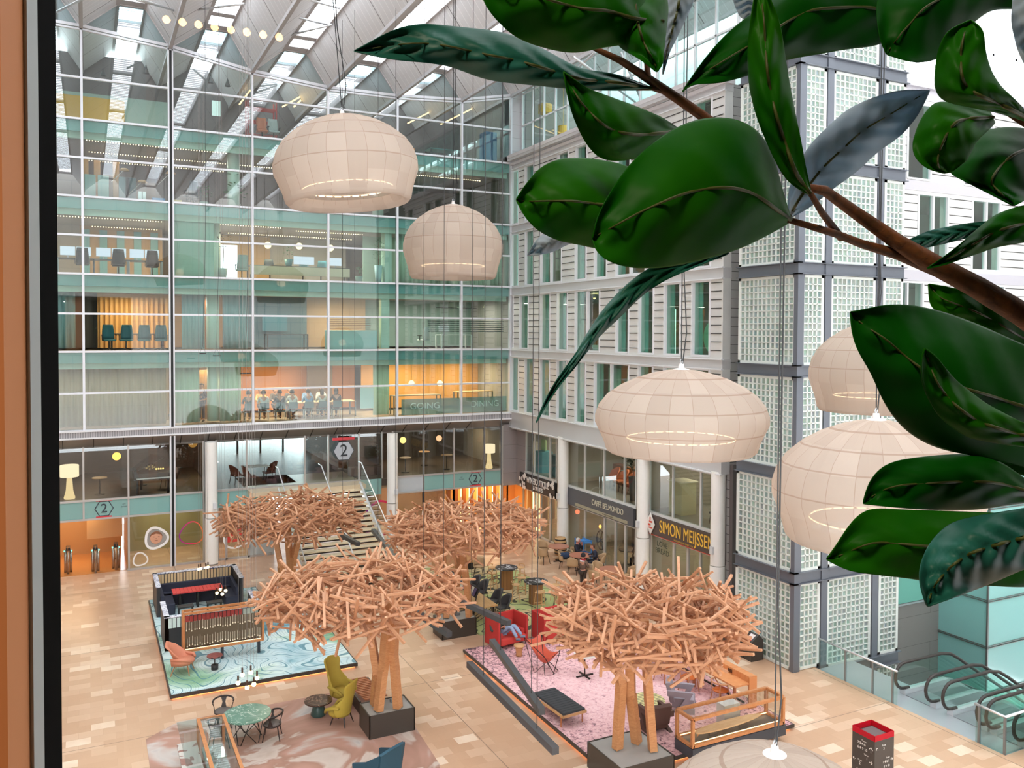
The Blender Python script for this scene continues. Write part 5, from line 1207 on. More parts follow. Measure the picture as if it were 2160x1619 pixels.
def stoolb(lab, x, y, h):
    t = thing('bench_stool', lab, 'stool', (x, y, .15)); mk('seat', B().box(-.26, .26, -.16, .16, h-.05, h), P('#2f3134', .5), t, bevel=.01)
    for sx in (-1, 1):
        for sy in (-1, 1): mk('leg', B().box(sx*.22-.015, sx*.22+.015, sy*.13-.015, sy*.13+.015, 0, h-.05), P('#1b1b1d', .4), t)
stoolb('black stool left at the open side of the booth', 2.95, 30.95, .38); stoolb('black stool right at the open side of the booth', 3.9, 31.0, .38)
t = thing('booth_sofa', 'lower black booth half facing the blue carpet, behind the display case', 'booth', (0, 0, .15)); yb2, yf2 = 27.8, 29.5
mk('shell', B().box(x0, x1, yb2, yb2+.12, 0, H).box(x0, x0+.12, yb2, yf2, 0, H).box(x1-.12, x1, yb2, yf2, 0, H), BLKW, t)
mk('patterned_rim', B().box(x0-.02, x1+.02, yb2-.02, yb2+.14, H, H+.03).box(x0-.02, x0+.14, yb2, yf2+.02, H, H+.03).box(x1-.14, x1+.02, yb2, yf2+.02, H, H+.03), TRIM, t)
for nm, rng, hh in (('pale_strips', [0, 1, 2, 3, 18, 19, 20, 21], '#cfe0dc'), ('red_strips', range(4, 18), '#c94a4c')):
    b = B()
    for i in rng: b.box(x0+.1+.123*i, x0+.1+.123*i+.1, yb2-.02, yb2, .7, H-.02)
    mk(nm, b, P(hh, .5), t)
mk('seat_cushion', B().box(x0+.13, x1-.13, yb2+.13, yb2+.6, 0, .38), NAVY, t, bevel=.02)
# --- display case on legs with glass rods
CW = WOOD('#b5713f', '#c98655', (4, 4, 4), .4)
t = thing('display_case', 'wooden framed glass case of small rods on black legs, before the booth', 'display case', (0, 0, 0)); cx0, cx1, cy0, cy1, cz0, cz1 = 2.46, 4.74, 26.42, 26.72, .55, 1.66
b = B()
for x in (cx0, cx1):
    for y in (cy0, cy1): b.box(x-.03, x+.03, y-.03, y+.03, cz0, cz1)
for z in (cz0, cz1):
    for y in (cy0, cy1): b.box(cx0, cx1, y-.03, y+.03, z-.03, z+.03)
    for x in (cx0, cx1): b.box(x-.03, x+.03, cy0, cy1, z-.03, z+.03)
mk('frame', b, CW, t); mk('glass', B().quad((cx0, cy0, cz0), (cx1, cy0, cz0), (cx1, cy0, cz1), (cx0, cy0, cz1)).quad((cx0, cy1, cz0), (cx1, cy1, cz0), (cx1, cy1, cz1), (cx0, cy1, cz1)), GL('#efece6', .03), t)
mk('backing', B().box(cx0, cx1, cy1-.06, cy1-.04, cz0, cz1-.33), P('#6b5f4f', .6), t); mk('floor_panel', B().box(cx0, cx1, cy0, cy1, cz0-.02, cz0+.02), P('#4a3024', .5), t)
mk('light_strip', B().box(cx0+.05, cx1-.05, cy0+.04, cy0+.055, cz0+.03, cz0+.045), EM('#ffe0a8', 3), t)
for x in (2.55, 3.55, 4.62): mk('leg', B().box(x-.04, x+.04, cy0+.02, cy0+.1, .15, cz0), P('#1f2530', .4), t)
rod0 = None
for row in range(2):
    for i in range(30):
        x = cx0+.1+i*.0725+R.uniform(-.012, .012); z = cz0+.1+row*.46+R.uniform(-.02, .05)
        if rod0 is None:
            rod0 = thing('glass_rod', 'slim glass rod standing in the wooden display case', 'rod', (x, cy0+.1, z), 0, 'slim glass rods in the display case')
            mk('tube', B().cyl((0, 0, 0), (0, 0, .26), .008, n=6), P('#d9d2c4', .3), rod0); mk('tip', B().sph((0, 0, .01), .016, 6, 4, 1.4), EM('#fff1d8', .9), rod0)  # tips glow by emission in place of catching light
        else: dup(rod0, (x, cy0+.1, z))
# --- salmon armchair
def loungechair(lab, loc, rz, h, legh, k=K):
    t = thing('armchair', lab, 'chair', loc, rz); t.scale = (k,)*3; m = P(h, .6)
    rows = []
    for j in range(8):
        s = j/7; zz = .38+.72*s; yy = -.25-.28*s; hw = .34+.06*math.sin(PI*s)-(.1*s*s)
        rows.append([(hw*x, yy+.42*(abs(x)**2.2)*(1-s)**.6*(1 if s < .55 else .7), zz-(.12*abs(x) if s > .8 else 0)) for x in (-1, -.75, -.4, 0, .4, .75, 1)])
    o = mk('shell', B().grid(rows), m, t, smooth=True, solid=.06, sub=1)
    mk('seat', B().lathe([(.0, .0), (.33, .02), (.36, .08), (.33, .13), (0, .14)], (0, .02, .33), 20), m, t, smooth=True)
    for s in (-1, 1):
        mk('armrest', B().tube([(s*.34, -.3, .56), (s*.37, 0, .55), (s*.33, .28, .5), (s*.26, .33, .42)], [.05, .055, .05, .04], 8), m, t, smooth=True)
        mk('side_panel', B().grid([[(s*.34, -.28, .36), (s*.36, 0, .34), (s*.3, .3, .36)], [(s*.35, -.3, .56), (s*.37, 0, .55), (s*.32, .3, .5)]]), m, t, smooth=True, solid=.05)
    for sx in (-1, 1):
        for sy in (-1, 1): mk('leg', B().cyl((sx*.2, sy*.18, .36), (sx*.33, sy*.3-.02, 0), .022, .015, 8), P(legh, .5), t)
    return t
p = at(386, 1418, .15); loungechair('salmon pink armchair on wooden legs, left corner of the blue carpet', p, -1.9, '#cf8468', '#b07a52')
def sidet(lab, p, r, h, top, base, k=1.):
    t = thing('side_table', lab, 'table', p); mk('tabletop', B().cyl((0, 0, h-.03), (0, 0, h), r, n=32), top, t, bevel=.005)
    mk('stem', B().cyl((0, 0, .1), (0, 0, h-.03), .015, n=8), P('#1d1d20', .4), t); mk('base', base, P('#25272a', .4), t, smooth=True); return t
sidet('small round side table with red-brown striped top on the blue carpet', at(453, 1411, .15), .22, .42, mslats('stripes', '#3b2a2c', '#a5544f', .07, .4, 1, .3), B().cyl((0, 0, 0), (0, 0, .14), .1, n=16))
# --- green table & chairs
t = thing('dining_table', 'large round table with green marble top on thin wire legs', 'table', (3.42, 21.22, 0))
mk('tabletop', B().cyl((0, 0, .62), (0, 0, .645), .57, n=48), mmarble('green_marble', '#6f9a8a', '#527d6e', '#b9d0c4', 2.5, .05), t, smooth=False)
WB = P('#241c1a', .4, .3)
for k in range(5):
    a = k*2*PI/5+.3; c = a+2*PI/5
    mk('leg', B().tube([(.4*math.cos(a-.5), .4*math.sin(a-.5), .62), (.36*math.cos(c-.15), .36*math.sin(c-.15), .02), (.36*math.cos(c+.05), .36*math.sin(c+.05), .01), (.4*math.cos(c+.7), .4*math.sin(c+.7), .62)], .011, 6), WB, t)
def woodarm(lab, loc, rz, h='#2a1d1c', sh='#6d6460', k=K):
    t = thing('dining_chair', lab, 'chair', loc, rz); t.scale = (k,)*3; m = P(h, .4)
    mk('seat', B().lathe([(0, 0), (.22, .0), (.25, .02), (.23, .045), (0, .05)], (0, 0, .42), 24, 1, .95), P(sh, .7), t, smooth=True)
    mk('seat_frame', B().lathe([(.2, -.02), (.25, -.02), (.255, .01), (.2, .01)], (0, 0, .42), 24), m, t, smooth=True)
    arc = [(.29*math.sin(a), -.02-.27*math.cos(a), .72+.04*math.cos(a)) for a in [-1.75+3.5*i/14 for i in range(15)]]
    mk('backrest', B().tube(arc, [.022]+[.026]*13+[.022], 8), m, t, smooth=True)
    mk('back_splat', B().add([(-.09, -.3, .77), (.09, -.3, .77), (.04, -.25, .6), (.08, -.2, .43), (-.08, -.2, .43), (-.04, -.25, .6)], [(0, 1, 2, 3, 4, 5)]), m, t, solid=.025)
    for s in (-1, 1): mk('arm_support', B().add([(s*.29, -.02, .71), (s*.285, .08, .7), (s*.25, .05, .6), (s*.22, .1, .42), (s*.24, -.06, .42), (s*.26, -.0, .6)], [(0, 1, 2, 3, 4, 5)]), m, t, solid=.02)
    for sx in (-1, 1):
        for sy in (-1, 1): mk('leg', B().cyl((sx*.16, sy*.16, .42), (sx*.24, sy*.24, 0), .02, .013, 8), m, t)
    return t
c0 = woodarm('black open-backed chair behind the green table, on its left', (3.0, 22.25, 0), PI*.93)
dup(c0, (3.98, 21.0, 0), 1.25, 'black open-backed chair right of the green table', K); dup(c0, (2.75, 21.1, 0), -1.5, 'black open-backed chair mostly hidden by the low glass case', K)
# --- yellow wing chairs
def wing(lab, loc, rz, h='#b8a03f', k=K):
    t = thing('wing_chair', lab, 'chair', loc, rz); t.scale = (k,)*3; m = P(h, .65, 0, .4, .06, 6); rows = []
    prof = [(0, .30, .26), (.12, .36, .34), (.26, .37, .40), (.4, .33, .30), (.52, .27, .16), (.66, .26, .12), (.82, .31, .16), (.94, .33, .14), (1.0, .26, .08)]
    for s, hw, dep in prof:
        z = .3+1.12*s; y0_ = -.22-.22*s
        rows.append([(hw*math.sin(a)*1.0, y0_+dep*(1-math.cos(a))*1.0, z-(.05*abs(math.sin(a)) if s > .9 else 0)) for a in [-1.5+3.0*i/10 for i in range(11)]])
    mk('shell', B().grid(rows), m, t, smooth=True, solid=.06, sub=1)
    mk('seat', B().lathe([(0, -.08), (.3, -.06), (.34, .03), (.3, .1), (0, .12)], (0, .08, .36), 24, 1, 1.05), m, t, smooth=True)
    for s in (-1, 1): mk('armrest', B().tube([(s*.36, -.12, .62), (s*.38, .12, .6), (s*.34, .33, .52), (s*.28, .4, .4)], [.045, .05, .05, .04], 8), m, t, smooth=True)
    for sx in (-1, 1):
        for sy in (-1, 1): mk('leg', B().cyl((sx*.17, sy*.18, .3), (sx*.24, sy*.26, 0), .025, .014, 8), P('#2b1f1c', .4), t)
    return t
y0c = wing('tall mustard yellow wing chair facing the viewer, by the slatted bench', (5.98, 22.2, 0), PI+.55)
dup(y0c, (5.72, 21.02, 0), .75, 'mustard yellow wing chair seen from behind, nearer the planter', K*.97)
t = thing('side_table', 'low round table with dark marbled top between the yellow chairs', 'table', (5.3, 21.75, 0)); mk('tabletop', B().cyl((0, 0, .38), (0, 0, .41), .36, n=36), mmarble('brown_marble', '#3a241f', '#4a302a', '#c4a58f', 3, .03), t)
mk('base', B().lathe([(.17, 0), (.2, .05), (.16, .2), (.1, .38)], n=20), P('#33504d', .3), t, smooth=True)
t = thing('slatted_bench', 'slatted wooden bench behind the yellow chairs, next to the planter', 'bench', (6.62, 22.05, 0))
for i in range(14): mk('slat', B().ob((0.05+.012*i-.1, .68-.105*i, .36), (.62, .055, .03)), P('#b5714a', .5), t)
mk('frame', B().box(-.35, -.3, -.72, .72, 0, .34).box(.28, .33, -.72, .72, .25, .34), P('#3c2f2a', .5), t)
# --- low glass vitrine bottom left
t = thing('low_vitrine', 'long low glass case with thin wooden rails at the bottom left', 'display case', (0, 0, 0)); zt = .95; A = (1.76, 20.7); 
vx = [1.77, 2.22, 2.28, 2.8]; v0, v1 = 16.0, 20.75
mk('rail', B().box(2.2, 2.28, v0, v1, zt-.05, zt+.01), CW, t); mk('rail', B().box(2.76, 2.83, v0, v1-.02, zt-.05, zt+.01), CW, t); mk('rail', B().box(2.2, 2.83, v1-.05, v1, zt-.04, zt+.005), CW, t)
mk('glass_top', B().quad((2.25, v0, zt), (2.78, v0, zt), (2.78, v1, zt), (2.25, v1, zt)).quad((1.77, v0, zt), (2.2, v0, zt), (2.2, v1, zt), (1.77, v1, zt)), GL('#dfe6e4', .12), t)
mk('interior', B().box(2.3, 2.76, v0, v1-.1, .25, .3), P('#a3aaa6', .6, 0, .4, .25, 3), t); mk('side_board', B().box(1.77, 2.2, v0, v1, .4, .45), mmarble('pink_marble', '#b58a80', '#8d5f58', '#d9d2cc', 1.2, .3), t)
mk('leg', B().box(2.2, 2.26, v1-.08, v1, 0, zt), CW, t); mk('leg', B().box(2.77, 2.83, v1-.08, v1, 0, zt), CW, t)
for i in range(8): tag(mk('glass_cup', B().lathe([(.05, 0), (.09, .04), (.12, .14), (.11, .14), (.08, .05), (.0, .03)], n=16), GL('#eef4f4', .25), loc=(2.45+.12*(i % 2), 20.2-.42*i, .3), smooth=True), 'clear glass cup in the low vitrine, number counted from the far end is %s' % ('first', 'second', 'third', 'fourth', 'fifth', 'sixth', 'seventh', 'eighth')[i], 'cup')
t = thing('armchair', 'dark teal angular armchair cut off by the bottom edge', 'chair', (5.62, 17.7, 0), .5); m = P('#1f4a5c', .7)
mk('shell', B().add([(-.34, -.3, .1), (.34, -.3, .1), (.38, -.42, .98), (.2, -.5, 1.05), (-.2, -.5, 1.05), (-.38, -.42, .98)], [(0, 1, 2, 3, 4, 5)]), m, t, solid=.07)
for s in (-1, 1): mk('side_panel', B().add([(s*.34, -.3, .1), (s*.4, .3, .1), (s*.42, .34, .62), (s*.4, .0, .72), (s*.38, -.42, .98)], [(0, 1, 2, 3, 4)]), m, t, solid=.06)
mk('seat', B().box(-.33, .33, -.3, .32, .25, .4), m, t, bevel=.03); mk('swivel_base', B().cyl((0, 0, 0), (0, 0, .03), .25, n=20).cyl((0, 0, .03), (0, 0, .25), .03, n=8), METAL, t)
# --- red high-backed sofas and the reader
def redsofa(lab, loc, rz, W=1.15, k=1.):
    t = thing('booth_armchair', lab, 'sofa', loc, rz); m = P('#b8302c', .75); w = W/2
    mk('back_panel', B().box(-w, w, -.4, -.32, .08, .92), m, t, bevel=.02); 
    for s in (-1, 1): mk('side_panel', B().box(min(s*w, s*(w-.08)), max(s*w, s*(w-.08)), -.4, .36, .08, .92), m, t, bevel=.02); mk('armrest', B().box(min(s*(w-.08), s*(w-.22)), max(s*(w-.08), s*(w-.22)), -.3, .3, .3, .5), m, t, bevel=.03)
    mk('seat_cushion', B().box(-w+.1, w-.1, -.3, .4, .14, .36), P('#c23a32', .8), t, bevel=.04); mk('back_cushion', B().box(-w+.2, w-.2, -.32, -.18, .34, .68), P('#c23a32', .8), t, bevel=.04)
    for sx in (-1, 1):
        for sy in (-.3, .28): mk('leg', B().cyl((sx*(w-.1), sy, 0), (sx*(w-.1), sy, .1), .015, n=6), METAL, t)
    return t
rs1 = redsofa('red high-backed booth seat with a person reclining in it', (11.75, 23.75, .15), PI+.18); dup(rs1, (13.3, 24.0-.45, .15), PI+.1, 'empty red high-backed booth seat right of the occupied one')
over = dict(hip=(.06, -.08, .38), chest=(.22, -.16, .66), neck=(.26, -.14, .82), head=(.26, -.06, .95), knee=(-.08, .24, .68), foot=(-.2, .46, .3), toe=(-.26, .6, .34), knee_l=(-.22, .24, .68), foot_l=(-.34, .5, .38), toe_l=(-.4, .64, .42), elbow=(.44, .0, .52), hand=(.24, .2, .66), elbow_l=(.04, .02, .52), hand_l=(.12, .2, .66))
pr = person('person in patterned dark top and jeans reclining in the red seat', (11.62, 23.66, .17), PI+.05, SIT, '#3d4744', '#8ea0bd', '#6b4a3a', over={k_: v_ for k_, v_ in over.items()}, shoe='#6f7d92')
tag(mk('phone', B().ob((0, 0, 0), (.07, .012, .14)), P('#1b1b1d', .3), loc=(11.44, 23.42, .86)), 'dark phone held by the person in the red seat', 'phone')
t = thing('stool', 'small turned wooden stool in front of the occupied red seat', 'stool', (11.68, 22.75, .15)); mk('seat', B().lathe([(.12, .27), (.17, .3), (.165, .34), (0, .35)], n=20), P('#d0a070', .5), t, smooth=True); mk('pedestal', B().lathe([(.11, 0), (.09, .08), (.11, .2), (.13, .27)], n=16), P('#c08a5c', .5), t, smooth=True)
# --- butterfly chair
t = thing('butterfly_chair', 'orange-red leather butterfly chair on black wire legs', 'chair', (11.8, 21.45, .15), PI+.35); t.scale = (.98,)*3
TP = [(-.38, -.42, .98), (.38, -.42, .98), (.36, .36, .6), (-.36, .36, .6)]; rows = []
for j in range(7):
    v = j/6; row = []
    for i in range(7):
        u = i/6; a = Vector(TP[0]).lerp(Vector(TP[1]), u); c = Vector(TP[3]).lerp(Vector(TP[2]), u); q = a.lerp(c, v); e = (1-(2*u-1)**2); g = (1-(2*v-1)**2)
        q.z -= .16*e*.8+.42*g*(.55+.45*e); q.x *= 1-.35*g; row.append(q)
    rows.append(row)
mk('sling_seat', B().grid(rows), P('#c9553c', .45), t, smooth=True, solid=.012, sub=1)
for s in (-1, 1): mk('wire_leg', B().tube([(s*.38, -.42, .98), (-s*.3, .34, 0), (-s*.02, .42, 0), (s*.36, .36, .6)], .012, 6), WB, t); mk('wire_leg', B().tube([(s*.38, -.42, .98), (s*.3, -.36, 0) if 0 else (s*.33, -.05, .0), (-s*.36, .36, .6)], .012, 6), WB, t)
# --- black daybed bench
t = thing('daybed', 'black ribbed daybed bench with light wood frame on the pink carpet', 'bench', (10.78, 18.75, .15), .06)
for i in range(12): mk('cushion_rib', B().ob((0, -.66+.12*i, .36), (.66, .112, .06)), P('#33363a', .8), t, bevel=.015)
mk('frame', B().box(-.36, -.33, -.74, .74, .27, .33).box(.33, .36, -.74, .74, .27, .33).box(-.36, .36, -.74, -.71, .27, .33).box(-.36, .36, .71, .74, .27, .33), P('#c99a6a', .5), t)
for sx in (-1, 1):
    for sy in (-1, 1): mk('leg', B().cyl((sx*.32, sy*.6, 0), (sx*.32, sy*.6, .28), .018, n=8), P('#b5714a', .5), t)
# --- cross-foot pedestal table, stripe table, armchairs
t = thing('pedestal_table', 'small table with black cross foot under the wooden canopy', 'table', (12.68, 20.57, .15)); mk('stem', B().cyl((0, 0, .02), (0, 0, .6), .02, n=8), WB, t); mk('foot', B().ob((0, 0, .015), (.55, .05, .03)).ob((0, 0, .015), (.05, .55, .03)), WB, t); mk('tabletop', B().cyl((0, 0, .6), (0, 0, .63), .32, n=28), P('#d9d3cc', .4), t)
t = thing('coffee_table', 'round coffee table with yellow and black striped top', 'table', (12.85, 17.75, .15)); mk('tabletop', B().cyl((0, 0, .38), (0, 0, .4), .44, n=36), mslats('yellow_stripes', '#2e2b26', '#e0d79a', .075, .3, 1, .4), t); mk('base', B().lathe([(.28, 0), (.26, .02), (.03, .04), (.03, .38)], n=20), WB, t)
def foamchair(lab, loc, rz, h, k=.95):
    t = thing('armchair', lab, 'chair', loc, rz); t.scale = (k,)*3; m = P(h, .75)
    mk('seat', B().box(-.25, .25, -.28, .32, .1, .36), m, t, bevel=.02); mk('backrest', B().ob((0, -.33, .5), (.52, .14, .55), rx=.25), m, t, bevel=.02)
    for s in (-1, 1): mk('armrest', B().slab([(s*.3-.05, .34, 0), (s*.3-.05, .34, .12), (s*.3-.05, .1, .2), (s*.3-.05, .3, .58), (s*.3-.05, -.4, .58), (s*.3-.05, -.4, .44), (s*.3-.05, .1, .44), (s*.3-.05, -.1, .1), (s*.3-.05, -.35, 0)], (.1, 0, 0)), m, t)
    return t
foamchair('mauve grey block-shaped armchair behind the glass case', (13.9, 17.65, .15), -2.3, '#9a8f98'); foamchair('dark brown block-shaped armchair behind the wooden trunks', (12.55, 17.05, .15), -.1, '#5b4038')
# --- bar desk
t = thing('bar_desk', 'long orange wooden bar desk with raised back and two sockets', 'desk', (0, 0, .15)); hz = .68
mk('tabletop', B().box(14.95, 15.45, 16.85, 20.9, hz-.04, hz), WOOD('#cf8550', '#dd9a68', (1, 3, 1), .35), t); mk('backboard', B().box(15.45, 15.68, 16.85, 20.9, hz-.1, hz+.16), WOOD('#cf8550', '#dd9a68', (1, 3, 1), .35), t, bevel=.01)
for y in (17.6, 18.7, 20.1): mk('socket', B().ob((15.44, y, hz+.07), (.02, .15, .08)), P('#4a2a1c', .4), t)
for y in (16.95, 18.6, 20.6): mk('leg', B().box(15.0, 15.06, y-.03, y+.03, 0, hz-.04), P('#b5714a', .5), t)
mk('footrail', B().box(15.3, 15.34, 16.9, 20.8, .15, .19), WB, t)
mk('end_panel', B().box(15.42, 15.68, 16.83, 16.87, 0, hz+.16), P('#cf8550', .4), t)
def yarm(lab, loc, rz, k=K):
    t = thing('dining_chair', lab, 'chair', loc, rz); t.scale = (k,)*3; m = P('#c98a5e', .4)
    mk('seat', B().lathe([(0, 0), (.22, 0), (.25, .025), (.22, .05), (0, .055)], (0, 0, .42), 24), P('#c8662a', .4), t, smooth=True)
    arc = [(.3*math.sin(a), -.28*math.cos(a), .7+.03*math.cos(a)) for a in [-1.7+3.4*i/12 for i in range(13)]]
    mk('backrest', B().tube(arc, [.018]+[.024]*11+[.018], 8), m, t, smooth=True)
    for sx in (-1, 1):
        mk('leg', B().tube([(sx*.29, .02, .7), (sx*.21, .16, .42), (sx*.25, .22, 0)], .018, 8), m, t, smooth=True); mk('leg', B().tube([(sx*.22, -.18, .71), (sx*.17, -.17, .42), (sx*.22, -.24, 0)], .018, 8), m, t, smooth=True)
    return t
q0 = yarm('orange-seated wooden chair at the bar desk, furthest from the viewer', (14.55, 19.35, .15), -1.3); dup(q0, (14.72, 18.45, .15), -1.45, 'orange-seated wooden chair at the bar desk, middle one', K); dup(q0, (14.95, 17.4, .15), -1.6, 'orange-seated wooden chair at the bar desk, behind the glass case', K)
# --- surfboard case
t = thing('display_case', 'low glass case with wooden frame on a dark plinth at the right', 'display case', (0, 0, 0)); x0, x1, y0, y1, z0, z1 = 12.42, 15.2, 15.4, 15.98, .42, 1.08
b = B()
for x in (x0, x1):
    for y in (y0, y1): b.box(x-.035, x+.035, y-.035, y+.035, z0, z1)
for z in (z0+.03, z1):
    for y in (y0, y1): b.box(x0, x1, y-.035, y+.035, z-.035, z+.035)
    for x in (x0, x1): b.box(x-.035, x+.035, y0, y1, z-.035, z+.035)
mk('frame', b, WOOD('#bd7a48', '#cf9060', (3, 3, 3), .4), t)
mk('glass', B().quad((x0, y0, z0), (x1, y0, z0), (x1, y0, z1), (x0, y0, z1)).quad((x0, y1, z0), (x1, y1, z0), (x1, y1, z1), (x0, y1, z1)).quad((x0, y0, z0), (x0, y1, z0), (x0, y1, z1), (x0, y0, z1)).quad((x1, y0, z0), (x1, y1, z0), (x1, y1, z1), (x1, y0, z1)).quad((x0, y0, z1), (x1, y0, z1), (x1, y1, z1), (x0, y1, z1)), GL('#f2efe9', .03), t)
mk('bottom_panel', B().box(x0, x1, y0, y1, z0-.02, z0+.02), P('#5f5d5b', .4), t); mk('plinth', B().box(x0-.03, x1+.05, y0-.05, y1+.05, .15, z0-.02), P('#3f444c', .4), t)
mk('light_strip', B().box(x0+.05, x1-.05, y0+.05, y0+.065, z0+.06, z0+.075).box(x0+.05, x1-.05, y1-.065, y1-.05, z0+.06, z0+.075), EM('#ffd9a0', 3.5), t)
t = thing('surfboard', 'pale wooden surfboard lying on small stands in the glass case', 'surfboard', (13.75, 15.7, .58), .04); n_ = 24
out = [(1.05*math.cos(2*PI*i/n_), .17*math.sin(2*PI*i/n_)*(1-.15*math.cos(2*PI*i/n_))) for i in range(n_)]
mk('board', B().prism(out, .0, .035), WOOD('#d6ab7c', '#e6c49a', (1, 6, 6), .4), t, bevel=.012)
for x in (-.5, .45): mk('stand', B().box(x-.12, x+.12, -.02, .02, -.14, 0), P('#6b6763', .5), t)
mk('fin', B().slab([(-.85, 0, 0), (-1.0, 0, -.1), (-.95, 0, 0)], (0, .01, 0)).slab([(-.7, .06, 0), (-.82, .06, -.08), (-.8, .06, 0)], (0, .01, 0)), P('#c98a5e', .5), t)
tag(mk('white_box', B().ob((0, 0, .3), (.5, .3, .6)), P('#dfe3e6', .5), loc=(14.3, 16.35, .15)), 'pale box standing just behind the surfboard case', 'box')
# --- cafe terrace
def roundt(lab, x, y, r, h, top, legm=WB):
    t = thing('dining_table', lab, 'table', (x, y, 0)); mk('tabletop', B().cyl((0, 0, h-.03), (0, 0, h), r, n=32), top, t)
    mk('stem', B().cyl((0, 0, 0), (0, 0, h-.03), .03, n=8), legm, t); mk('foot', B().ob((0, 0, .015), (.5, .06, .03)).ob((0, 0, .015), (.06, .5, .03)), legm, t); return t
TT = P('#c07f68', .4)
roundt('terracotta round table beside the barrel', 18.35, 32.0, .46, .66, TT); roundt('terracotta round table with two people talking', 18.45, 30.35, .46, .66, TT); roundt('terracotta round table in front of the café doors, empty', 18.45, 28.0, .46, .66, TT)
def cafechair(lab, x, y, rz, k=K):
    t = thing('cafe_chair', lab, 'chair', (x, y, 0), rz); t.scale = (k,)*3; m = P('#c4a27c', .6); rows = []
    for j in range(6):
        s = j/5; rows.append([(.27*math.sin(a)*(1-.1*s), -.02-.26*math.cos(a)-.06*s, .44+.42*s*(.62+.38*math.cos(a*.9))) for a in [-1.7+3.4*i/10 for i in range(11)]])
    mk('shell', B().grid(rows), m, t, smooth=True, solid=.035); mk('seat', B().lathe([(0, -.03), (.24, -.02), (.27, .02), (0, .03)], (0, 0, .44), 20), m, t, smooth=True)
    for sx in (-1, 1):
        for sy in (-1, 1): mk('leg', B().cyl((sx*.16, sy*.16, .43), (sx*.23, sy*.23, 0), .017, .012, 8), P('#33261f', .4), t)
    return t
cc = None
for lab, x, y, rz in (('tan chair left of the barrel table, back to the wine shop', 18.0, 32.75, PI-.2), ('tan chair at the barrel table, nearest the wooden canopy', 17.55, 31.9, -1.3), ('tan chair holding a dark blue jacket', 18.0, 30.85, -2.4), ('tan chair seen from behind beside the talking pair', 17.85, 29.95, -.7), ('tan chair under the grey-haired man', 18.75, 31.1, PI+.4), ('tan chair under the man in the dark suit', 19.1, 29.9, 1.3),
        ('tan chair at the empty table, by the café door', 18.35, 28.75, PI-.1), ('tan chair at the empty table, left front', 17.75, 28.05, -1.1), ('tan chair at the empty table, right front', 18.45, 27.2, -.1), ('tan chair at the empty table, against the column', 19.15, 27.75, 1.4)):
    if cc is None: cc = cafechair(lab, x, y, rz)
    else: dup(cc, (x, y, 0), rz, lab, K)
b = B().sph((0, 0, 0), .22, 12, 8, .6).sph((.12, .05, .02), .15, 10, 6, .7).sph((-.12, -.03, .05), .14, 10, 6, .7)
tag(mk('jacket', b, P('#2c3e5c', .9), loc=(18.0, 30.85, .56), smooth=True), 'dark blue jacket piled on the seat of a tan chair', 'jacket')
t = person('grey-haired man in a black top sitting behind the terracotta table', (18.75, 31.05, -.03), PI+.45, SIT, '#2a2d3c', '#2b2c33', '#cfc8c2', '#d98f84', over=dict(hand=(-.05, .3, .82), hand_l=(-.12, .16, 1.1), elbow_l=(-.28, .1, .78)))
t.scale = (K,)*3
t = person('man in a dark suit leaning over the terracotta table', (19.0, 29.95, -.03), 1.25, SIT, '#2b3145', '#2a2c38', '#5b3d2e', '#c98f78', over=dict(chest=(0, .08, .95), neck=(0, .16, 1.09), head=(0, .2, 1.22), hand=(.1, .45, .78), foot=(.08, .75, .08), toe=(.08, .9, .05), knee=(.1, .45, .5)), shoe='#1f1c1c')
t.scale = (K,)*3
t = person('person in brown coat and red scarf standing with a phone', (17.0, 27.75, 0), -1.2, STAND, '#6b5348', '#3a2f2c', '#26222a', '#c98f78', over=dict(hand=(.06, .3, 1.18), hand_l=(-.1, .24, 1.12)))
t.scale = (K,)*3
mk('scarf', B().tube([(.09*math.cos(a), .02+.09*math.sin(a), 1.44) for a in [k_*PI/6 for k_ in range(12)]], .045, 8, True).beam((.03, .1, 1.42), (.04, .14, 1.2), .09, .04), P('#a3232e', .8), t, smooth=True); mk('collar', B().lathe([(.12, 0), (.14, .05), (.1, .08)], (0, 0, 1.36), 16), P('#dcd8dc', .8), t)
t = thing('barrel', 'oak wine barrel with dark hoops beside the white column', 'barrel', (19.3-.35, 33.0-.1, 0)); mk('staves', B().lathe([(.22, 0), (.27, .2), (.285, .38), (.27, .56), (.22, .78), (.2, .78), (.2, .76), (0, .76)], n=28), WOOD('#c99a66', '#d9b07c', (8, 8, 1), .5), t, smooth=True)
for z, r in ((.1, .255), (.25, .285), (.55, .277), (.7, .245)): mk('hoop', B().lathe([(r-.01, -.03), (r+.008, -.03), (r+.004, .03), (r-.01, .03)], (0, 0, z), 28), P('#3a2f2a', .4, .4), t, smooth=True)
t = thing('trolley', 'bright blue metal serving trolley at the café glass', 'trolley', (19.36, 31.6, 0), 1.57); m = P('#4f93d8', .35)
for z in (.3, .85): mk('shelf', B().box(-.35, .35, -.2, .2, z-.02, z+.02).box(-.35, .35, -.21, -.19, z, z+.08).box(-.35, .35, .19, .21, z, z+.08), m, t)
for sx in (-1, 1):
    for sy in (-1, 1): mk('upright', B().box(sx*.35-.02, sx*.35+.02, sy*.2-.02, sy*.2+.02, .06, .95), m, t); mk('wheel', B().cyl((sx*.35, sy*.2-.015, .04), (sx*.35, sy*.2+.015, .04), .04, n=10), WB, t)
mk('push_bar', B().tube([(-.35, -.2, .9), (-.45, -.2, .95), (-.45, .2, .95), (-.35, .2, .9)], .018, 6), m, t)
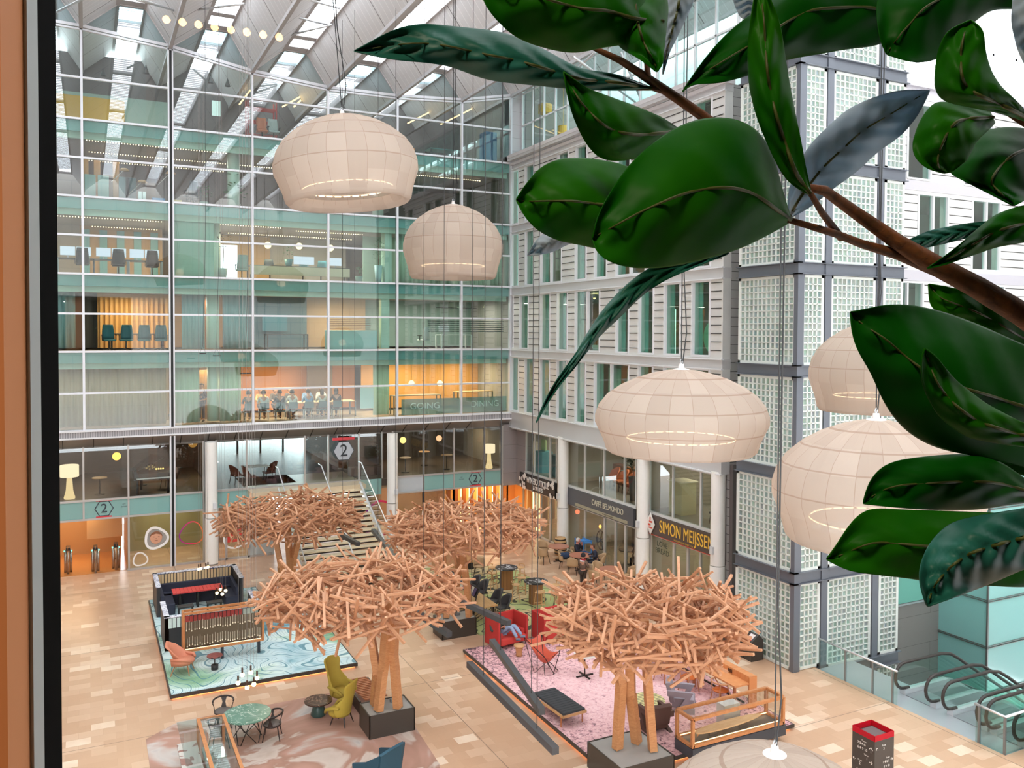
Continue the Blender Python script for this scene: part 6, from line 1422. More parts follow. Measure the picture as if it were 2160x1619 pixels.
# behind the café glass
def wheelart(lab, p, r=.33):
    t = thing('wire_wheel', lab, 'decoration', p, 0); mk('rim', B().tube([(0, r*math.cos(a), r*1.25*math.sin(a)) for a in [k_*PI/10 for k_ in range(20)]], .03, 6, True), P('#4a3324', .5), t, smooth=True)
    for k_ in range(8): mk('spoke', B().cyl((0, 0, 0), (0, r*math.cos(k_*PI/4+.3), r*1.25*math.sin(k_*PI/4+.3)), .015, n=5), P('#5b4230', .5), t)
wheelart('round wire wheel decoration behind the café glass, by the doors', (XG+.35, 31.1, .95)); wheelart('round wire wheel decoration behind the café glass, by the column', (XG+.35, 28.35, .75))
person('person in black sitting inside the café behind the doors', (XG+1.2, 29.5, 0), 1.8, SIT, '#1f1f24', '#25262b', '#231c1a', fingers=False).scale = (K,)*3
roundt('dark table inside the café behind the doors', XG+1.1, 30.2, .35, .66, P('#4a3a30', .4))
globe('glowing orange bulb hanging inside the café', 1265, 1111, 0, .07, 0, '#ff8a3a', 6) if 0 else None
p = onX(1266, 1110, XG+.9); t = thing('globe_pendant', 'small orange bulb hanging inside the café', 'lamp', p); mk('bulb', B().sph((0, 0, 0), .06, 10, 8, 1.4), EM('#ff8f3c', 5), t, smooth=True); mk('cord', B().cyl((0, 0, .08), (0, 0, 2.3-p.z), .006, n=4), WB, t)
p = onX(1218, 1079, XG+.6); t = thing('globe_pendant', 'reddish glowing pendant inside the café, left of the cream strip', 'lamp', p); mk('bulb', B().sph((0, 0, 0), .11, 10, 8), EM('#e8704a', 1.6), t, smooth=True); mk('cord', B().cyl((0, 0, .1), (0, 0, max(.15, 2.3-p.z)), .006, n=4), WB, t)
# bakery window letters
t = thing('window_lettering', 'dark hand-drawn lettering and plant doodles on the bakery glass', 'sticker', (XG-.02, 26.2, 1.75)); text('letters', 'LOVE\nBREAD', .28, P('#2b3a2f', .6), (0, 0, 0), (PI/2, 0, -PI/2), t, ext=.002)
t = thing('a_board', 'small white A-board sign at the bakery door', 'sign', (19.35, 25.25, 0), .2); mk('panel', B().ob((0, 0, .35), (.03, .4, .7), ry=.12), WR, t); mk('panel', B().ob((.14, 0, .35), (.03, .4, .7), ry=-.12), WR, t)
# --- tall tables, stools
BM = mmarble('black_marble', '#3b3c42', '#2a2b30', '#e4e4e8', 1.6, .045)
for lab, x, y, sd in (('tall table with black marble top, nearer the shops', 14.55, 29.45, 0), ('tall table with black marble top, nearer the red seats', 14.72, 27.35, 1)):
    t = thing('bar_table', lab, 'table', (x, y, 0)); mk('tabletop', B().cyl((0, 0, .8), (0, 0, .83), .44, n=36), BM, t); mk('drum_base', B().cyl((0, 0, 0), (0, 0, .8), .26, n=28), mslats('fluted_wood', '#a8784a', '#7b5330', .05, .75, 0, .5), t, smooth=False)
def barstool(lab, x, y, rz, k=.85):
    t = thing('bar_stool', lab, 'stool', (x, y, 0), rz); t.scale = (k,)*3; m = P('#d6a878', .45)
    mk('seat', B().lathe([(0, 0), (.19, .0), (.21, .02), (.19, .04), (0, .03)], (0, 0, .72), 20, 1, .85), m, t, smooth=True)
    mk('backrest', B().tube([(-.2, -.1, .84), (-.12, -.17, .86), (0, -.2, .87), (.12, -.17, .86), (.2, -.1, .84)], .02, 6), m, t, smooth=True)
    for sx in (-1, 1):
        mk('leg', B().cyl((sx*.14, .1, .72), (sx*.2, .18, 0), .016, n=6), m, t); mk('leg', B().tube([(sx*.18, -.13, .85), (sx*.15, -.12, .7), (sx*.2, -.18, 0)], .016, 6), m, t)
    mk('footrest', B().box(-.18, .18, .14, .16, .25, .28).box(-.18, .18, -.17, -.15, .25, .28), m, t); return t
bs = None
for lab, x, y, rz in (('light wood bar stool left of the farther marble table', 14.0, 29.6, -1.5), ('light wood bar stool behind the farther marble table, at its left', 14.35, 30.3, -2.6), ('light wood bar stool right of the farther marble table', 15.35, 29.85, 1.9), ('light wood bar stool between the two marble tables', 14.75, 28.55, 2.6),
        ('light wood bar stool left of the nearer marble table', 14.15, 27.85, -2.0), ('light wood bar stool in front of the nearer marble table', 14.5, 26.65, -.1), ('light wood bar stool right of the nearer marble table', 15.5, 27.2, 1.6)):
    if bs is None: bs = barstool(lab, x, y, rz)
    else: dup(bs, (x, y, 0), rz, lab, .85)
# --- long table with magazine rack
t = thing('work_table', 'long oak table with magazine rack behind the hanging grey bar', 'table', (0, 0, 0)); mk('tabletop', B().prism([(11.55, 25.95), (12.5, 25.95), (12.5, 29.4), (11.55, 29.4)], .62, .66), WOOD('#c9995f', '#d9ae78', (3, 1, 1), .4), t)
for x in (11.65, 12.4):
    for y in (26.1, 29.2): mk('leg', B().box(x-.03, x+.03, y-.03, y+.03, 0, .62), WB, t)
t = thing('magazine_rack', 'black tilted rack of colourful magazines on the oak table', 'rack', (0, 0, .66)); mk('frame', B().slab([(11.95, 26.6, .12), (11.95, 29.3, .12), (12.1, 29.3, .42), (12.1, 26.6, .42)], (.03, 0, -.01)), P('#26262a', .5), t)
for y in (26.7, 29.2): mk('leg', B().beam((12.0, y, 0), (12.1, y, .42), .03), P('#26262a', .5), t)
cl_ = ['#5a4a7a', '#d9d4cc', '#a33a3a', '#3a3f58', '#c9a0b0', '#e6e2da', '#6b7fa0', '#8a3f5a', '#2e2e36', '#cfcfd6', '#b58f6a', '#dfe6ee']
for i in range(12): tag(mk('magazine', B().slab([(11.93, 26.7+.215*i, .16), (11.93, 26.88+.215*i, .16), (12.05, 26.88+.215*i, .4), (12.05, 26.7+.215*i, .4)], (.008, 0, 0)), P(cl_[i], .5), loc=(0, 0, .66)), 'magazine on the black rack over the oak table', 'magazine', 'magazines on the black rack')
ec = None
for lab, x, y, rz in (('dark shell chair at the oak table, furthest', 12.95, 29.1, 1.6), ('dark shell chair at the oak table, second from the far end', 12.95, 28.4, 1.7), ('dark shell chair at the oak table, second from the near end', 12.95, 27.2, 1.55), ('dark shell chair at the oak table, nearest end', 12.95, 26.5, 1.6)):
    if ec is None: ec = shellchair(lab, (x, y, 0), rz, '#3a3b42'); ec.scale = (K,)*3; ec.name = 'shell_chair'
    else: dup(ec, (x, y, 0), rz, lab, K)
# wooden cabin seats under the middle canopy
t = thing('wooden_booth', 'light wooden booth bench with dark seats behind the middle tree', 'booth', (0, 0, 0)); WD = WOOD('#c08a5a', '#d09c6c', (3, 3, 1), .5)
mk('partition', B().box(13.0, 13.1, 30.9, 33.5, 0, 1.2), WD, t); mk('partition', B().box(13.1, 14.8, 33.4, 33.5, 0, 1.1), WD, t); mk('bench_seat', B().box(13.1, 14.6, 32.4, 33.4, .3, .4), WD, t); mk('seat_shade_block', B().box(13.15, 14.5, 32.45, 33.3, 0, .3), P('#2c2622', .7), t)  # dark block stands in for the shade under the bench seat
cafechair('tan chair beside the wooden booth, half hidden by sticks', 13.5, 31.3, -1.9); cafechair('tan chair at the corner of the wooden booth, by the marble table', 14.3, 31.5, 2.6)
t = thing('vase', 'small white vase on the partition behind the middle tree', 'vase', (13.05, 31.0, 1.2)); mk('body', B().lathe([(.04, 0), (.07, .06), (.03, .15), (.04, .18)], n=14), WR, t, smooth=True); mk('rim', B().lathe([(.03, .175), (.045, .18), (.04, .19)], n=14), P('#c9d9dc', .3), t)
# --- bins and kiosk
for i in range(4):
    y = 19.7+.36*i
    t = thing('recycling_bin', ('nearest', 'second', 'third', 'furthest')[i]+' of the four black recycling bins against the glass blocks', 'bin', (18.2, y, 0))
    mk('body', B().slab([(-.24, -.17, 0), (.24, -.17, 0), (.24, -.17, .62), (.06, -.17, .8), (-.24, -.17, .6)], (0, .34, 0)), P('#3d3733', .4), t, bevel=.008)
    mk('lid_label', B().slab([(-.2, -.1, .625), (-.2, .1, .625), (.0, .1, .76), (.0, -.1, .76)], (-.01, 0, .012)), P(('#f2e4e4', '#dfe8f2', '#eef2ea', '#8f9296')[i], .4), t)
    mk('label_stripe', B().slab([(-.21, -.1, .62), (-.21, .1, .62), (-.17, .1, .648), (-.17, -.1, .648)], (-.014, 0, .014)), P(('#d84a3a', '#3a7fc0', '#7ab04a', '#55585c')[i], .4), t)
t = thing('information_column', 'dark wayfinding column with red glass top and white arrows', 'kiosk', (14.85, 12.45, 0)); kz = 1.62
mk('body', B().box(-.29, .29, -.29, .29, 0, kz-.1), P('#45413f', .4), t, bevel=.005); mk('top_inset', B().box(-.26, .26, -.26, .26, kz-.1, kz-.085), P('#5d1a20', .4), t); mk('top_panel', B().box(-.18, .18, -.18, .18, kz-.08, kz-.05), mslats('ridged_panel', '#7b6b6b', '#4a3f40', .03, .5, 0), t)
mk('red_glass', B().box(-.29, -.28, -.29, .29, kz-.1, kz+.02).box(.28, .29, -.29, .29, kz-.1, kz+.02).box(-.29, .29, -.29, -.28, kz-.1, kz+.02).box(-.29, .29, .28, .29, kz-.1, kz+.02), FROST('#e0203c', .55), t)
mk('panel_joint', B().box(-.292, .292, -.292, .292, kz-.78, kz-.775), P('#2a2725', .4), t)
for face, rz_, c in (('L', -PI/2, (-.295, 0)), ('R', 0, (0, -.295))):
    def tx(s, a, z, size, al='CENTER'):
        loc = (c[0], -a, z) if face == 'L' else (a, c[1], z)
        text('white_symbols', s, size, WR, loc, (PI/2, 0, rz_), t, ext=.001)
    if face == 'L':
        tx('Toren', .02, kz-.2, .05); tx('① ④ ⑤', -.03, kz-.27, .05); tx('7 3 4 5', -.04, kz-.27, .075); tx('6 8 9 10', -.02, kz-.37, .075); tx('↑', .2, kz-.32, .16); tx('Toren', .08, kz-.47, .045); tx('1', .1, kz-.54, .08); tx('→', .2, kz-.58, .12); tx('←', -.22, kz-.66, .12); tx('Toren', -.08, kz-.64, .045); tx('2', -.08, kz-.71, .08); tx('Zuidplein', -.05, kz-.86, .06)
    else:
        tx('↖', -.22, kz-.27, .1); tx('Toren', -.02, kz-.22, .045); tx('3', -.02, kz-.29, .075); tx('Toren', .1, kz-.5, .045); tx('1 4 6 7', .05, kz-.58, .07); tx('8 9 10', .07, kz-.68, .07); tx('→', .22, kz-.56, .1); tx('→', .22, kz-.95, .1)
t = thing('planter_box', 'grey-brown box cut off by the right edge beside the balustrade', 'planter', (20.0-.0, 11.6, 0)); mk('casing', B().box(-.1, .9, -.9, .6, 0, .75), P('#8b8680', .4), t)
# --- hanging grey light bars
BAR = P('#4a4c50', .4, .2); CAB = P('#2c2c2e', .5)
for u0, v0, u1, v1, z, lab in ((990, 1400, 1172, 1583, 2.0, 'nearest long grey hanging bar, over the floor beside the pink carpet'), (1038, 1352, 1143, 1500, 2.0, 'long grey hanging bar crossing above the pink carpet edge'), (976, 1270, 1074, 1314, 2.0, 'grey hanging bar in front of the oak work table'), (880, 1292, 948, 1338, 2.0, 'grey hanging bar end below the left canopy, before the dark planter'),
        (787, 1118, 846, 1190, 2.0, 'grey hanging bar in front of the staircase handrail'), (715, 1125, 756, 1147, 2.0, 'short visible end of a grey hanging bar over the stairs')):
    a = onZ(u0, v0, z); c = onZ(u1, v1, z); m_ = (a+c)/2; t = thing('linear_pendant', lab, 'lamp', m_)
    mk('bar', B().beam(a-m_, c-m_, .15, .15), BAR, t, bevel=.004)
    for k_ in (.2, .82): q = a.lerp(c, k_)-m_; mk('suspension_cable', B().cyl(q+Vector((0, 0, .07)), (q.x, q.y, 22-z), .008, n=4), CAB, t)
# bulb clusters
def cluster(lab, u, v, z, pts, r=.055):
    c = onZ(u, v, z); t = thing('bulb_cluster', lab, 'lamp', c)
    for dx, dz, dy in pts:
        mk('bulb', B().sph((dx, dy, dz), r, 10, 8), EM('#ffe3a6', 4), t, smooth=True); mk('socket', B().cyl((dx, dy, dz+.04), (dx, dy, dz+.17), .022, n=8), P('#3a1f14', .4), t); mk('cord', B().cyl((dx, dy, dz+.16), (dx*.5, dy*.5, 19.5-z), .004, n=4), P('#8a8480', .5), t)
cluster('ring of six glowing bulbs hanging before the blue platform edge', 523, 1436, 1.6, [(-.22, -.02, .05), (.22, .02, .05), (-.1, .1, .2), (.1, .12, .2), (-.04, -.1, -.12), (.12, -.06, -.1)])
cluster('small bulb cluster above the back rim of the booth', 428, 1200, 1.7, [(-.14, .02, 0), (-.06, .0, .1), (.1, .04, 0), (.18, .03, .1)], .05)
cluster('small bulb cluster over the red table', 467, 1247, 1.3, [(-.14, -.03, 0), (-.02, .05, .08), (.02, -.07, -.06), (.14, 0, .04)], .055)
for lab, u, v, r in (('flat dark ring pendant in front of the green curtain', 518, 787, .18), ('small flat dark ring pendant left of the slack cord', 457, 750, .12), ('smallest flat dark ring pendant, furthest left', 428, 745, .1)):
    c = onY(u, v, 30); t = thing('ring_pendant', lab, 'lamp', c); mk('ring', B().tube([(r*math.cos(a), r*math.sin(a), 0) for a in [k_*PI/10 for k_ in range(20)]], .015, 6, True), P('#1f2224', .4), t); mk('cord', B().tube([(0, 0, .25), (.03, 0, 1.5), (.1, 0, 4), (.12, 0, 21-c.z)], .008, 4).cyl((0, 0, .25), (r, 0, 0), .004, n=4).cyl((0, 0, .25), (-r, 0, 0), .004, n=4), P('#1f2224', .4), t)
# ================================================================= FABRIC LAMPSHADES
def mshade():
    m, n = new('pleated_lantern_fabric'); t = NT(n)
    s = t.a('ShaderNodeSeparateXYZ', {0: t.a('ShaderNodeTexCoord').outputs['Object']})
    an = t.math('DIVIDE', t.math('ARCTAN2', s.outputs[1], s.outputs[0]), 2*PI/24)
    fa = t.math('ABSOLUTE', t.math('SUBTRACT', t.math('FRACT', an), .5))
    gore = t.math('MULTIPLY', t.math('GREATER_THAN', fa, .487), t.math('GREATER_THAN', s.outputs[2], -1.85))
    ringm = None
    for z in (-.16, -.42, -.74, -1.18):
        r = t.math('LESS_THAN', t.math('ABSOLUTE', t.math('SUBTRACT', s.outputs[2], z)), .011)
        ringm = r if ringm is None else t.math('MAXIMUM', ringm, r)
    cell = t.math('ADD', t.math('MULTIPLY', t.math('FLOOR', an), 3.7), t.math('MULTIPLY', t.math('FLOOR', t.math('MULTIPLY', s.outputs[2], 2.6)), 1.9))
    wn_ = t.a('ShaderNodeTexWhiteNoise', {1: cell}, noise_dimensions='1D').outputs[0]
    c = t.ramp(wn_, [(0, '#bdb0a5'), (1, '#c9bdb2')])
    c = t.mix(t.math('MULTIPLY', t.math('MAXIMUM', gore, ringm), .45), c, (*lin('#8f6f5c'), 1))
    bmp = t.a('ShaderNodeBump', {'Strength': .5, 'Distance': .03, 'Height': t.math('MULTIPLY', fa, -1.)}).outputs[0]
    d = t.a('ShaderNodeBsdfDiffuse', {0: c, 'Normal': bmp}).outputs[0]; tl = t.a('ShaderNodeBsdfTranslucent', {0: c, 'Normal': bmp}).outputs[0]
    mx = t.a('ShaderNodeMixShader', {0: .42, 1: d, 2: tl}).outputs[0]; tp = t.a('ShaderNodeBsdfTransparent').outputs[0]
    t.out(t.a('ShaderNodeMixShader', {0: .16, 1: mx, 2: tp}).outputs[0]); return m
SHM = mshade()
SP = [(.04, 0), (.25, -.02), (.55, -.1), (.85, -.22), (1.15, -.4), (1.4, -.62), (1.55, -.86), (1.62, -1.1), (1.62, -1.3), (1.55, -1.52), (1.47, -1.74), (1.42, -1.95), (1.36, -2.02), (1.28, -2.0), (1.2, -1.9), (1.12, -1.75)]
def shade(lab, u, vtop, d, tilt=0., sc_=1., ring=True, flat=1.):
    c = onD(u, vtop, d); t = thing('fabric_pendant', lab, 'lampshade', c); t.scale = (sc_,)*3
    if tilt: t.rotation_euler = (tilt*.6, tilt, 0)
    n_ = 96; prof = SP; rows = []; 
    b = B(); vs = []
    for r, z in prof:
        for i in range(n_):
            a = 2*PI*i/n_; k = 1+.012*abs(math.cos(12*a))*(1 if z > -1.4 else .3); vs.append((r*k*math.cos(a), r*k*math.sin(a), z*flat))
    b.add(vs, [(j*n_+i, j*n_+(i+1) % n_, (j+1)*n_+(i+1) % n_, (j+1)*n_+i) for j in range(len(prof)-1) for i in range(n_)])
    mk('shade', b, SHM, t, smooth=True)
    mk('cap', B().lathe([(.16, -.012), (.15, .0), (.06, .02), (.05, .1)], n=20), P('#e6e0dc', .5), t); mk('hook', B().tube([(0, 0, .08), (.03, 0, .14), (0, 0, .2), (-.03, 0, .14), (0, 0, .08)], .01, 5), METAL, t)
    top = (22.5-c.z)/sc_
    mk('suspension_cable', B().tube([(0, 0, .15), (0, 0, top*.5), (0, 0, top)], .011/sc_, 5), P('#1d1d1f', .5), t)
    mk('power_cord', B().tube([(.03, 0, .1), (.16, .05, .7), (.05, .02, 2.0), (.09, 0, top*.6), (.02, 0, top)], .012/sc_, 5), P('#1d1d1f', .5), t)
    if ring:
        for k in range(30):
            a0 = 2*PI*k/30; mk('light_segment', B().tube([(1.02*math.cos(a0+j*.05), 1.02*math.sin(a0+j*.05), -1.68*flat) for j in range(4)], .011, 5), EM('#ffd9a8', 5), t)
        pl = light('lamp_glow', (0, 0, -1.2), .25, 16, (1, .6, .36), kind='POINT'); pl.parent = t
        mk('light_rail', B().tube([(1.02*math.cos(j*PI/16), 1.02*math.sin(j*PI/16), -1.66*flat) for j in range(32)], .01, 5, True), P('#e6d6c6', .5), t)
    return t
shade('largest cream fabric lampshade, upper left, tilted to show its open rim', 722, 243, 19.2, -.07, .99)
shade('smaller cream fabric lampshade right of the largest one', 956, 431, 27, 0, .97, flat=1.2)
shade('cream fabric lampshade at centre right, over the bakery, glowing ring inside', 1437, 778, 16.0, 0, .985, flat=.79)
shade('cream fabric lampshade in front of the glass blocks, half covered by a leaf', 1852, 676, 20.5, 0, .96, flat=1.13)
shade('cream fabric lampshade lowest on the right, partly behind leaves', 1848, 884, 14.0, 0, 1.0)
shade('cream fabric lampshade top just entering at the bottom edge', 1634, 1588, 11.5, 0, 1.0, ring=False)
# ================================================================= ROOM WITH THE WINDOW AND THE PLANT
FWH = Vector((math.sin(yaw), math.cos(yaw), 0)); RTH = Vector((math.cos(yaw), -math.sin(yaw), 0))
def rbox(b, x0, x1, d0, d1, z0, z1):
    vs = [RTH*x+FWH*d+Vector((0, 0, z)) for z in (z0, z1) for x, d in ((x0, d0), (x1, d0), (x1, d1), (x0, d1))]
    return b.add(vs, [(0, 3, 2, 1), (4, 5, 6, 7), (0, 1, 5, 4), (1, 2, 6, 5), (2, 3, 7, 6), (3, 0, 4, 7)])
struct('trim_40', rbox(B(), -2.2, -.516, .86, .9, 8.4, 12.6), P('#c9814f', .6))
struct('trim_41', rbox(B(), -.6, -.512, .9, .92, 8.4, 12.6), P('#a9adac', .4))
struct('trim_42', rbox(B(), -.7, -.5355, .93, 1.0, 8.4, 12.6), P('#050505', .9, 0, .1))
RM = P('#6b6158', .8)
struct('floor', rbox(B(), -2.6, 3, -5, 1.1, 8.3, 8.4), RM); struct('ceiling', rbox(B(), -2.6, 3, -5, 1.1, 12.6, 12.7), RM)
struct('wall_room', rbox(rbox(rbox(B(), -2.6, -2.5, -5, 1.1, 8.3, 12.7), 3, 3.1, -5, 1.1, 8.3, 12.7), -2.6, 3, -5.1, -5, 8.3, 12.7), P('#3b342f', .8))
b = B(); q = [RTH*x+FWH*1.045+Vector((0, 0, z)) for x, z in ((-.56, 8.4), (3, 8.4), (3, 12.6), (-.56, 12.6))]
struct('window_950', b.quad(*q), GL('#fbfdfc', .035))
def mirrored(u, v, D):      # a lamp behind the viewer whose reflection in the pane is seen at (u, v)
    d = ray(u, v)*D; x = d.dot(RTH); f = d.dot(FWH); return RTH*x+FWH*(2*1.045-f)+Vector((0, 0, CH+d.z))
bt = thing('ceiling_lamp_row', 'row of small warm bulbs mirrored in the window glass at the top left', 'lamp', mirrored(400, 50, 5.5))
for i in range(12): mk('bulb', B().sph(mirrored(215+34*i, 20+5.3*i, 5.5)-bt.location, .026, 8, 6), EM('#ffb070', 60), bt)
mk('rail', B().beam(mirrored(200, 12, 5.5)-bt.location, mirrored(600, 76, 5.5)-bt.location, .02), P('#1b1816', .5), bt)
light('jamb_fill_light', tuple(RTH*-.9+FWH*-1.5+Vector((0, 0, 12.3))), .5, 90, (1, .8, .6))  # added warm lamp that brightens the jamb and the leaves
# ---- plant
def mleaf(name, top, mid, sheen, tr=.25):
    m, n = new(name); t = NT(n); tc = t.mapping()
    nz = t.noise(tc, 14., 3, .5).outputs[0]
    c = t.ramp(nz, [(.3, top), (.7, mid)])
    p = t.a('ShaderNodeBsdfPrincipled', {'Base Color': c, 'Roughness': .45, 'Specular IOR Level': sheen, 'Normal': t.a('ShaderNodeBump', {'Strength': .2, 'Distance': .01, 'Height': t.noise(tc, 22, 2).outputs[0]}).outputs[0]}).outputs[0]
    tl = t.a('ShaderNodeBsdfTranslucent', {0: c}).outputs[0]
    t.out(t.a('ShaderNodeMixShader', {0: tr, 1: p, 2: tl}).outputs[0]); return m
LM = mleaf('leaf_green', '#0c6208', '#2b780c', .1, .36); LD = mleaf('leaf_dark_green', '#07480a', '#0f5c0c', .1, .24); LB = mleaf('leaf_painted_blue_sheen', '#8ca3b2', '#b4c6d2', .3, .5); LT = mleaf('leaf_painted_teal_sheen', '#0c4a30', '#2f7a72', .22, .25)  # sky sheen of the blue and teal leaves is put into their base colour
MIDR = P('#3f4a14', .6)
plant = thing('potted_plant', 'broad-leaved green plant reaching in from the right, right before the viewer', 'plant', onD(2300, 800, .8))
ORG = plant.location.copy()
def resample(p, n_):
    L = [0]
    for a, c in zip(p, p[1:]): L.append(L[-1]+math.dist(a, c))
    out = []
    for i in range(n_):
        s = L[-1]*i/(n_-1); k = 0
        while k < len(L)-2 and L[k+1] < s: k += 1
        f = (s-L[k])/max(L[k+1]-L[k], 1e-6); out.append((p[k][0]+(p[k+1][0]-p[k][0])*f, p[k][1]+(p[k+1][1]-p[k][1])*f))
    for _ in range(2): out = [out[0]]+[((out[i-1][0]+2*out[i][0]+out[i+1][0])/4, (out[i-1][1]+2*out[i][1]+out[i+1][1])/4) for i in range(1, n_-1)]+[out[-1]]
    return out
def leaf(A, Bp, d0, d1, m, cup=.03, bow=.03, wave=.006, mid=True, lab=None):
    ribk = .007 if m in (LB, LT) else .0035
    """A, Bp: the two edges from leaf base to tip as seen from the room; d0/d1 distance at base/tip"""
    N, W = 30, 9; a = resample(A, N); c = resample(Bp, N); rows = []; mids = []
    for i in range(N):
        s = i/(N-1); row = []
        for j in range(W):
            w = j/(W-1); u = a[i][0]*(1-w)+c[i][0]*w; v = a[i][1]*(1-w)+c[i][1]*w
            d = d0+(d1-d0)*s+cup*(abs(2*w-1)**1.5)*math.sin(PI*min(1, s*1.1+.05))-bow*math.sin(PI*s)+wave*math.sin(9*s+5*abs(w-.5))*abs(2*w-1)+ribk*math.sin((45 if ribk > .004 else 30)*s-9*abs(2*w-1))*math.sin(PI*w)
            row.append(onD(u, v, d)-ORG)
        rows.append(row); mids.append(row[W//2])
    o = mk('leaf', B().grid(rows), m, plant, smooth=True, solid=.0012, sub=1)
    if mid: mk('midrib', B().tube([p+(ORG-Vector((0, 0, CH))+p).normalized()*-.0015 for p in mids[:-2]], [.0016*(1-.8*i/N) for i in range(N-2)], 5), MIDR, o, smooth=True)
    return o
leaf([(1375, 183), (1290, 150), (1230, 150), (1175, 118), (1130, 93), (1060, 64), (1030, 62), (960, 55), (900, 48), (860, 50), (820, 65), (780, 88), (745, 108)], [(1375, 190), (1300, 192), (1220, 190), (1160, 184), (1100, 178), (1040, 173), (1000, 162), (960, 142), (900, 132), (850, 130), (800, 122), (745, 108)], .7, .62, LT, .02, .03)
leaf([(1400, 40), (1300, -60), (1150, -110), (1050, -80), (1005, -45)], [(1400, 50), (1340, 90), (1290, 100), (1260, 102), (1230, 113), (1190, 113), (1130, 98), (1085, 80), (1050, 48), (1020, 10), (1005, -45)], .62, .58, LM)
leaf([(1290, -70), (1270, 0), (1275, 60), (1310, 105), (1350, 125), (1385, 152)], [(1350, -70), (1405, -30), (1412, 20), (1405, 80), (1398, 140), (1385, 152)], .66, .6, LM)
leaf([(1400, -40), (1402, 20), (1400, 90), (1398, 158)], [(1470, -40), (1462, 10), (1440, 55), (1415, 105), (1398, 158)], .72, .72, LB)
leaf([(1435, 272), (1395, 245), (1340, 222), (1280, 200), (1245, 188), (1215, 170), (1188, 150)], [(1435, 276), (1405, 305), (1345, 335), (1300, 342), (1262, 336), (1232, 300), (1207, 245), (1195, 195), (1188, 150)], .64, .56, LM, .015)
leaf([(1400, 370), (1340, 355), (1300, 341), (1240, 331), (1180, 332), (1140, 350), (1110, 385), (1088, 421)], [(1400, 430), (1360, 500), (1300, 528), (1260, 527), (1220, 516), (1180, 511), (1130, 486), (1105, 456), (1088, 421)], .66, .6, LM)
leaf([(1260, 490), (1210, 490), (1150, 490), (1130, 505), (1112, 539)], [(1260, 515), (1205, 512), (1165, 532), (1140, 538), (1112, 539)], .76, .74, LB, mid=False)
leaf([(1668, 458), (1650, 400), (1634, 325), (1602, 270), (1555, 246), (1500, 243), (1440, 257), (1380, 295), (1325, 345), (1285, 405), (1258, 455), (1249, 505)], [(1668, 468), (1630, 492), (1560, 527), (1480, 551), (1400, 567), (1330, 567), (1280, 553), (1253, 530), (1249, 505)], .6, .52, LM, .025, .04)
leaf([(1530, 520), (1440, 548), (1380, 555), (1330, 590), (1280, 640), (1245, 690), (1215, 745), (1180, 790), (1150, 840), (1130, 893)], [(1540, 535), (1470, 562), (1400, 592), (1350, 626), (1310, 668), (1260, 712), (1220, 768), (1180, 812), (1150, 858), (1130, 893)], .68, .6, LT, .005, .0, mid=False)
leaf([(1930, 30), (1860, -70), (1700, -80), (1620, 0), (1575, 35), (1530, 70), (1490, 117), (1460, 160), (1438, 195)], [(1930, 60), (1850, 99), (1790, 104), (1720, 117), (1655, 127), (1580, 160), (1520, 177), (1480, 178), (1455, 172), (1438, 195)], .7, .62, LD, .02)
leaf([(1708, 412), (1660, 386), (1640, 352), (1612, 292), (1592, 240), (1578, 180), (1575, 110), (1582, 40), (1600, -60)], [(1712, 405), (1700, 350), (1690, 292), (1675, 222), (1662, 152), (1655, 100), (1645, 40), (1600, -60)], .56, .54, LM, .01, .02)
leaf([(1662, 455), (1660, 400), (1700, 312), (1745, 266), (1790, 226), (1850, 201), (1900, 188), (1962, 190)], [(1668, 460), (1710, 438), (1760, 397), (1810, 362), (1850, 322), (1905, 285), (1940, 240), (1962, 190)], .78, .76, LB, .02, .03, .012)
leaf([(2160, -60), (2000, -90), (1880, -60), (1845, 0), (1853, 80), (1870, 115)], [(2200, 20), (2090, 20), (2040, 60), (1980, 128), (1930, 135), (1870, 115)], .72, .66, LD)
leaf([(2175, 260), (2110, 240), (2040, 225), (1985, 215), (1968, 190), (1973, 120), (1992, 66), (2048, 41)], [(2180, 250), (2145, 212), (2112, 182), (2092, 150), (2080, 110), (2076, 62), (2048, 41)], .55, .52, LM, .01)
leaf([(2090, 235), (2020, 215), (1970, 212), (1940, 250), (1922, 300), (1926, 332), (1955, 357), (1995, 366)], [(2100, 260), (2060, 300), (2040, 340), (2010, 362), (1995, 366)], .6, .58, LM, .01)
leaf([(2230, 280), (2130, 265), (2060, 275), (2010, 320), (1990, 362), (2040, 385), (2138, 434)], [(2240, 330), (2200, 390), (2170, 420), (2138, 434)], .68, .62, LD)
leaf([(2240, 440), (2160, 430), (2100, 450), (2050, 492), (2000, 535), (1955, 566)], [(2240, 500), (2160, 512), (2100, 522), (2040, 543), (1990, 560), (1955, 566)], .64, .62, LM, .01)
leaf([(2120, 462), (2040, 470), (1960, 485), (1900, 512), (1850, 530)], [(2120, 485), (2050, 500), (1970, 520), (1900, 530), (1850, 530)], .78, .78, LT, .004, 0, .002, mid=False)
leaf([(2230, 690), (2130, 640), (2050, 615), (1990, 602), (1958, 598)], [(2230, 800), (2150, 770), (2060, 700), (1960, 650), (1958, 598)], .8, .74, LM, .01)
leaf([(2260, 760), (2160, 725), (2060, 680), (1990, 655), (1920, 640), (1860, 641), (1825, 652), (1793, 657)], [(2260, 1010), (2160, 988), (2060, 962), (2010, 956), (1960, 942), (1910, 912), (1875, 872), (1850, 822), (1833, 775), (1805, 742), (1795, 700), (1793, 657)], .62, .55, LD, .03, .03)
leaf([(2240, 950), (2130, 940), (2040, 925), (1980, 882), (1946, 822), (1940, 765), (1950, 733)], [(2240, 900), (2160, 892), (2080, 850), (2015, 800), (1975, 750), (1950, 733)], .56, .5, LM, .01, .01)
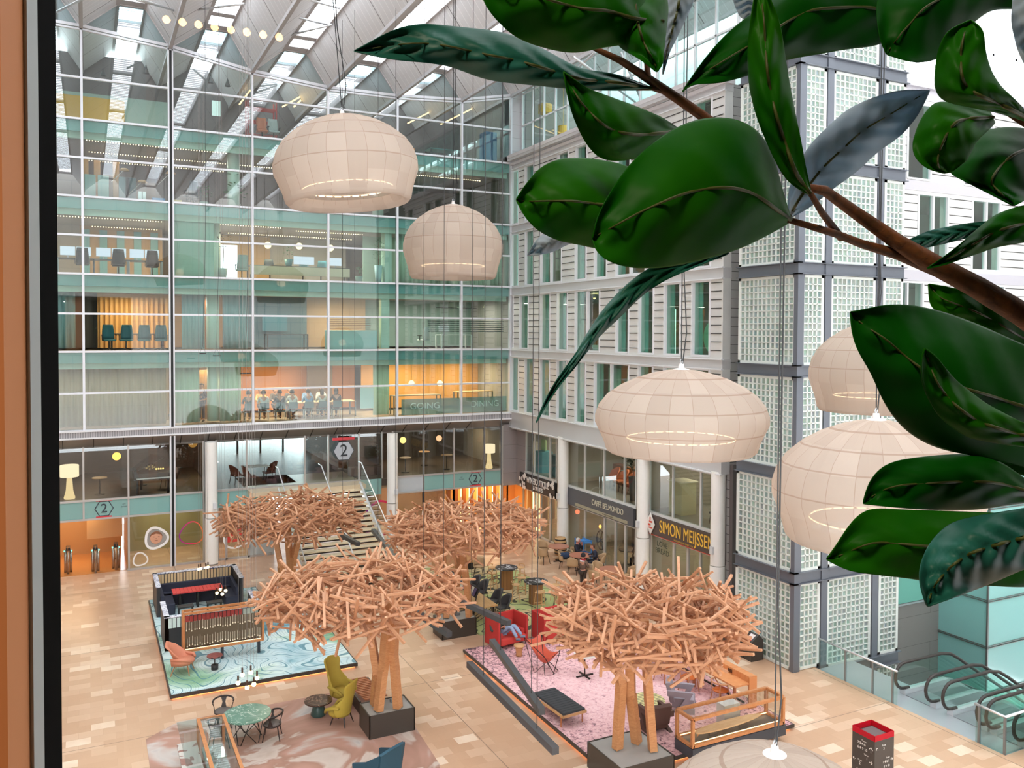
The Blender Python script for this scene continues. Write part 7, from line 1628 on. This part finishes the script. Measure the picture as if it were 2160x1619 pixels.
leaf([(2260, 700), (2150, 690), (2080, 730), (2040, 800), (2030, 900)], [(2260, 1000), (2180, 1010), (2100, 990), (2050, 960), (2030, 900)], .85, .85, LD, .01, .01, mid=False)
leaf([(2240, 1050), (2160, 1008), (2120, 976), (2070, 956), (2010, 956), (1950, 961), (1880, 971), (1845, 992), (1826, 1030), (1820, 1062)], [(2240, 1060), (2160, 1060), (2060, 1076), (1960, 1076), (1880, 1070), (1820, 1062)], .64, .58, LD, .012)
leaf([(2240, 1100), (2160, 1082), (2000, 1076), (1900, 1073), (1825, 1068), (1785, 1110), (1765, 1150), (1742, 1179)], [(2240, 1230), (2160, 1240), (1960, 1229), (1930, 1222), (1850, 1213), (1790, 1206), (1742, 1179)], .6, .55, LM, .015)
leaf([(2250, 1050), (2160, 1070), (2060, 1086), (2000, 1101), (1960, 1141), (1936, 1195), (1940, 1240), (1956, 1279)], [(2250, 1170), (2160, 1201), (2080, 1236), (2010, 1262), (1956, 1279)], .52, .48, LT, .02, .02, .01)
leaf([(2150, -60), (2134, 0), (2132, 50), (2145, 105), (2175, 160)], [(2260, -60), (2240, 20), (2220, 100), (2175, 160)], .58, .56, LB, .01, mid=False)
leaf([(1540, -40), (1548, 10), (1560, 36), (1582, 48)], [(1620, -40), (1610, 10), (1600, 40), (1582, 48)], .8, .8, LB, .004, 0, .001, mid=False)
BRK = None
def mbark():
    m, n = new('bark'); t = NT(n); tc = t.mapping(); nz = t.noise(tc, 60, 4, .6, .5).outputs[0]
    t.out(t.pbr(t.ramp(nz, [(.3, '#4a2c16'), (.7, '#7d4a22')]), .7, bump=nz, bs=.6, bd=.003)); return m
BRK = mbark()
def branch(pts, nm='branch'):
    P_ = [onD(u, v, d)-ORG for u, v, d, r in pts]; mk(nm, B().tube(P_, [r for *_, r in pts], 8), BRK, plant, smooth=True)
branch([(2330, 790, .72, .0115), (2160, 665, .7, .0105), (2060, 605, .69, .0095), (1960, 552, .68, .0085), (1890, 508, .67, .0065), (1800, 445, .66, .005), (1740, 402, .64, .004), (1705, 395, .62, .0025)])
branch([(1990, 575, .69, .006), (1890, 535, .68, .0045), (1820, 515, .66, .0035), (1760, 492, .64, .003), (1662, 463, .6, .0022)])
branch([(1775, 502, .65, .003), (1735, 450, .63, .0025), (1708, 405, .57, .0018)])
branch([(1600, 330, .75, .005), (1480, 243, .72, .0045), (1425, 205, .71, .0042), (1370, 168, .7, .0038), (1310, 128, .68, .003), (1250, 100, .66, .002)])
branch([(1410, 195, .71, .003), (1375, 186, .7, .002), (1320, 188, .7, .0012)], 'petiole')
branch([(1368, 165, .7, .0025), (1360, 100, .67, .002), (1330, 20, .64, .0015), (1280, -40, .62, .001)], 'petiole')
branch([(2240, 300, .6, .004), (2160, 255, .6, .0035), (2110, 225, .6, .0025), (2060, 160, .55, .0015)])
branch([(2300, 900, .72, .006), (2330, 790, .72, .009), (2400, 1000, .78, .012)])
